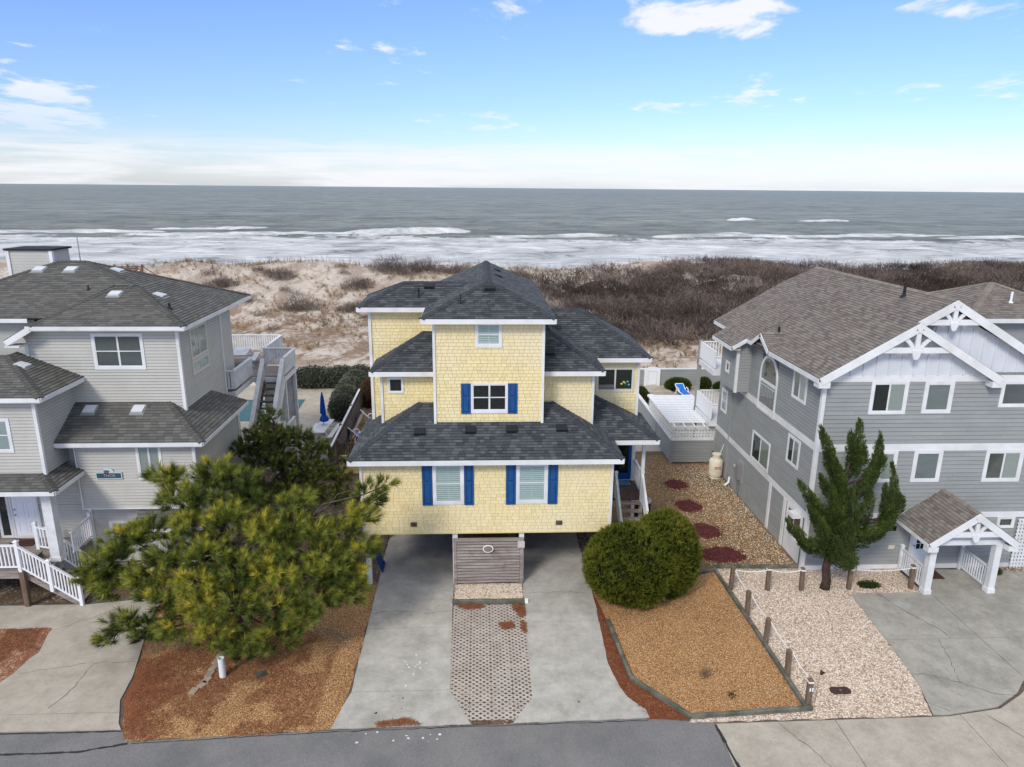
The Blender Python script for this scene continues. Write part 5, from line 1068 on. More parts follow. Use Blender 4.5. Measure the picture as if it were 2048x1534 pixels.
# front wall boards, belts, windows
EXR = .178
fr0 = Frame((0, 26.72, 0), (1, 0, 0), (0, 0, 1))
hol = [(15.66, 17.0, 7.05, 8.3), (17.84, 18.86, 7.05, 8.3), (21.0, 23.2, 7.3, 8.3), (15.95, 17.0, 4.1, 5.3), (17.86, 18.9, 4.1, 5.35), (20.9, 22.4, 4.1, 5.3), (18.2, 19.4, 0, 2.15), (21.9, 22.6, 1.9, 2.35)]
for z0, z1 in ((.22, 2.36), (2.62, 5.37), (5.68, 8.30)): boards(RH, Frame((0, 26.72, z0), (1, 0, 0), (0, 0, 1)), [(13.7, 0), (24.5, 0), (24.5, z1 - z0), (13.7, z1 - z0)], EXR, .03, [(p, q, r - z0, s - z0) for p, q, r, s in hol], 3.66)
for z0, z1, nm in ((0, .22, 'skirt_board'), (2.36, 2.62, 'belt_board'), (5.37, 5.68, 'belt_board'), (8.30, 8.56, 'belt_board')): fbox(MB(), fr0, 13.66, 24.5, z0, z1, .0, .035).build(nm, 'white_trim', rr)
corner(RH, 13.66, 26.71, 0, 8.30, .16, .16)
window(RH, fr0, 15.56, 17.08, 6.95, 8.34, .12, 2, 1, 'half', .12); window(RH, fr0, 17.74, 18.95, 6.98, 8.34, .14, 1, 1, 'blind', .13, blindmat='siding_grey'); window(RH, fr0, 20.9, 23.2, 7.22, 8.34, .12, 2, 1, 'blind', .12, blindmat='wall_grey')
window(RH, fr0, 15.84, 17.08, 4.0, 5.4, .13, 2, 1, 'half', .12); window(RH, fr0, 17.76, 18.98, 4.0, 5.42, .14, 1, 1, 'blind', .13, blindmat='siding_grey'); window(RH, fr0, 20.8, 22.42, 3.98, 5.4, .13, 2, 1, 'half', .13)
window(RH, fr0, 21.85, 22.62, 1.85, 2.40, .1, 1, 1, 'dark', .1)
# side wall (towards the yellow house)
frS = Frame((13.67, 0, 0), (0, -1, 0), (0, 0, 1))
hs = [(-33.0, -31.1, 5.4, 8.2), (-29.4, -28.2, 6.98, 8.2), (-33.1, -31.2, 2.74, 4.0), (-29.2, -28.2, 4.08, 5.2), (-28.7, -27.0, 0, 2.3)]
for z0, z1 in ((.1, 2.30), (2.58, 5.35), (5.66, 8.34)): boards(RH, Frame((13.67, 0, z0), (0, -1, 0), (0, 0, 1)), [(-38.6, 0), (-26.8, 0), (-26.8, z1 - z0), (-38.6, z1 - z0)], EXR * .86, .012, [(p, q, r - z0, s - z0) for p, q, r, s in hs], 3.66, vg=.022)
for z0, z1 in ((2.30, 2.58), (5.35, 5.66)): fbox(MB(), frS, -38.6, -26.8, z0, z1, .0, .035).build('belt_board', 'white_trim', rr)
for y in (30.55, 28.9): fbox(MB(), frS, -y - .12, -y + .12, 0.05, 2.30, .0, .05).build('trim_post', 'white_trim', rr)
MB().box(13.60, 13.66, 36.42, 36.48, .1, 8.3).build('corner_board', 'siding_grey', rr)
window(RH, frS, -29.46, -28.12, 6.9, 8.24, .1, 2, 1, 'half', .1); window(RH, frS, -33.24, -31.06, 2.62, 4.08, .09, 2, 1, 'half', .09); window(RH, frS, -29.3, -28.1, 3.98, 5.27, .1, 2, 1, 'half', .1); window(RH, frS, -38.1, -37.2, 3.6, 4.9, .1, 1, 2, 'dark', .1)
wd = window(RH, frS, -28.62, -27.1, .1, 2.28, .12, 2, 1, 'dark', .9); MB().box(13.28, 13.62, 27.25, 27.75, 2.12, 2.3).build('meter_hood', 'white_trim', rr)
# arched stair window
def archp(cu, hw, s0, sp, n=14): return [(cu - hw, s0), (cu + hw, s0)] + [(cu + hw * math.cos(math.pi * k / n), sp + hw * 1.05 * math.sin(math.pi * k / n)) for k in range(n + 1)]
aw_o, aw_i = archp(-32.05, 1.03, 5.30, 7.06), archp(-32.05, .90, 5.43, 7.04)
mb = MB(); N_ = len(aw_o)
for n0, n1 in ((.0, .055),):
    vo = [frS.P(u, v, n1) for u, v in aw_o]; vi = [frS.P(u, v, n1) for u, v in aw_i]; vo0 = [frS.P(u, v, 0) for u, v in aw_o]; vi0 = [frS.P(u, v, .01) for u, v in aw_i]
    mb.add(vo + vi + vo0 + vi0, [(i, (i + 1) % N_, N_ + (i + 1) % N_, N_ + i) for i in range(N_)] + [(i, 2 * N_ + i, 2 * N_ + (i + 1) % N_, (i + 1) % N_) for i in range(N_)] + [(N_ + i, N_ + (i + 1) % N_, 3 * N_ + (i + 1) % N_, 3 * N_ + i) for i in range(N_)])
aw = mb.build('arched_window', 'white_trim', rr)
fbox(MB(), frS, -32.95, -31.15, 6.72, 6.86, .015, .05).build('transom_bar', 'white_trim', aw)
MB().prism([frS.P(u, v, .026) for u, v in aw_i], frS.N * .004).build('pane', 'window_glass', aw); MB().prism([frS.P(u, v, .002) for u, v in aw_i], frS.N * .004).build('window_recess', 'interior_dark', aw)
jm = MB()
for k in range(9): fbox(jm, frS, -32.85 + k * .17, -32.82 + k * .17, 5.95 + k * .03, 6.55 + k * .03, .008, .016)
fbox(jm, frS, -32.9, -31.3, 6.55, 6.62, .008, .018); jm.build('stair_rail', 'white_paint', aw)
# box bay
frB = Frame((0, 34.42, 5.7), (1, 0, 0), (0, 0, 1)); boards(RH, frB, [(12.99, 0), (13.66, 0), (13.66, 2.5), (12.99, 2.5)], EXR * .86)
boards(RH, Frame((12.97, 0, 5.7), (0, -1, 0), (0, 0, 1)), [(-36.7, 0), (-34.5, 0), (-34.5, 2.4), (-36.7, 2.4)], EXR * .86, holes=[(-35.9, -35.45, .75, 1.25)]); corner(RH, 12.97, 34.42, 5.66, 8.15, .13, .13)
window(RH, Frame((12.97, 0, 0), (0, -1, 0), (0, 0, 1)), -35.95, -35.4, 6.4, 7.0, .09, 1, 1, 'dark', .09)
# rear balconies
for zf in (2.72, 5.75):
    MB().box(13.2, 20, 38.6, 41.6, zf - .3, zf).build('balcony', 'white_trim', rr)
    railing(rr, (13.3, 38.65, zf), (13.3, 41.5, zf), 1.05, 'white_plastic', .12, single=False, bw=.09); railing(rr, (13.3, 41.5, zf), (20, 41.5, zf), 1.05, 'white_plastic', .17, single=False)
for y in (41.5,): MB().box(13.2, 13.4, y - .1, y + .1, 0, 6.9).build('balcony_post', 'siding_grey', rr)
# portico
pz = lambda x: 3.66 - .70 * abs(x - 19.25)
pa = rg([(17.43, 26.7, pz(17.43)), (17.43, 24.4, pz(17.43)), (19.25, 24.4, 3.66), (19.25, 26.7, 3.66)]); pb = rg([(21.07, 24.4, pz(21.07)), (21.07, 26.7, pz(21.07)), (19.25, 26.7, 3.66), (19.25, 24.4, 3.66)])
caps(RH, (19.25, 26.7, 3.66), (19.25, 24.42, 3.66), pa, pb, .12)
fascia(RH, (17.43, 24.4, pz(17.43) - .01), (17.43, 26.7, pz(17.43) - .01), out=Lx, h=.13); fascia(RH, (21.07, 24.4, pz(21.07) - .01), (21.07, 26.7, pz(21.07) - .01), out=Rx, h=.13)
for p, q in (((17.43, 24.4, pz(17.43) - .01), (19.25, 24.4, 3.65)), ((19.25, 24.4, 3.65), (21.07, 24.4, pz(21.07) - .01))): fascia(RH, p, q, out=F, h=.26, t=.05, name='rake_board')
truss(19.25, 24.43, 3.46, 1.0, .70, .85)
for x in (17.43, 20.66): MB().box(x, x + .41, 24.37, 24.7, 2.03, 2.24).build('eave_return', 'white_trim', rr)
MB().prism([(17.85, 24.72, 2.38), (20.65, 24.72, 2.38), (19.25, 24.72, 3.30)], (0, .06, 0)).build('gable_panel', 'batten_white', rr); MB().box(17.7, 20.8, 24.68, 24.86, 2.16, 2.38).build('beam', 'white_trim', rr)
for x in (17.87, 20.5):
    MB().box(x - .13, x + .13, 24.64, 24.9, 0.03, 2.16).build('portico_column', 'white_trim', rr); MB().box(x - .16, x + .16, 24.61, 24.93, 0.03, .22).build('column_base', 'white_trim', rr)
    MB().box(x - .07, x + .07, 24.9, 26.7, 2.2, 2.38).build('beam', 'white_trim', rr); railing(rr, (x, 24.92, .03), (x, 26.6, .03), .98, 'white_paint', .13, posts=((1, 1.1),))
dd = fbox(MB(), fr0, 18.32, 19.22, .08, 2.1, .01, .05).build('door', 'white_plastic', rr)
for i in range(3):
    for j in range(4): fbox(MB(), fr0, 18.5 + i * .19, 18.66 + i * .19, .95 + j * .26, 1.18 + j * .26, .05, .056).build('pane', 'interior_dark', dd)
MB().tube([fr0.P(18.4, 1.1, .05), fr0.P(18.4, 1.1, .1)], .035, 10).build('handle', 'metal_grey', dd); ring(MB(), fr0, 18.2, 19.34, .02, 2.2, .11, .0, .06, .06).build('door_frame', 'white_trim', rr)
vo = MB(); fbox(vo, fr0, 17.3, 17.56, .95, 1.13, .02, .06).build('wall_socket', 'tank_cream', rr)
# lattice at the far right corner
lt = MB()
for k in range(5): lt.box(22.72 + k * .14, 22.80 + k * .14, 26.55, 26.58, .05, 2.3)
for k in range(14): lt.box(22.7, 23.4, 26.56, 26.59, .1 + k * .165, .18 + k * .165)
lt.build('lattice', 'white_paint', rr)
# vents
pipe(RH, (14.0, 32.3, 8.95), .5, .055); pipe(RH, (17.9, 29.3, zl(17.9)), .45, .06); pipe(RH, (23.3, 30.2, 10.9), .5, .05, 'white_plastic')
# electric meter with conduits
em = thing('electric_meter', 'grey electric meter box with conduits on the grey side wall', 'meter', (13.6, 34.6, 0))
MB().box(13.44, 13.62, 34.2, 34.6, .95, 1.75).build('box', 'metal_grey', em); MB().lathe([(.1, 0), (.1, .08), (.07, .11)], 14, (13.5, 34.75, 1.5)).build('meter_dial', 'ac_top', em); MB().box(13.6, 13.655, 33.95, 34.7, .8, 1.95).build('backboard', 'siding_grey', em)
for y in (34.3, 34.5): MB().tube([(13.55, y, 0), (13.55, y, 1.0)], .03, 8).build('conduit', 'metal_grey', em)
sg = thing('number_sign', 'black arched number sign reading 303 on grey siding beside the portico', 'sign', (17.2, 26.65, 1.9)); frn = Frame((0, 26.69, 0), (1, 0, 0), (0, 0, 1))
MB().prism([frn.P(16.95, 1.80, .0), frn.P(17.52, 1.80, .0), frn.P(17.52, 2.0, 0)] + [frn.P(17.235 + .22 * math.cos(math.pi * k / 10), 2.0 + .09 * math.sin(math.pi * k / 10), 0) for k in range(11)] + [frn.P(16.95, 2.0, 0)], (0, -.02, 0)).build('board', 'sign_black', sg)
fontobj('303', .13, frn, 17.25, 1.98, .022, 'letters_slate', sg)
for u0, u1 in ((17.04, 17.17), (17.2, 17.27), (17.3, 17.36)): fbox(MB(), frn, u0, u1, 1.845, 1.875, .018, .024).build('lettering', 'letters_slate', sg)
dm = MB().box(18.2, 19.35, 25.75, 26.5, .035, .055).build('doormat', 'mat_red'); tag(dm, 'dark red-brown doormat inside the white portico', 'doormat')
finish(RH, limit=290)
# ------------------------------------------------------------------ grey pool fence, pergola
fn = thing('pool_fence', 'grey lap-sided fence with white lattice top enclosing the grey house pool yard', 'fence', (11.2, 39, 0))
HF = House.__new__(House); HF.root = fn; HF.wm = 'siding_grey'; HF.tiles = {}
MB().box(11.22, 13.66, 38.94, 39.0, .12, 1.46).build('panel_core', 'wall_grey', fn); boards(HF, Frame((11.2, 38.93, .12), (1, 0, 0), (0, 0, 1)), [(0, 0), (2.45, 0), (2.45, 1.34), (0, 1.34)], .17, .024)
MB().box(11.22, 11.28, 39.0, 55.8, .12, 1.46).build('panel_core', 'wall_grey', fn); boards(HF, Frame((11.21, 0, .12), (0, -1, 0), (0, 0, 1)), [(-55.7, 0), (-39.0, 0), (-39.0, 1.34), (-55.7, 1.34)], .17, .024, length=4.0)
MB().box(11.28, 21, 55.8, 55.86, .05, 1.46).build('panel_core', 'wall_grey', fn)
boards(HF, Frame((11.28, 55.79, .05), (1, 0, 0), (0, 0, 1)), [(0, 0), (9.7, 0), (9.7, 1.4), (0, 1.4)], .2, .024, [(2.2, 3.35, 0, 2)])
MB().box(11.14, 11.36, 45.0, 55.9, 1.46, 1.55).build('cap_rail', 'white_trim', fn); MB().box(11.3, 21, 55.72, 55.92, 1.46, 1.55).build('cap_rail', 'white_trim', fn); MB().box(11.18, 13.66, 38.86, 39.06, 1.46, 1.54).build('cap_rail', 'white_trim', fn); MB().box(11.14, 11.36, 39.0, 45.0, 1.46, 1.54).build('cap_rail', 'white_trim', fn)
for p in ((11.22, 38.95), (11.22, 42.6), (11.22, 46.4), (11.22, 50), (11.22, 53.5)): MB().box(p[0] - .07, p[0] + .05, p[1] - .06, p[1] + .06, 0, 1.46).build('post', 'siding_grey', fn)
# square lattice: front and side
for k in range(14): MB().box(11.27 + k * .18, 11.36 + k * .18, 38.94, 38.965, 1.54, 2.16).build('lattice_bar', 'white_paint', fn)
for k in range(4): MB().box(11.2, 13.66, 38.925, 38.945, 1.56 + k * .17, 1.64 + k * .17).build('lattice_bar', 'white_paint', fn)
MB().box(11.15, 13.66, 38.90, 38.98, 2.14, 2.34).build('lattice_rail', 'white_paint', fn)
for k in range(3): MB().box(11.2, 11.24, 39.0, 44.8, 1.6 + k * .24, 1.72 + k * .24).build('lattice_rail', 'white_paint', fn)
gt = MB().box(13.56, 14.56, 55.66, 55.72, .05, 1.55); gt.prism([(13.56 + .5 - .5 * math.cos(math.pi * k / 10), 55.66, 1.55 + .16 * math.sin(math.pi * k / 10)) for k in range(11)], (0, .06, 0)); gt = gt.build('gate', 'white_plastic', fn)
ring(MB(), Frame((0, 55.65, 0), (1, 0, 0), (0, 0, 1)), 13.68, 14.44, .2, 1.4, .05, 0, .02).build('gate_trim', 'white_trim', gt)
for x in (13.46, 14.6): MB().box(x - .08, x + .08, 55.6, 55.76, 0, 1.6).build('gate_post', 'white_plastic', fn)
pg = thing('pergola', 'white slatted pergola roof over the fenced corner of the grey house', 'pergola', (12.5, 42, 0))
for k in range(16): MB().box(11.05, 14.1, 39.15 + k * .36, 39.37 + k * .36, 2.46, 2.50).build('slat', 'white_plastic', pg)
for k in range(5):
    x = 11.25 + k * .58; MB().prism([(x, 38.65, 2.36), (x, 44.9, 2.36), (x, 44.9, 2.46), (x, 38.9, 2.46)], (.05, 0, 0)).build('rafter', 'white_plastic', pg)
for x, y in ((11.3, 44.7), (13.4, 44.7), (13.4, 39.1), (11.3, 39.1)): MB().box(x - .06, x + .06, y - .06, y + .06, 0, 2.4).build('post', 'white_plastic', pg)
MB().box(11.1, 11.5, 44.85, 45.0, 2.36, 2.5).build('rafter', 'white_plastic', pg)

# ================================================================== yard things
def timber(label, a, b, h=.14, w=.13, z=.02):
    a, b = Vector((*a, z + h / 2)), Vector((*b, z + h / 2)); d = (b - a).normalized(); sd_ = Vector((-d.y, d.x, 0)); mb = MB(); n = max(2, int((b - a).length / .5)); r = random.Random(int(a.x * 31 + a.y * 7)); rings = []
    for i in range(n + 1):
        p = a + (b - a) * i / n; k = r.uniform(.9, 1.1); q = [(-.5, -.5), (.5, -.5), (.5, .32), (.32, .5), (-.32, .5), (-.5, .32)]
        rings += [p + sd_ * (u * w * k + r.uniform(-.008, .008)) + Vector((0, 0, v_ * h * k)) for u, v_ in q]
    fs = [(i * 6 + k, i * 6 + (k + 1) % 6, (i + 1) * 6 + (k + 1) % 6, (i + 1) * 6 + k) for i in range(n) for k in range(6)] + [tuple(range(6))[::-1], tuple(n * 6 + k for k in range(6))]
    mb.add(rings, fs); o = mb.build('landscape_timber', 'timber'); tag(o, label, 'timber', 'timbers edging the gravel beds'); return o
timber('weathered edging timber between the pine straw strip and the orange gravel', (4.74, 23.2), (4.95, 19.95))
timber('dark edging timber slanting from the straw strip to the street corner of the orange gravel', (4.95, 19.93), (6.42, 18.1))
timber('edging timber along the street side of the orange gravel bed', (6.4, 18.12), (10.3, 18.35))
timber('edging timber from the corner post to the middle of the rope fence', (10.12, 18.4), (10.06, 22.6)); timber('pale edging timber beside the rope fence ending near the red mulch', (10.05, 22.65), (9.92, 26.85))
timber('pale edging timber behind the back row of rope posts', (10.0, 26.95), (13.6, 26.86)); timber('short edging timber behind the globe bush', (8.2, 26.2), (9.9, 26.7)); timber('edging timber between the pale gravel and the grid pavers', (-1.08, 24.6), (1.72, 24.58), .16, .14)
PL = ['weathered rope post standing alone where the two rope lines meet', 'weathered back-row rope post, second from the timber corner', 'weathered back-row rope post beside the juniper', 'weathered back-row rope post just right of the juniper trunk', 'weathered rope post against the portico rail',
      'weathered rope post in the line along the orange gravel, next to the meeting corner', 'weathered rope post in the middle of the line along the orange gravel', 'weathered rope post in the line along the orange gravel, next to the street post', 'rope post with white reflectors and wrapped rope at the street corner']
PP = [(10.11, 25.25), (11.57, 25.14), (12.95, 25.12), (14.91, 25.12), (17.48, 25.11), (10.12, 23.46), (10.16, 21.74), (10.2, 19.97), (10.23, 18.5)]
for i, (x, y) in enumerate(PP):
    tp = thing('rope_post', PL[i], 'post', (x, y, 0), 'posts of the rope fence'); h = 1.02 + rnd.uniform(-.04, .05); w = .075; lean = Vector((rnd.uniform(-.03, .03), rnd.uniform(-.03, .03), 0))
    mb = MB(); q = [Vector((x + sx * w, y + sy * w, 0)) for sx, sy in ((-1, -1), (1, -1), (1, 1), (-1, 1))]; top = [p + lean + Vector((0, 0, h)) for p in q]; tip = [p * .0 + (p + Vector((x, y, 0)) * .35 / .65) * .65 + lean + Vector((0, 0, h + .035)) for p in q]
    mb.add(q + top + tip, [(0, 1, 5, 4), (1, 2, 6, 5), (2, 3, 7, 6), (3, 0, 4, 7), (4, 5, 9, 8), (5, 6, 10, 9), (6, 7, 11, 10), (7, 4, 8, 11), (8, 9, 10, 11)]); mb.build('shaft', 'wood_post', tp)
    if i in (1, 2, 3, 4, 8): MB().box(x - w - .008 + lean.x, x + w + .008 + lean.x, y - w - .008 + lean.y, y + w + .008 + lean.y, h - .1, h - .045).build('rope_band', 'rope_white', tp)
    if i == 8:
        for sx in (-.03, .045): MB().box(x + sx - .02, x + sx + .02, y - w - .012, y - w, .62, .74).build('reflector', 'white_plastic', tp)
def rope(label, a, b, sag=.1):
    a, b = Vector(a), Vector(b); pts = [a + (b - a) * k / 12 - Vector((0, 0, sag * 4 * (k / 12) * (1 - k / 12))) for k in range(13)]
    tag(MB().tube(pts, .016, 6).build('rope', 'rope_white'), label, 'rope', 'ropes of the rope fence')
for i, (a, b_) in enumerate(((0, 5), (5, 6), (6, 7), (7, 8))): rope(['white rope from the meeting corner to the next post along the orange gravel', 'white rope between the second and middle posts along the orange gravel', 'white rope between the middle and fourth posts along the orange gravel', 'white rope running down to the reflector post at the street'][i], (PP[a][0] + .08, PP[a][1], .93), (PP[b_][0] + .02, PP[b_][1] + .08, .93), .07)
for i, (a, b_) in enumerate(((0, 1), (1, 2), (3, 4))): rope(['white rope sagging from the meeting corner along the back row', 'white rope sagging between the second back-row post and the juniper post', 'white rope sagging from the juniper to the portico rail post'][i], (PP[a][0], PP[a][1], .95), (PP[b_][0], PP[b_][1], .95), .12)
fl = thing('marker_flag', 'small dark red marker flag on a thin stick by the street post', 'flag', (10.5, 18.6, 0)); MB().tube([(10.5, 18.6, 0), (10.55, 18.62, 1.25)], .008, 5).build('stick', 'wood_dark', fl)
MB().add([(10.55, 18.62, 1.25), (10.72, 18.6, 1.14), (10.6, 18.64, 1.02), (10.54, 18.61, 1.08)], [(0, 1, 2, 3)]).build('cloth', 'mat_red', fl)
vc = MB(); vc.prism([(11.6 + (.20 if math.cos(a) > 0 else -.20) + .14 * math.cos(a), 19.15 + .17 * math.sin(a), .02) for a in [2 * math.pi * k / 24 for k in range(24)]], (0, 0, .03)); vc = vc.build('valve_cover', 'iron'); tag(vc, 'rusty oblong iron valve cover set in the white gravel', 'cover'); MB().lathe([(.03, 0), (.03, .012)], 10, (11.6, 19.15, .05)).build('key_hole', 'metal_grey', vc)
mbx = MB().box(-7.42, -7.08, 20.45, 20.75, .016, .05).build('meter_cover', 'stone_grey'); mbx.data.transform(Matrix.Translation((7.25, -20.6, 0))); mbx.location = (-7.25, 20.6, 0); mbx.rotation_euler.z = .5; tag(mbx, 'dark square ground cover beside the white pipe under the pine', 'cover')
pp = thing('plastic_pipe', 'white plastic pipe standing upright beside the line of flat stones', 'pipe', (-8.47, 20.55, 0)); MB().lathe([(.105, 0), (.105, .72), (.09, .72), (.09, .5)], 18, (-8.47, 20.55, 0)).build('tube', 'pipe_white', pp)
for k in range(3): MB().box(-8.585, -8.575, 20.48, 20.58, .30 + k * .07, .34 + k * .07).build('print', 'red_print', pp)
SP = [(-9.15, 19.83, .1), (-8.97, 20.13, -.3), (-8.93, 20.36, -.1), (-8.93, 20.66, .05), (-8.92, 20.98, .0), (-8.93, 21.32, .05), (-8.9, 21.66, -.05)]
SL = ['flat paving brick at the street end of the line, slightly out of place', 'small flat paving brick next to the displaced end brick', 'stained flat paving brick, third in the line under the pine', 'flat paving brick left of the white pipe foot', 'flat paving brick left of the white pipe top', 'flat paving brick behind the white pipe', 'flat paving brick disappearing under the pine boughs']
for (x, y, a), l in zip(SP, SL):
    o = MB().box(-.11, .11, -.15, .15, 0, .05).build('paving_brick', 'stepping'); o.location = (x, y, .014); o.rotation_euler.z = -.25 + a; tag(o, l, 'brick', 'bricks in line under the pine')
pc = MB().box(1.73, 1.86, 24.50, 24.62, .02, .17).build('pipe_cap', 'white_plastic'); tag(pc, 'small white plastic box at the end of the paver timber', 'box')
# propane tank
tk = thing('propane_tank', 'cream upright propane cylinder beside the grey lattice fence', 'tank', (13.2, 36.85, 0)); ct = (13.2, 36.85, 0)
MB().lathe([(.30, .10), (.36, .14), (.38, .22), (.38, .95), (.36, 1.05), (.27, 1.14), (.1, 1.18)], 26, ct).build('cylinder', 'tank_cream', tk, True); MB().lathe([(.29, 0), (.31, 0), (.31, .12), (.29, .12)], 24, ct).build('foot_ring', 'tank_cream', tk); MB().lathe([(.2, 1.12), (.22, 1.14), (.22, 1.34), (.25, 1.36), (.25, 1.42), (.1, 1.44)], 20, ct).build('collar', 'tank_cream', tk)
for k in range(2): MB().box(13.02, 13.36, 36.455, 36.468, .72 - k * .08, .75 - k * .08).build('print', 'red_print', tk)
MB().tube([(13.35, 36.9, 1.3), (13.5, 36.95, 1.6), (13.62, 37.0, 1.9)], .015, 6).build('hose', 'rope_white', tk)
dsp = thing('drain_elbow', 'white plastic downspout end at the foot of the grey side wall', 'downspout', (13.5, 35.6, 0)); MB().tube([(13.6, 35.7, .5), (13.55, 35.65, .2), (13.3, 35.5, .08)], .06, 8).build('elbow', 'white_plastic', dsp)
# air conditioners
for (x, y), l in (((8.0, 32.0), 'dark air conditioning unit nearest the stair foot of the yellow house'), ((8.05, 33.6), 'dark air conditioning unit behind the other one by the yellow house')):
    ac = thing('air_conditioner', l, 'air conditioner', (x, y, 0), 'air conditioning units'); MB().lathe([(.40, .0), (.40, .06)], 24, (x, y, 0)).build('base', 'ac_top', ac)
    for k in range(9): MB().lathe([(.37, 0), (.39, .02), (.39, .05), (.37, .07)], 24, (x, y, .06 + k * .085)).build('louvre_band', 'ac_dark', ac)
    MB().lathe([(.41, .83), (.41, .9), (.30, .92), (.29, .86)], 24, (x, y, 0)).build('top', 'ac_top', ac); MB().lathe([(.28, .84), (.05, .85)], 16, (x, y, 0)).build('fan_guard', 'ac_dark', ac)
mt = MB().box(6.2, 6.9, 30.05, 30.5, 2.545, 2.56).build('doormat', 'mat_blue'); tag(mt, 'light blue doormat at the blue glazed door', 'doormat')
# sun loungers
def lounger(label, x, y, z, rz, up=.55):
    tt = thing('sun_lounger', label, 'lounger', (x, y, z), 'blue and white sun loungers'); M_ = Matrix.Translation((x, y, z)) @ Matrix.Rotation(rz, 4, 'Z')
    def pp(name, mb, m_): mb.v = [tuple(M_ @ Vector(v)) for v in mb.v]; mb.build(name, m_, tt)
    for sx in (-.33, .33):
        pp('side_rail', MB().tube([(sx, -.95, .3), (sx, -.3, .33), (sx, .35, .33), (sx, .9, .33 + up)], .035, 8), 'white_plastic')
        pp('arm', MB().tube([(sx * 1.12, -.15, .3), (sx * 1.15, .0, .56), (sx * 1.15, .3, .58), (sx * 1.12, .5, .36)], .035, 8), 'white_plastic')
        for yy in (-.75, .55): pp('leg', MB().tube([(sx, yy, .3), (sx * 1.08, yy + .05, .0)], [.04, .05], 8), 'white_plastic')
    pp('seat', MB().prism([(-.3, -.93, .32), (.3, -.93, .32), (.3, .35, .35), (-.3, .35, .35)], (0, 0, .02)), 'blue_sling'); pp('backrest', MB().prism([(-.3, .36, .35), (.3, .36, .35), (.3, .93, .37 + up), (-.3, .93, .37 + up)], (0, .01, .02)), 'blue_sling')
    pp('head_rail', MB().tube([(-.33, .92, .36 + up), (.33, .92, .36 + up)], .04, 8), 'white_plastic'); pp('foot_rail', MB().tube([(-.33, -.96, .3), (.33, -.96, .3)], .04, 8), 'white_plastic')
lounger('blue and white sun lounger on the tan pool deck by the grey fence', 15.9, 53.1, .03, .1, .35); lounger('blue and white sun lounger with raised back close to the yellow house eave', -7.6, 43.6, .03, 2.2, .6); lounger('blue and white sun lounger behind the one nearest the yellow eave', -7.1, 46.8, .03, 2.0, .6)
# parasol
um = thing('parasol', 'closed blue parasol standing in the white picnic table', 'parasol', (-10.05, 44.3, 0)); MB().tube([(-10.05, 44.3, 0), (-10.05, 44.3, 2.9)], .022, 8).build('pole', 'metal_grey', um)
mb = MB(); n = 24; prof = [(.03, 2.95), (.08, 2.6), (.12, 2.1), (.15, 1.55), (.10, 1.45), (.2, 1.25), (.24, 1.05), (.12, .98)]
for r_, z in prof: mb.v += [(-10.05 + (.05 if z < 1.5 else 0) + r_ * (1 + .28 * (k % 2) * (1 if z < 2.9 else 0)) * math.cos(2 * math.pi * k / n), 44.3 + r_ * (1 + .28 * (k % 2)) * math.sin(2 * math.pi * k / n), z) for k in range(n)]
mb.f = [(i * n + k, i * n + (k + 1) % n, (i + 1) * n + (k + 1) % n, (i + 1) * n + k) for i in range(len(prof) - 1) for k in range(n)]; mb.c = [.5] * len(mb.f); mb.build('canopy', 'blue_fabric', um)
# wooden fence between the pool yards
wf = thing('wooden_fence', 'grey weathered board fence between the hedge yard and the yellow house', 'fence', (-8.3, 42, 0))
for i in range(78):
    y = 37.3 + i * .15; x = -8.15 - .004 * i; MB().box(x - .012, x + .012, y, y + .135, .03, 1.78 + rnd.uniform(-.02, .02)).build('board', 'wood_dark', wf)
for z in (.4, 1.5): MB().prism([(-8.11, 37.3, z), (-8.42, 49.0, z), (-8.42, 49.0, z + .09), (-8.11, 37.3, z + .09)], (-.0, 0, 0.0001)).build('rail', 'wood_dark', wf)
MB().prism([(-8.22, 37.3, 1.80), (-8.10, 37.3, 1.80), (-8.40, 49.0, 1.80), (-8.52, 49.0, 1.80)], (0, 0, .04)).build('cap_rail', 'white_paint', wf)
for y in (37.25, 41, 45, 49): MB().box(-8.3 - .02 * (y - 37), -8.16 - .02 * (y - 37), y - .07, y + .07, 0, 1.9).build('post', 'wood_dark', wf)
for i in range(10): MB().box(-7.95 + i * .15, -7.82 + i * .15, 38.05, 38.075, 1.05, 1.75).build('board', 'wood_dark', wf)
MB().box(-8.0, -7.85, 38.0, 38.15, 0, 1.95).build('post', 'wood_dark', wf)
yw = thing('low_wall', 'low yellow clapboard wall beneath the weathered fence boards', 'wall', (-7.2, 38, 0)); MB().box(-7.9, -4.5, 38.0, 38.2, 0, 1.0).build('core', 'yellow_side', yw)
HY = House.__new__(House); HY.root = yw; HY.wm = 'yellow_side'; HY.tiles = {}; boards(HY, Frame((-7.9, 37.995, 0), (1, 0, 0), (0, 0, 1)), [(0, 0), (3.4, 0), (3.4, 1.0), (0, 1.0)], .2, .016)
vf = thing('vinyl_fence', 'white vinyl panel fence at the street end of the beige house pool yard', 'fence', (-9.8, 38.3, 0))
for i in range(22): MB().box(-11.3 + i * .14, -11.165 + i * .14, 38.25, 38.28, .05, 1.45).build('board', 'white_plastic', vf)
MB().box(-11.3, -8.3, 38.2, 38.33, 1.42, 1.54).build('cap_rail', 'white_plastic', vf)
for x in (-11.3, -9.8, -8.4): MB().box(x - .06, x + .06, 38.18, 38.34, 0, 1.62).build('post', 'white_plastic', vf)
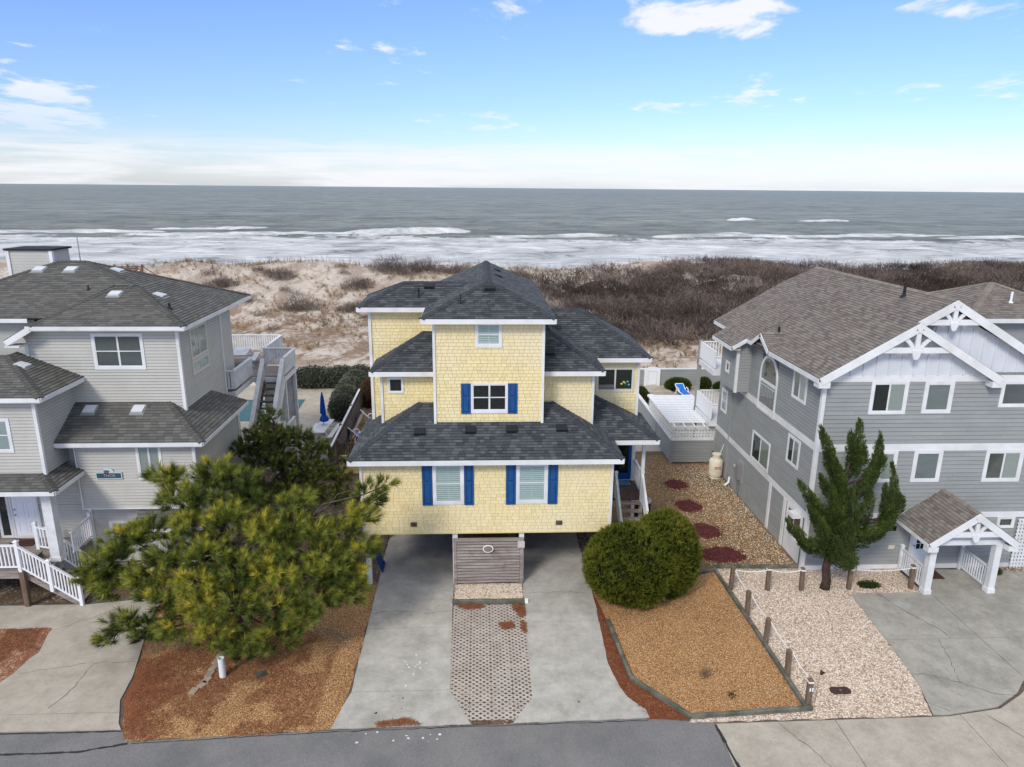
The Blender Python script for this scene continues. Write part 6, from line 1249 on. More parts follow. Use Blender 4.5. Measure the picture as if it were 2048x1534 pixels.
# red mulch rings
def disc(x, y, rx, ry, label, s):
    r = random.Random(s); n = 40; rings = [(1, .006), (.8, .03), (.45, .05)]; vs = []; ks = [1 + .05 * math.sin(3 * 2 * math.pi * k / n + s) + r.uniform(-.12, .12) for k in range(n)]
    for q, z in rings: vs += [(x + rx * q * (ks[k] if q == 1 else .5 + .5 * ks[k]) * math.cos(2 * math.pi * k / n), y + ry * q * (ks[k] if q == 1 else 1) * math.sin(2 * math.pi * k / n), z + r.uniform(0, .012)) for k in range(n)]
    fs = [(i * n + k, i * n + (k + 1) % n, (i + 1) * n + (k + 1) % n, (i + 1) * n + k) for i in range(2) for k in range(n)] + [tuple(2 * n + k for k in range(n))]
    o = tag(MB().add(vs, fs).build('mulch_ring', 'mulch_red'), label, 'mulch bed', 'red mulch rings in the side yard')
    g = np.random.RandomState(s); nn = 1500; an = g.rand(nn) * 6.283; q = np.abs(g.normal(size=nn)) * .30 + .62; X = x + rx * q * np.cos(an); Y = y + ry * q * np.sin(an); aa = g.rand(nn) * 6.283; L = g.uniform(.015, .05, nn); Z = g.uniform(.012, .03, nn); e = np.stack([np.cos(aa) * L, np.sin(aa) * L, g.normal(size=nn) * .006], 1); h2 = np.stack([-np.sin(aa) * L * .45, np.cos(aa) * L * .45, np.zeros(nn)], 1); c0 = np.stack([X, Y, Z], 1)
    kind(link('mulch_chips', npmesh('mulch_chips', np.stack([c0 - e - h2, c0 + e - h2, c0 + h2], 1).reshape(-1, 3), np.arange(nn * 3).reshape(-1, 3), 'mulch_chip', g.rand(nn)), o), 'stuff')
disc(10.75, 35.9, .55, .62, 'dark red mulch ring nearest the grey lattice fence', 1); disc(10.65, 33.1, .6, .7, 'dark red mulch ring, second from the lattice fence', 2); disc(10.65, 30.4, .75, .72, 'dark red mulch ring, third from the lattice fence', 3); disc(10.75, 28.1, .95, .72, 'scattered dark red mulch ring just behind the edging timbers', 4)
# beach walkover at the dune crest
wk = thing('beach_walkover', 'brown wooden beach stair with railings on the dune crest', 'stair', (-46, 95, 3.6)); zg = 4.2
MB().box(-49.5, -44.2, 94.6, 96.2, zg - .1, zg).build('landing', 'wood_walk', wk)
for y in (94.6, 96.2):
    for z in (.45, .75, 1.05): MB().box(-51.5, -43.9, y - .03, y + .03, zg + z - .06, zg + z + .06).build('rail', 'wood_walk', wk)
    for x in (-51.3, -49.3, -47.5, -45.8, -44.0): MB().box(x - .09, x + .09, y - .06, y + .06, zg - 2.5, zg + 1.35).build('post', 'wood_walk', wk)
for i in range(10): MB().box(-46.8 + i * .19, -46.68 + i * .19, 94.5, 94.54, zg + .1, zg + 1.0).build('baluster', 'wood_walk', wk)
for k in range(6): MB().box(-43.9 + k * .28, -43.62 + k * .28, 94.6, 96.2, zg - .2 - k * .2, zg - .14 - k * .2).build('tread', 'wood_walk', wk)
MB().beam((-43.9, 94.6, zg + 1.1), (-42.2, 94.6, zg - .1), .06, .1).build('handrail', 'wood_walk', wk); MB().beam((-43.9, 96.2, zg + 1.1), (-42.2, 96.2, zg - .1), .06, .1).build('handrail', 'wood_walk', wk)

# ================================================================== vegetation
def rot_to(dirs, rs):
    """random orthonormal frames whose z axis is dirs"""
    d = dirs / np.linalg.norm(dirs, axis=1, keepdims=True); h = rs.normal(size=d.shape); a = np.cross(d, h); a /= np.linalg.norm(a, axis=1, keepdims=True) + 1e-9; b_ = np.cross(d, a)
    return np.stack([a, b_, d], 2)
def needle_tuft(n, L, shoot, w, spread, rs):
    """brush of needles along a short shoot pointing +z; one thin triangle each"""
    t0 = rs.rand(n) ** .7 * shoot; an = rs.rand(n) * 2 * np.pi; el = spread * (.55 + .6 * rs.rand(n)) * (1.15 - .6 * t0 / shoot); d = np.stack([np.cos(an) * np.sin(el), np.sin(an) * np.sin(el), np.cos(el)], 1)
    l = L * (.75 + .4 * rs.rand(n)); side = np.stack([-np.sin(an), np.cos(an), np.zeros(n)], 1); base = np.stack([np.zeros(n), np.zeros(n), t0], 1)
    tip = base + d * l[:, None]; v = np.empty((n, 3, 3)); v[:, 0] = base - side * w / 2 + d * .01; v[:, 1] = base + side * w / 2 + d * .01; v[:, 2] = tip
    mid = base + d * l[:, None] * .55; v[:, 0] = mid - side * w / 2 - d * l[:, None] * .5; v[:, 1] = mid + side * w / 2 - d * l[:, None] * .5
    return v.reshape(-1, 3)
def scatter(tmpl, P, D, S, var, rs, jitter=.08):
    """place templates (triangle soup) at P along D; returns verts, faces, var"""
    Rm = rot_to(D, rs); out = []; vv = []; k = rs.randint(0, len(tmpl), len(P))
    for i, tm in enumerate(tmpl):
        s = k == i
        if not s.any(): continue
        q = np.einsum('nij,mj->nmi', Rm[s], tm) * S[s][:, None, None] + P[s][:, None, :]; out.append(q.reshape(-1, 3)); nt = len(tm) // 3
        vv.append((np.repeat(var[s], nt) + rs.normal(size=s.sum() * nt) * jitter))
    v = np.concatenate(out); return v, np.arange(len(v)).reshape(-1, 3), np.clip(np.concatenate(vv), 0, 1)
def branchy(pts, r0, r1, seed, wig=.06, n=6, sides=7):
    r = random.Random(seed); a, b_ = Vector(pts[0]), Vector(pts[1]); P = []
    for i in range(n + 1):
        t_ = i / n; q = a.lerp(b_, t_); q.z += math.sin(t_ * math.pi) * (b_ - a).length * .06
        if 0 < i < n: q += Vector((r.uniform(-1, 1), r.uniform(-1, 1), r.uniform(-1, 1))) * wig * (b_ - a).length * .5
        P.append(q)
    return P, [r0 + (r1 - r0) * i / n for i in range(n + 1)]

def pine(name, label, base, fork, clumps, m, dens, seed, yel, L=.21, nt=58, bark='bark'):
    rs = np.random.RandomState(seed); root = thing(name, label, 'tree', base); B = Vector(base); Fk = Vector(fork)
    tr = MB(); P, rr_ = branchy((B, Fk), .2, .13, seed, .08); tr.tube(P, rr_, 10); top = max(clumps, key=lambda c: c[2]); P, r2 = branchy((Fk, Vector(top[:3])), .13, .03, seed + 1, .1); tr.tube(P, r2, 8); tr.build('trunk', bark, root, True)
    lb = MB(); Ps, Ds, Ss, Vs = [], [], [], []
    for i, (cx, cy, cz, r_, h_) in enumerate(clumps):
        c = Vector((cx, cy, cz)); st = B.lerp(Fk, rs.uniform(.45, 1)) if cz < Fk.z + .5 else Fk.lerp(Vector(top[:3]), rs.uniform(0, .6)); P, q = branchy((st, c), .055, .018, seed + i + 5, .1, 6); lb.tube(P, q, 6)
        n = int(dens * r_ * r_); u = rs.normal(size=(n, 3)); u /= np.linalg.norm(u, axis=1, keepdims=True); rad = rs.rand(n) ** .38; p = u * rad[:, None] * np.array([r_, r_ * .95, h_]) + np.array([cx, cy, cz])
        p[:, 2] = np.maximum(p[:, 2], .18); out = u * np.array([1, 1, .55]) + np.array([0, 0, .62]) + (np.array([cx, cy, cz]) - np.array(B)) * np.array([.10, .10, .02])
        Ps.append(p); Ds.append(out + rs.normal(size=(n, 3)) * .22); Ss.append(rs.uniform(.8, 1.2, n)); up = np.clip((p[:, 2] - cz) / h_, -1, 1); Vs.append(.29 + .26 * up + .18 * (rad - .7) + yel[i % len(yel)] + rs.normal(size=n) * .07 + (rs.rand(n) < .03) * .2)  # low and inner tufts darker: crown shade put into colour, besides yellowed tips
        for j in range(0, n, 9):
            e = Vector(p[j]); P2, q2 = branchy((c.lerp(e, .12), e), .014, .006, seed + i * 50 + j, .12, 3); lb.tube(P2, q2, 4, False)
    lb.build('limbs', bark, root, True)
    tm = [needle_tuft(nt, L, .2, .017, 1.0, rs) for _ in range(4)]; v, f, va = scatter(tm, np.concatenate(Ps), np.concatenate(Ds), np.concatenate(Ss), np.concatenate(Vs), rs)
    link('crown', npmesh('crown', v, f, m, va), root); return root
PINE1 = [(-12.64, 22.4, 3.22, 0.78, 0.36), (-12.09, 22.8, 3.75, 0.76, 0.35), (-13.0, 22.2, 2.87, 0.51, 0.23), (-11.44, 23.1, 3.96, 0.7, 0.32), (-12.2, 22.0, 2.59, 0.71, 0.33), (-11.04, 21.9, 3.01, 0.68, 0.31), (-10.4, 22.3, 3.52, 0.71, 0.33), (-10.44, 21.5, 2.49, 0.73, 0.34), (-9.29, 21.4, 2.99, 0.72, 0.33), (-11.7, 21.2, 1.67, 0.52, 0.24), (-12.24, 21.0, 1.16, 0.32, 0.15), (-10.83, 21.0, 1.51, 0.58, 0.27), (-9.64, 20.9, 1.74, 0.63, 0.29), (-8.66, 20.8, 1.5, 0.63, 0.29), (-7.7, 20.9, 0.94, 0.61, 0.28), (-6.61, 20.9, 1.29, 0.64, 0.29), (-5.97, 21.1, 1.81, 0.64, 0.3), (-6.89, 21.0, 2.27, 0.72, 0.33), (-8.12, 21.1, 2.41, 0.75, 0.35), (-9.01, 21.1, 2.34, 0.61, 0.28), (-5.38, 21.5, 2.2, 0.65, 0.3), (-4.53, 21.9, 2.22, 0.6, 0.28), (-4.95, 22.1, 2.97, 0.69, 0.32), (-5.89, 21.8, 2.97, 0.74, 0.34), (-6.93, 21.7, 3.14, 0.76, 0.35), (-7.99, 21.7, 3.25, 0.76, 0.35), (-9.07, 22.1, 3.7, 0.77, 0.35), (-9.75, 22.6, 4.47, 0.72, 0.33), (-10.33, 23.2, 5.13, 0.7, 0.32), (-11.05, 23.7, 5.76, 0.46, 0.21), (-10.72, 23.7, 5.66, 0.43, 0.2), (-9.54, 23.4, 5.31, 0.7, 0.32), (-9.28, 23.8, 5.89, 0.62, 0.28), (-8.44, 23.8, 5.59, 0.59, 0.27), (-8.66, 22.9, 4.68, 0.79, 0.36), (-7.54, 22.7, 4.2, 0.79, 0.36), (-6.44, 22.7, 4.19, 0.76, 0.35), (-6.78, 22.2, 3.61, 0.66, 0.3), (-5.56, 22.9, 4.07, 0.7, 0.32), (-6.51, 23.5, 4.75, 0.65, 0.3), (-4.72, 23.0, 4.01, 0.65, 0.3), (-4.1, 23.1, 4.53, 0.58, 0.27), (-3.79, 23.2, 5.14, 0.46, 0.21), (-3.31, 23.3, 5.53, 0.26, 0.12), (-3.95, 23.3, 5.53, 0.23, 0.11), (-4.16, 22.6, 3.44, 0.55, 0.25), (-4.47, 22.2, 2.71, 0.54, 0.25), (-8.0, 23.6, 4.92, 0.53, 0.24), (-5.32, 22.4, 3.38, 0.67, 0.31)]
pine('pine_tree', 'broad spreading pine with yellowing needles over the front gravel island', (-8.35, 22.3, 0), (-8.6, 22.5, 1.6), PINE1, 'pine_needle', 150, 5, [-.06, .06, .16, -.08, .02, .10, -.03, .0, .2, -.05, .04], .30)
PINE2 = [(-9.39, 31.0, 5.64, 0.43, 0.2), (-9.73, 31.0, 4.79, 0.76, 0.35), (-8.35, 31.0, 4.68, 0.69, 0.32), (-10.46, 31.0, 4.22, 0.65, 0.3), (-7.67, 31.0, 4.2, 0.66, 0.3), (-7.01, 31.0, 3.85, 0.33, 0.15), (-9.56, 31.0, 3.53, 1.06, 0.49), (-8.28, 31.2, 3.15, 0.89, 0.41), (-10.87, 31.0, 3.91, 0.36, 0.17), (-7.34, 31.0, 2.9, 0.7, 0.32), (-5.95, 31.0, 3.38, 0.44, 0.2), (-5.44, 31.0, 3.62, 0.29, 0.13), (-8.48, 30.8, 2.13, 1.18, 0.54), (-6.91, 30.8, 1.81, 0.81, 0.37), (-5.58, 30.8, 1.8, 0.52, 0.24), (-10.09, 30.8, 1.9, 0.92, 0.42), (-11.25, 30.8, 2.04, 0.62, 0.29), (-9.12, 31.3, 4.39, 0.73, 0.34), (-6.45, 31.0, 2.64, 0.41, 0.19)]
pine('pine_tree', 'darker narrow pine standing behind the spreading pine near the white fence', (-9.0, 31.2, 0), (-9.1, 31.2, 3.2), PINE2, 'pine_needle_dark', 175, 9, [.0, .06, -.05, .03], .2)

def shell(c, r, n, rs, up=.0):
    u = rs.normal(size=(n, 3)); u /= np.linalg.norm(u, axis=1, keepdims=True); return u * np.array(r) + np.array(c), u
def sprig(n, L, w, spread, rs):
    an = rs.rand(n) * 2 * np.pi; el = spread * rs.rand(n); d = np.stack([np.cos(an) * np.sin(el), np.sin(an) * np.sin(el), np.cos(el)], 1); l = L * (.6 + .5 * rs.rand(n)); s = np.cross(d, rs.normal(size=d.shape)); s /= np.linalg.norm(s, axis=1, keepdims=True)
    v = np.empty((n, 3, 3)); v[:, 0] = d * l[:, None] * .15 - s * w; v[:, 1] = d * l[:, None] * .35 + s * w; v[:, 2] = d * l[:, None]; return v.reshape(-1, 3)
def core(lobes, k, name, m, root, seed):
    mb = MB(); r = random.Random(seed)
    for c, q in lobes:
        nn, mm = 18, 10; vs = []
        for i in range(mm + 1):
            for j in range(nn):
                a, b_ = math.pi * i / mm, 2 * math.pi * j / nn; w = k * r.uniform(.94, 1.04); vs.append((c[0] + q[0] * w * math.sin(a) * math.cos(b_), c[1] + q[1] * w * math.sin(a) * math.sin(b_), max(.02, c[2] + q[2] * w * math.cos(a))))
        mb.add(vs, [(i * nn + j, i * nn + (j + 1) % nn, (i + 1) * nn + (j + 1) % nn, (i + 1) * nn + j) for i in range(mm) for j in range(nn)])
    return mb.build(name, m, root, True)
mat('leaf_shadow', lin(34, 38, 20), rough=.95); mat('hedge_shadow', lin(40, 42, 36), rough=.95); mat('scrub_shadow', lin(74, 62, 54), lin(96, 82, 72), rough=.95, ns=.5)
def bush(name, label, lobes, m, n, seed, L=.14, w=.016, blades=9, cm='leaf_shadow', upb=.5, cat='bush', group=None, base=None, zmin=.05, spread=.9, tone=.0, lump=.0):
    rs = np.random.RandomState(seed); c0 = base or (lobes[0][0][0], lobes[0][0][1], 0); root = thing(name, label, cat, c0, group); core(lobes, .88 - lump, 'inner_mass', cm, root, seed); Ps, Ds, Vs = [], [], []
    tot = sum(q[0] * q[2] for c, q in lobes)
    for c, q in lobes:
        k = int(n * q[0] * q[2] / tot); p, u = shell(c, q, k, rs); dpt = 1 - .20 * rs.rand(k) ** 1.5; 
        if lump: dpt *= 1 - lump * 1.6 * (fbm(p[:, 0] * 2.2 + p[:, 2] * 1.7, p[:, 1] * 2.2 - p[:, 2] * 1.1, 3, seed) - .3)
        p = (p - np.array(c)) * dpt[:, None] + np.array(c); keep = p[:, 2] > zmin
        for c2, q2 in lobes:
            if c2 is not c: keep &= (((p - np.array(c2)) / (np.array(q2) * .86)) ** 2).sum(1) > 1
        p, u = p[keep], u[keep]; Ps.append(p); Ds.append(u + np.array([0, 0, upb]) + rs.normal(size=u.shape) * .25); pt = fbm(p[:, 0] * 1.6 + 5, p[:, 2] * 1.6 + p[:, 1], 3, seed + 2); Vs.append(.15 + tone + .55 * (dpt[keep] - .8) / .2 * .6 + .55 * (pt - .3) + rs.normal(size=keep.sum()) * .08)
    P = np.concatenate(Ps); v, f, va = scatter([sprig(blades, L, w, spread, rs) for _ in range(4)], P, np.concatenate(Ds), rs.uniform(.7, 1.3, len(P)), np.concatenate(Vs), rs, .05)
    link('foliage', npmesh('foliage', v, f, m, va), root); return root
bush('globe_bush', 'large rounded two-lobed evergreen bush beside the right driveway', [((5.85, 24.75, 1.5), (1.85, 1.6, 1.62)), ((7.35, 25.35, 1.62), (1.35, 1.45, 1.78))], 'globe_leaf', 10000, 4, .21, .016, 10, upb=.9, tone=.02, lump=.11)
# juniper: twisting plumes
def spray(n, L, w, rs):
    """flame-shaped spray of scale leaves along +z"""
    t_ = rs.rand(n) ** .8; an = rs.rand(n) * 2 * np.pi; r_ = w * np.sin(np.clip(t_ * 1.05 + .12, 0, 1) * np.pi) ** .8 * np.sqrt(rs.rand(n)); c = np.stack([np.cos(an) * r_, np.sin(an) * r_, t_ * L], 1); d = np.stack([np.cos(an) * .7, np.sin(an) * .7, np.full(n, .8)], 1) + rs.normal(size=(n, 3)) * .3; d /= np.linalg.norm(d, axis=1, keepdims=True); s = np.cross(d, rs.normal(size=d.shape)); s /= np.linalg.norm(s, axis=1, keepdims=True); l = rs.uniform(.04, .075, n)[:, None]
    v = np.empty((n, 3, 3)); v[:, 0] = c - s * .013; v[:, 1] = c + s * .013; v[:, 2] = c + d * l; return v.reshape(-1, 3)
def juniper(label, base, plumes, seed):
    rs = np.random.RandomState(seed); root = thing('juniper_tree', label, 'tree', base); B = Vector(base); mb = MB()
    mb.tube([B, B + Vector((.04, 0, .4)), B + Vector((-.05, .02, .9)), B + Vector((.05, .05, 1.6)), B + Vector((.15, 0, 2.6)), B + Vector((.1, 0, 4.2)), B + Vector((.3, 0, 5.5))], [.2, .17, .16, .15, .13, .09, .03], 10); mb.build('trunk', 'juniper_bark', root, True); lb = MB(); Ps, Ds, Ss, Vs = [], [], [], []
    for i, (pa, pb, pc, r0) in enumerate(plumes):
        a, m_, b_ = (np.array(q, float) for q in (pa, pb, pc)); L = np.linalg.norm(m_ - a) + np.linalg.norm(b_ - m_); bz = lambda t_: (1 - t_)[:, None] ** 2 * a + 2 * (t_ * (1 - t_))[:, None] * m_ + (t_ ** 2)[:, None] * b_
        lb.tube([(B + Vector((.05, 0, max(.9, a[2] - .4)))), Vector(a), Vector(bz(np.array([.4]))[0]), Vector(bz(np.array([.8]))[0])], [.05, .04, .03, .012], 6)
        n = int(330 * (r0 + .10) * (L + r0)); tt = rs.rand(n) ** .9; an = rs.rand(n) * 2 * np.pi; tg = bz(np.clip(tt + .02, 0, 1.02)) - bz(tt - .02); tg /= np.linalg.norm(tg, axis=1, keepdims=True); h0 = np.cross(tg, np.array([0, 1., 0])); h0 /= np.linalg.norm(h0, axis=1, keepdims=True); h1 = np.cross(tg, h0)
        prof = np.clip((1 - tt) ** .75 * (.45 + 1.3 * tt) ** .7, .10, 1.1); knob = .62 + .75 * fbm(tt * L * 2.9 + i * 9.1, an * 1.3 + i, 2, 5 + i); rad = r0 * prof * knob * (1 - .4 * rs.rand(n) ** 1.5); radial = np.cos(an)[:, None] * h0 + np.sin(an)[:, None] * h1
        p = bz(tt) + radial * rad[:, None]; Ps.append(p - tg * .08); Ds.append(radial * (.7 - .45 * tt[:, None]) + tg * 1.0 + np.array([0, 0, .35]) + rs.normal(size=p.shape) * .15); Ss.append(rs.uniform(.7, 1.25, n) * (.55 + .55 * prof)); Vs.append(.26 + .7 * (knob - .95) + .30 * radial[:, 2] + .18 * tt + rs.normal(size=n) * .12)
    lb.build('limbs', 'juniper_bark', root, True); P = np.concatenate(Ps); v, f, va = scatter([spray(34, .30, .075, rs) for _ in range(4)], P, np.concatenate(Ds), np.concatenate(Ss), np.concatenate(Vs), rs, .06); link('crown', npmesh('crown', v, f, 'juniper_leaf', va), root)
JP = [((13.86, 25.2, 1.36), (14.18, 25.2, 3.02), (14.05, 25.2, 5.11), 0.515), ((14.11, 25.2, 4.15), (13.55, 25.2, 5.5), (12.91, 25.2, 6.97), 0.283), ((14.44, 25.3, 4.82), (14.58, 25.3, 6.0), (14.49, 25.3, 7.19), 0.266), ((14.44, 25.3, 5.38), (14.28, 25.3, 6.0), (14.19, 25.3, 6.71), 0.166), ((14.51, 25.2, 3.99), (15.59, 25.2, 4.85), (15.29, 25.2, 6.72), 0.283), ((14.99, 25.2, 4.86), (15.56, 25.2, 5.09), (15.57, 25.2, 5.76), 0.216), ((14.65, 25.099999999999998, 1.99), (16.79, 25.099999999999998, 2.62), (15.88, 25.099999999999998, 5.48), 0.299), ((15.81, 25.099999999999998, 3.05), (16.01, 25.099999999999998, 3.69), (15.75, 25.099999999999998, 4.56), 0.183), ((16.09, 25.099999999999998, 3.21), (16.69, 25.099999999999998, 3.77), (16.32, 25.099999999999998, 4.17), 0.199), ((14.77, 25.0, 2.46), (15.84, 25.0, 2.44), (16.33, 25.0, 3.25), 0.283), ((13.87, 25.2, 3.02), (12.95, 25.2, 3.77), (12.33, 25.2, 4.75), 0.216), ((13.57, 25.2, 3.03), (13.14, 25.2, 3.68), (12.85, 25.2, 4.21), 0.183), ((13.93, 25.0, 1.81), (12.6, 25.0, 2.08), (11.96, 25.0, 3.18), 0.266), ((13.52, 24.9, 1.7), (12.79, 24.9, 2.04), (12.44, 24.9, 2.46), 0.249), ((13.78, 25.0, 2.39), (13.26, 25.0, 2.89), (12.74, 25.0, 3.78), 0.266), ((13.97, 24.8, 1.92), (14.41, 24.8, 2.07), (14.87, 24.8, 1.24), 0.266), ((13.88, 24.8, 1.5), (14.36, 24.8, 1.33), (14.69, 24.8, 1.16), 0.199), ((14.05, 24.7, 1.56), (13.99, 24.7, 1.97), (13.87, 24.7, 2.62), 0.249), ((14.01, 25.2, 3.75), (13.48, 25.2, 4.32), (13.16, 25.2, 4.97), 0.233), ((14.08, 24.9, 2.68), (13.82, 24.9, 3.49), (13.52, 24.9, 4.61), 0.316), ((14.53, 24.9, 2.67), (14.47, 24.9, 3.65), (14.28, 24.9, 4.52), 0.299), ((14.87, 25.0, 2.78), (15.21, 25.0, 3.59), (15.09, 25.0, 4.45), 0.266), ((13.94, 25.3, 4.67), (13.7, 25.3, 5.3), (13.4, 25.3, 5.93), 0.249), ((14.56, 25.3, 5.06), (14.85, 25.3, 5.68), (14.78, 25.3, 6.15), 0.233), ((13.36, 24.7, 2.23), (13.38, 24.7, 2.63), (13.15, 24.7, 3.28), 0.249), ((14.37, 24.7, 1.96), (14.44, 24.7, 2.62), (14.31, 24.7, 3.26), 0.283)]
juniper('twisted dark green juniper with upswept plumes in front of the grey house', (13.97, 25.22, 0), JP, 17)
# hedges and shrubs
HG = 'grey-green clipped hedges of the beige house'
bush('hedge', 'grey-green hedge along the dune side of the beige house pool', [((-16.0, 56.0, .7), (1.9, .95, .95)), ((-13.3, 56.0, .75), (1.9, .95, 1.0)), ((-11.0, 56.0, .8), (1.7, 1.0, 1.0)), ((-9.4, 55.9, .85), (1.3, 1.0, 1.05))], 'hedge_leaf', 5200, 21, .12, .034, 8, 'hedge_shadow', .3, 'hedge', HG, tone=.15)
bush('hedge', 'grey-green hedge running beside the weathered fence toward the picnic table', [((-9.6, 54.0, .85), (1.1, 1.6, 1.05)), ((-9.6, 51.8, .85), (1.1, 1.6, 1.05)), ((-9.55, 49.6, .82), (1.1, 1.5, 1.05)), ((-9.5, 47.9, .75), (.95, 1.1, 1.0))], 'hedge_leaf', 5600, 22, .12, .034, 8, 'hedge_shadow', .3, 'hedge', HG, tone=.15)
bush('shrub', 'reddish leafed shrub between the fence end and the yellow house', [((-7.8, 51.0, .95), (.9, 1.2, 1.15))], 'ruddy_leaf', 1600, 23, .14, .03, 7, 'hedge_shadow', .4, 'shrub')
for c, q, l, s in (((15.9, 54.6, .45), (1.05, .6, .6), 'wide low evergreen shrub right of the white gate', 31), ((18.1, 54.9, .45), (.55, .5, .55), 'small round shrub between the white gate and the balcony post', 32), ((19.6, 54.6, .3), (.8, .5, .4), 'low flat shrub behind the balcony railing', 33), ((12.0, 50.9, .6), (.65, .8, .75), 'dark round shrub beside the yellow corner inside the grey fence', 34), ((-12.0, 40.0, .6), (.7, .7, .7), 'small evergreen under the white rear deck', 35)):
    bush('shrub', l, [(c, q)], 'shrub_leaf', 1500, s, .12, .028, 7, 'leaf_shadow', .4, 'shrub', 'small shrubs in the pool yards')
for c, q, l, s in (((15.85, 24.95 + .35, .08), (.45, .22, .10), 'low green weed in the gravel by the portico rail', 41), ((21.6, 26.2, .1), (.5, .25, .14), 'low green plant at the foot of the lattice', 42)): bush('weed', l, [(c, q)], 'shrub_leaf', 260, s, .1, .012, 6, 'leaf_shadow', .6, 'weed')
def tuft(name, label, x, y, n, L, m, seed, cat='grass', z=0.0, tone=.5):
    rs = np.random.RandomState(seed); root = thing(name, label, cat, (x, y, z)); P = np.stack([x + rs.normal(size=n) * .07, y + rs.normal(size=n) * .07, np.full(n, z + .02)], 1); D = rs.normal(size=(n, 3)) * .6 + np.array([0, 0, .7]); v, f, va = scatter([sprig(5, L, .008, .5, rs)], P, D, rs.uniform(.7, 1.2, n), np.full(n, tone), rs, .2); link('blades', npmesh('blades', v, f, m, va), root)
tuft('dry_grass', 'dry pale grass clump in the orange gravel bed', 7.45, 20.1, 90, .26, 'dune_grass', 51); tuft('weed', 'small green weed in the orange gravel near the street timber', 8.0, 19.05, 40, .12, 'shrub_leaf', 52, 'weed')
# dune scrub: bare twiggy bushes one can tell apart
def scrub(P, rs, tw, L, w, flat=1.0, lean=(-.25, 0, 0)):
    """bare branching twigs growing from P; returns verts, faces, var"""
    n = len(P); k = n * tw; b_ = np.repeat(P, tw, 0); d = rs.normal(size=(k, 3)); d[:, 2] = np.abs(d[:, 2]) * flat + .55; d += np.array(lean); d /= np.linalg.norm(d, axis=1, keepdims=True); l = L * rs.uniform(.45, 1.15, k); st = b_ + rs.normal(size=(k, 3)) * np.array([.35, .35, .1]) * L
    s = np.cross(d, rs.normal(size=(k, 3))); s /= np.linalg.norm(s, axis=1, keepdims=True); v = np.empty((k, 3, 3)); v[:, 0] = st - s * w; v[:, 1] = st + s * w; v[:, 2] = st + d * l[:, None]
    o = [v]
    for q in (.45, .7):
        d2 = d + rs.normal(size=(k, 3)) * .55; d2 /= np.linalg.norm(d2, axis=1, keepdims=True); st2 = st + d * (l * q)[:, None]; s2 = np.cross(d2, rs.normal(size=(k, 3))); s2 /= np.linalg.norm(s2, axis=1, keepdims=True); v2 = np.empty((k, 3, 3)); v2[:, 0] = st2 - s2 * w * .7; v2[:, 1] = st2 + s2 * w * .7; v2[:, 2] = st2 + d2 * (l * .55)[:, None]; o.append(v2)
    v = np.concatenate(o); return v.reshape(-1, 3), np.arange(len(v) * 3).reshape(-1, 3)
SB = [(-21.3, 86.5, 2.4, 2.3, 'big dark bare bush alone on the sandy dune face'), (-26.5, 96.5, 2.0, 1.1, 'low dark scrub below the dune crest by the grass'), (-15.5, 92.5, 2.0, 1.2, 'ragged dark scrub between the lone bush and the yellow roof'), (-11.5, 99.5, 3.4, 2.2, 'dense bare scrub clump on the crest left of the yellow roof'), (-7.0, 101, 2.8, 1.9, 'bare scrub on the crest touching the yellow roofline'), (-15.2, 86.0, 1.8, 1.0, 'low scrub at the dune foot behind the yellow roof corner'), (-38, 92, 2.0, .9, 'thin low scrub on the dune behind the beige roof'), (-33, 93.5, 2.2, 1.0, 'thin dark scrub patch on the dune slope right of the beach stair'), (-3.2, 101, 1.8, 1.2, 'small bare scrub on the crest behind the yellow ridge'), (5.2, 97, 2.4, 1.2, 'low bare scrub on the sand right of the yellow ridge')]
for i, (x, y, r_, h_, l) in enumerate(SB):
    rs = np.random.RandomState(60 + i); zg = float(ground_h(x, y)); root = thing('scrub_bush', l, 'bush', (x, y, zg), 'bare scrub bushes on the dunes'); n = int(15 * r_ * r_) + 16; an = rs.rand(n) * 6.283; q = rs.rand(n) ** .7 * r_; X, Y = x + q * np.cos(an), y + q * .7 * np.sin(an); P = np.stack([X, Y, ground_h(X, Y)], 1)
    hh = h_ * (1 - (q / r_) ** 2 * .75); P2 = P.copy(); P2[:, 2] += hh * rs.rand(n) * .8; v, f = scrub(P, rs, 5, .9, .014, 1.4); v2, f2 = scrub(P2, rs, 7, .85, .013, 1.3); v = np.concatenate([v, v2]); f = np.arange(len(v)).reshape(-1, 3)
    link('twigs', npmesh('twigs', v, f, 'scrub_twig', np.clip(.32 + .22 * rs.normal(size=len(f)), 0, 1)), root)
for i, (x, y) in enumerate([(-36, 97), (-30, 99), (-24, 92), (-18, 97), (-28, 88), (-34, 86), (-25, 83), (-17, 80), (-30, 79), (-22, 76), (-13, 82), (-38, 90), (2, 92), (6, 90), (3, 99), (-19, 101)]):
    rs = np.random.RandomState(160 + i); zg = float(ground_h(x, y)); root = thing('scrub_tuft', 'low ragged scrub tuft on the open dune sand', 'bush', (x, y, zg), 'low scrub tufts on the dunes'); n = rs.randint(10, 26); r_ = rs.uniform(.7, 1.7); X, Y = x + rs.normal(size=n) * r_ * .6, y + rs.normal(size=n) * r_ * .4; v, f = scrub(np.stack([X, Y, ground_h(X, Y)], 1), rs, 9, rs.uniform(.45, .8), .014, .9); link('twigs', npmesh('twigs', v, f, 'scrub_twig', np.clip(.35 + .22 * rs.normal(size=len(f)), 0, 1)), root)
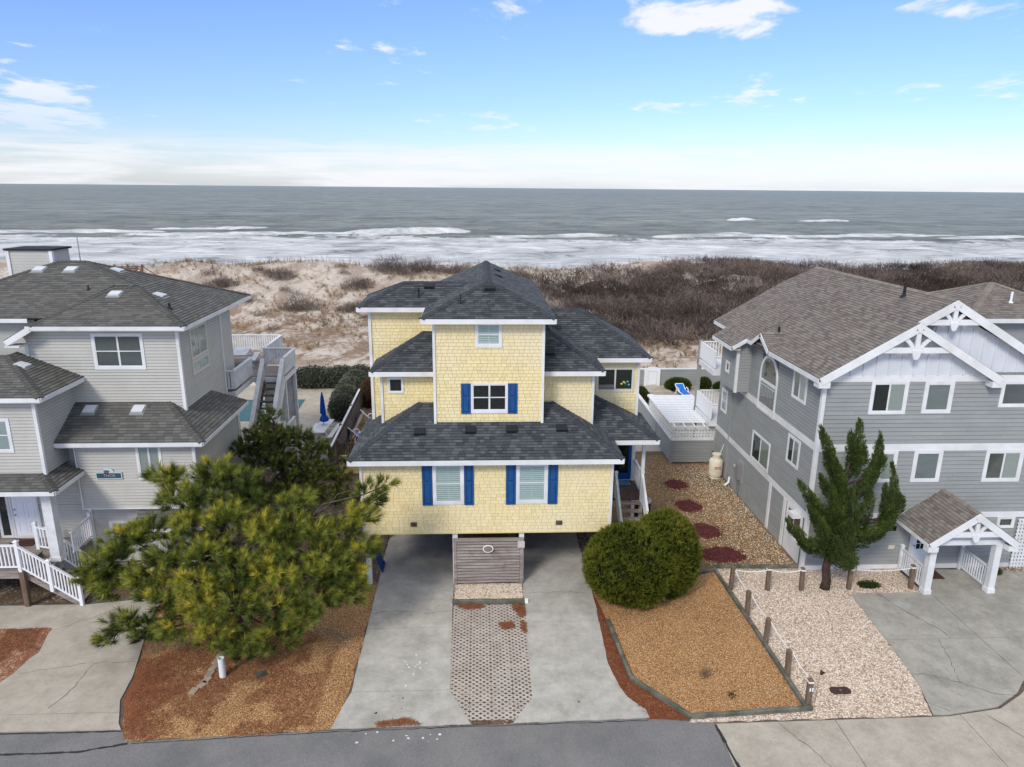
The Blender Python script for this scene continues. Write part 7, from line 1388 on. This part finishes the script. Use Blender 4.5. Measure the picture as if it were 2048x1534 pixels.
# the thicket that fills the dune on the right: one mass nobody could count
rs = np.random.RandomState(77); n = 15000; X = rs.uniform(4, 118, n); Y = rs.uniform(66, 107, n); edge = 9 + 4 * np.sin(Y / 3.1) + 26 * np.clip((fbm(Y / 8, Y * 0 + 3, 3, 31) - .55), -.2, .4) + np.clip((Y - 92) * .9, 0, 14); frontY = 68.5 + 2.2 * np.sin(X / 4.3) + 3 * fbm(X / 7, X * 0, 3, 5)
dn = fbm(X / 6, Y / 6, 3, 41); keep = (X > edge) & (Y > frontY) & (dn + .35 * np.clip((X - edge) / 10, 0, 1) > .38 + .12 * np.clip((Y - 98) / 8, 0, 1)); X, Y = X[keep], Y[keep]; G = ground_h(X, Y); hgt = (.5 + 1.3 * fbm(X / 5, Y / 5, 3, 12) + 2.6 * np.clip(fbm(X / 2.2, Y / 2.2, 2, 19) - .42, 0, .6)) * (1 - .55 * np.clip((Y - 94) / 8, 0, 1)) * np.clip((Y - frontY[keep]) / 4 + .35, 0, 1)
P = np.stack([X, Y, G + hgt * rs.rand(len(X)) ** .7 * .85], 1); v, f = scrub(P, rs, 9, .95, .026, 1.2, (-.3, -.1, 0)); pt = fbm(X / 7, Y / 5, 3, 88); va = np.tile(np.repeat(np.clip(.10 + 1.15 * (pt - .28) + rs.normal(size=len(X)) * .12, 0, 1), 9), 3) + rs.normal(size=len(f)) * .10
kind(link('thicket', npmesh('thicket', v, f, 'scrub_twig', np.clip(va, 0, 1))), 'stuff')
xs = np.arange(6, 122, 1.0); ys = np.arange(67, 108, .9)
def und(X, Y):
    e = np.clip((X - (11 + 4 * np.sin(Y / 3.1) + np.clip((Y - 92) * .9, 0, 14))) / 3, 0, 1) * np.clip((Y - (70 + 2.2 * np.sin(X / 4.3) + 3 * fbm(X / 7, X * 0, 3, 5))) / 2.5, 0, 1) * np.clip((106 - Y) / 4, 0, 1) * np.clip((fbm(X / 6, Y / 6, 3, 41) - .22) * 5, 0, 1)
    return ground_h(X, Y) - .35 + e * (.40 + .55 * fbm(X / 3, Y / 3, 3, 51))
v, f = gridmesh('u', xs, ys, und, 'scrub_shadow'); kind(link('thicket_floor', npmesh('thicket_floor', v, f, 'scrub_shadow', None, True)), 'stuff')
# dune grass and sea oats
rs = np.random.RandomState(91); n = 8000; X = rs.uniform(-62, 40, n); Y = rs.uniform(58, 108, n); dn = fbm(X / 4, Y / 3, 4, 61); keep = dn > .50 - .05 * (Y < 84) + .03 * (Y > 90); X, Y = X[keep], Y[keep]; P = np.stack([X, Y, ground_h(X, Y)], 1); n = len(P)
v, f, va = scatter([sprig(16, .75, .022, 1.0, rs) for _ in range(3)], P, np.tile([0., 0, 1], (n, 1)) + rs.normal(size=(n, 3)) * .2, rs.uniform(.35, 1.05, n), np.clip(.35 + 1.1 * (fbm(X / 5, Y / 5, 3, 71) - .4), 0, 1), rs, .12); kind(link('dune_grass', npmesh('dune_grass', v, f, 'dune_grass', va)), 'stuff')
n = 900; X = rs.uniform(-60, 30, n); Y = rs.uniform(98, 110, n); P = np.stack([X, Y, ground_h(X, Y)], 1); v, f, va = scatter([sprig(4, 1.3, .012, .35, rs)], P, np.tile([-.15, 0., 1], (n, 1)) + rs.normal(size=(n, 3)) * .12, rs.uniform(.5, 1.1, n), np.full(n, .25), rs, .2); kind(link('sea_oats', npmesh('sea_oats', v, f, 'dune_grass', va)), 'stuff')
# loose pebbles and fallen needles
def inside(poly, X, Y):
    r = np.zeros(len(X), bool); j = len(poly) - 1
    for i in range(len(poly)):
        (xi, yi), (xj, yj) = poly[i], poly[j]; c_ = ((yi > Y) != (yj > Y)) & (X < (xj - xi) * (Y - yi) / (yj - yi + 1e-12) + xi); r ^= c_; j = i
    return r
def pebbles(name, poly, n, r0, r1, m, seed, z=.02, fade=None):
    rs = np.random.RandomState(seed); x0, x1 = min(p[0] for p in poly), max(p[0] for p in poly); y0, y1 = min(p[1] for p in poly), max(p[1] for p in poly); X = rs.uniform(x0, x1, n); Y = rs.uniform(y0, y1, n); k = inside(poly, X, Y)
    if fade: k &= rs.rand(len(X)) < np.clip((X - fade[0]) / (fade[1] - fade[0]), 0, 1) ** 1.6
    X, Y = X[k], Y[k]; n = len(X); o = np.array([(1, 0, 0), (-1, 0, 0), (0, 1, 0), (0, -1, 0), (0, 0, .7), (0, 0, -.5)], float)
    fc = np.array([(0, 2, 4), (2, 1, 4), (1, 3, 4), (3, 0, 4)]); s = rs.uniform(r0, r1, n); a = rs.rand(n) * 6.283; q = np.repeat(o[None], n, 0) * (rs.uniform(.7, 1.3, (n, 1, 3))) * s[:, None, None]; c_, s_ = np.cos(a)[:, None], np.sin(a)[:, None]; x = q[..., 0] * c_ - q[..., 1] * s_; y = q[..., 0] * s_ + q[..., 1] * c_; v = np.stack([x + X[:, None], y + Y[:, None], q[..., 2] + z + s[:, None] * .2], 2).reshape(-1, 3)
    f = (fc[None] + np.arange(n)[:, None, None] * 6).reshape(-1, 3); kind(link(name, npmesh(name, v, f, m, np.repeat(rs.rand(n), 4))), 'stuff')
pebbles('loose_pebbles', [(6.4, 17.95), (13.9, 17.98), (14.3, 19.4), (14.5, 21.2), (14.8, 24.7), (17.6, 24.8), (17.6, 26.6), (10.15, 26.7), (10.3, 18.25), (6.5, 18.02)], 34000, .014, .034, 'pebble_white', 1)
pebbles('loose_pebbles', [(4.9, 25.5), (4.9, 23.0), (5.05, 20.0), (6.45, 18.25), (10.1, 18.5), (9.95, 26.6)], 22000, .007, .016, 'pebble_orange', 2, .024)
pebbles('loose_pebbles', [(-4.4, 26.0), (-6.0, 26), (-6.5, 22), (-6.8, 19.2), (-4.8, 18.4), (-4.4, 20)], 11000, .007, .016, 'pebble_orange', 3, .018); pebbles('loose_pebbles', [(-1.0, 24.68), (1.68, 24.68), (1.68, 26), (-1.0, 26)], 4500, .014, .032, 'pebble_white', 4, .026)
pebbles('loose_pebbles', [(8.5, 27.1), (13.6, 27.1), (13.6, 38.8), (8.5, 38.8)], 11000, .014, .034, 'pebble_white', 5, .008, (9.0, 14.2)); pebbles('loose_pebbles', [(7.4, 27.2), (13.5, 27.2), (13.5, 38.6), (8.3, 38.6)], 6500, .012, .03, 'pebble_orange', 6, .008)
def needles(name, poly, n, seed, z, thr=.42):
    rs = np.random.RandomState(seed); x0, x1 = min(p[0] for p in poly), max(p[0] for p in poly); y0, y1 = min(p[1] for p in poly), max(p[1] for p in poly); X = rs.uniform(x0, x1, n); Y = rs.uniform(y0, y1, n); k = inside(poly, X, Y) & (fbm(X / 1.1, Y / 1.1, 3, seed) > thr); X, Y = X[k], Y[k]; n = len(X); a = rs.rand(n) * 6.283; L = rs.uniform(.05, .13, n); w = .005; dx, dy = np.cos(a) * L, np.sin(a) * L; nx, ny = -np.sin(a) * w, np.cos(a) * w; Z = z + rs.rand(n) * .02; v = np.stack([np.stack([X - dx + nx, Y - dy + ny, Z], 1), np.stack([X - dx - nx, Y - dy - ny, Z], 1), np.stack([X + dx, Y + dy, Z + rs.normal(size=n) * .008 + .008], 1)], 1).reshape(-1, 3)
    kind(link(name, npmesh(name, v, np.arange(len(v)).reshape(-1, 3), 'straw_fibre', rs.rand(n))), 'stuff')
needles('pine_straw', [(-11.2, 21.5), (-11.0, 19.4), (-10.3, 17.7), (-5.0, 17.95), (-5.0, 22), (-8, 24.5)], 26000, 5, .02); needles('pine_straw', [(4.4, 24), (4.45, 19.4), (5.1, 18.2), (6.3, 18.1), (4.9, 19.9), (4.7, 23.2)], 6000, 6, .022); needles('pine_straw', [(-17, 23.4), (-15.6, 23.4), (-15.3, 22), (-15.6, 20.5), (-17, 20.5)], 5000, 7, .054)

for i, q in enumerate(STRAWP): needles('pine_straw', q, 1500 if i != 1 else 2200, 20 + i, .040, .36)
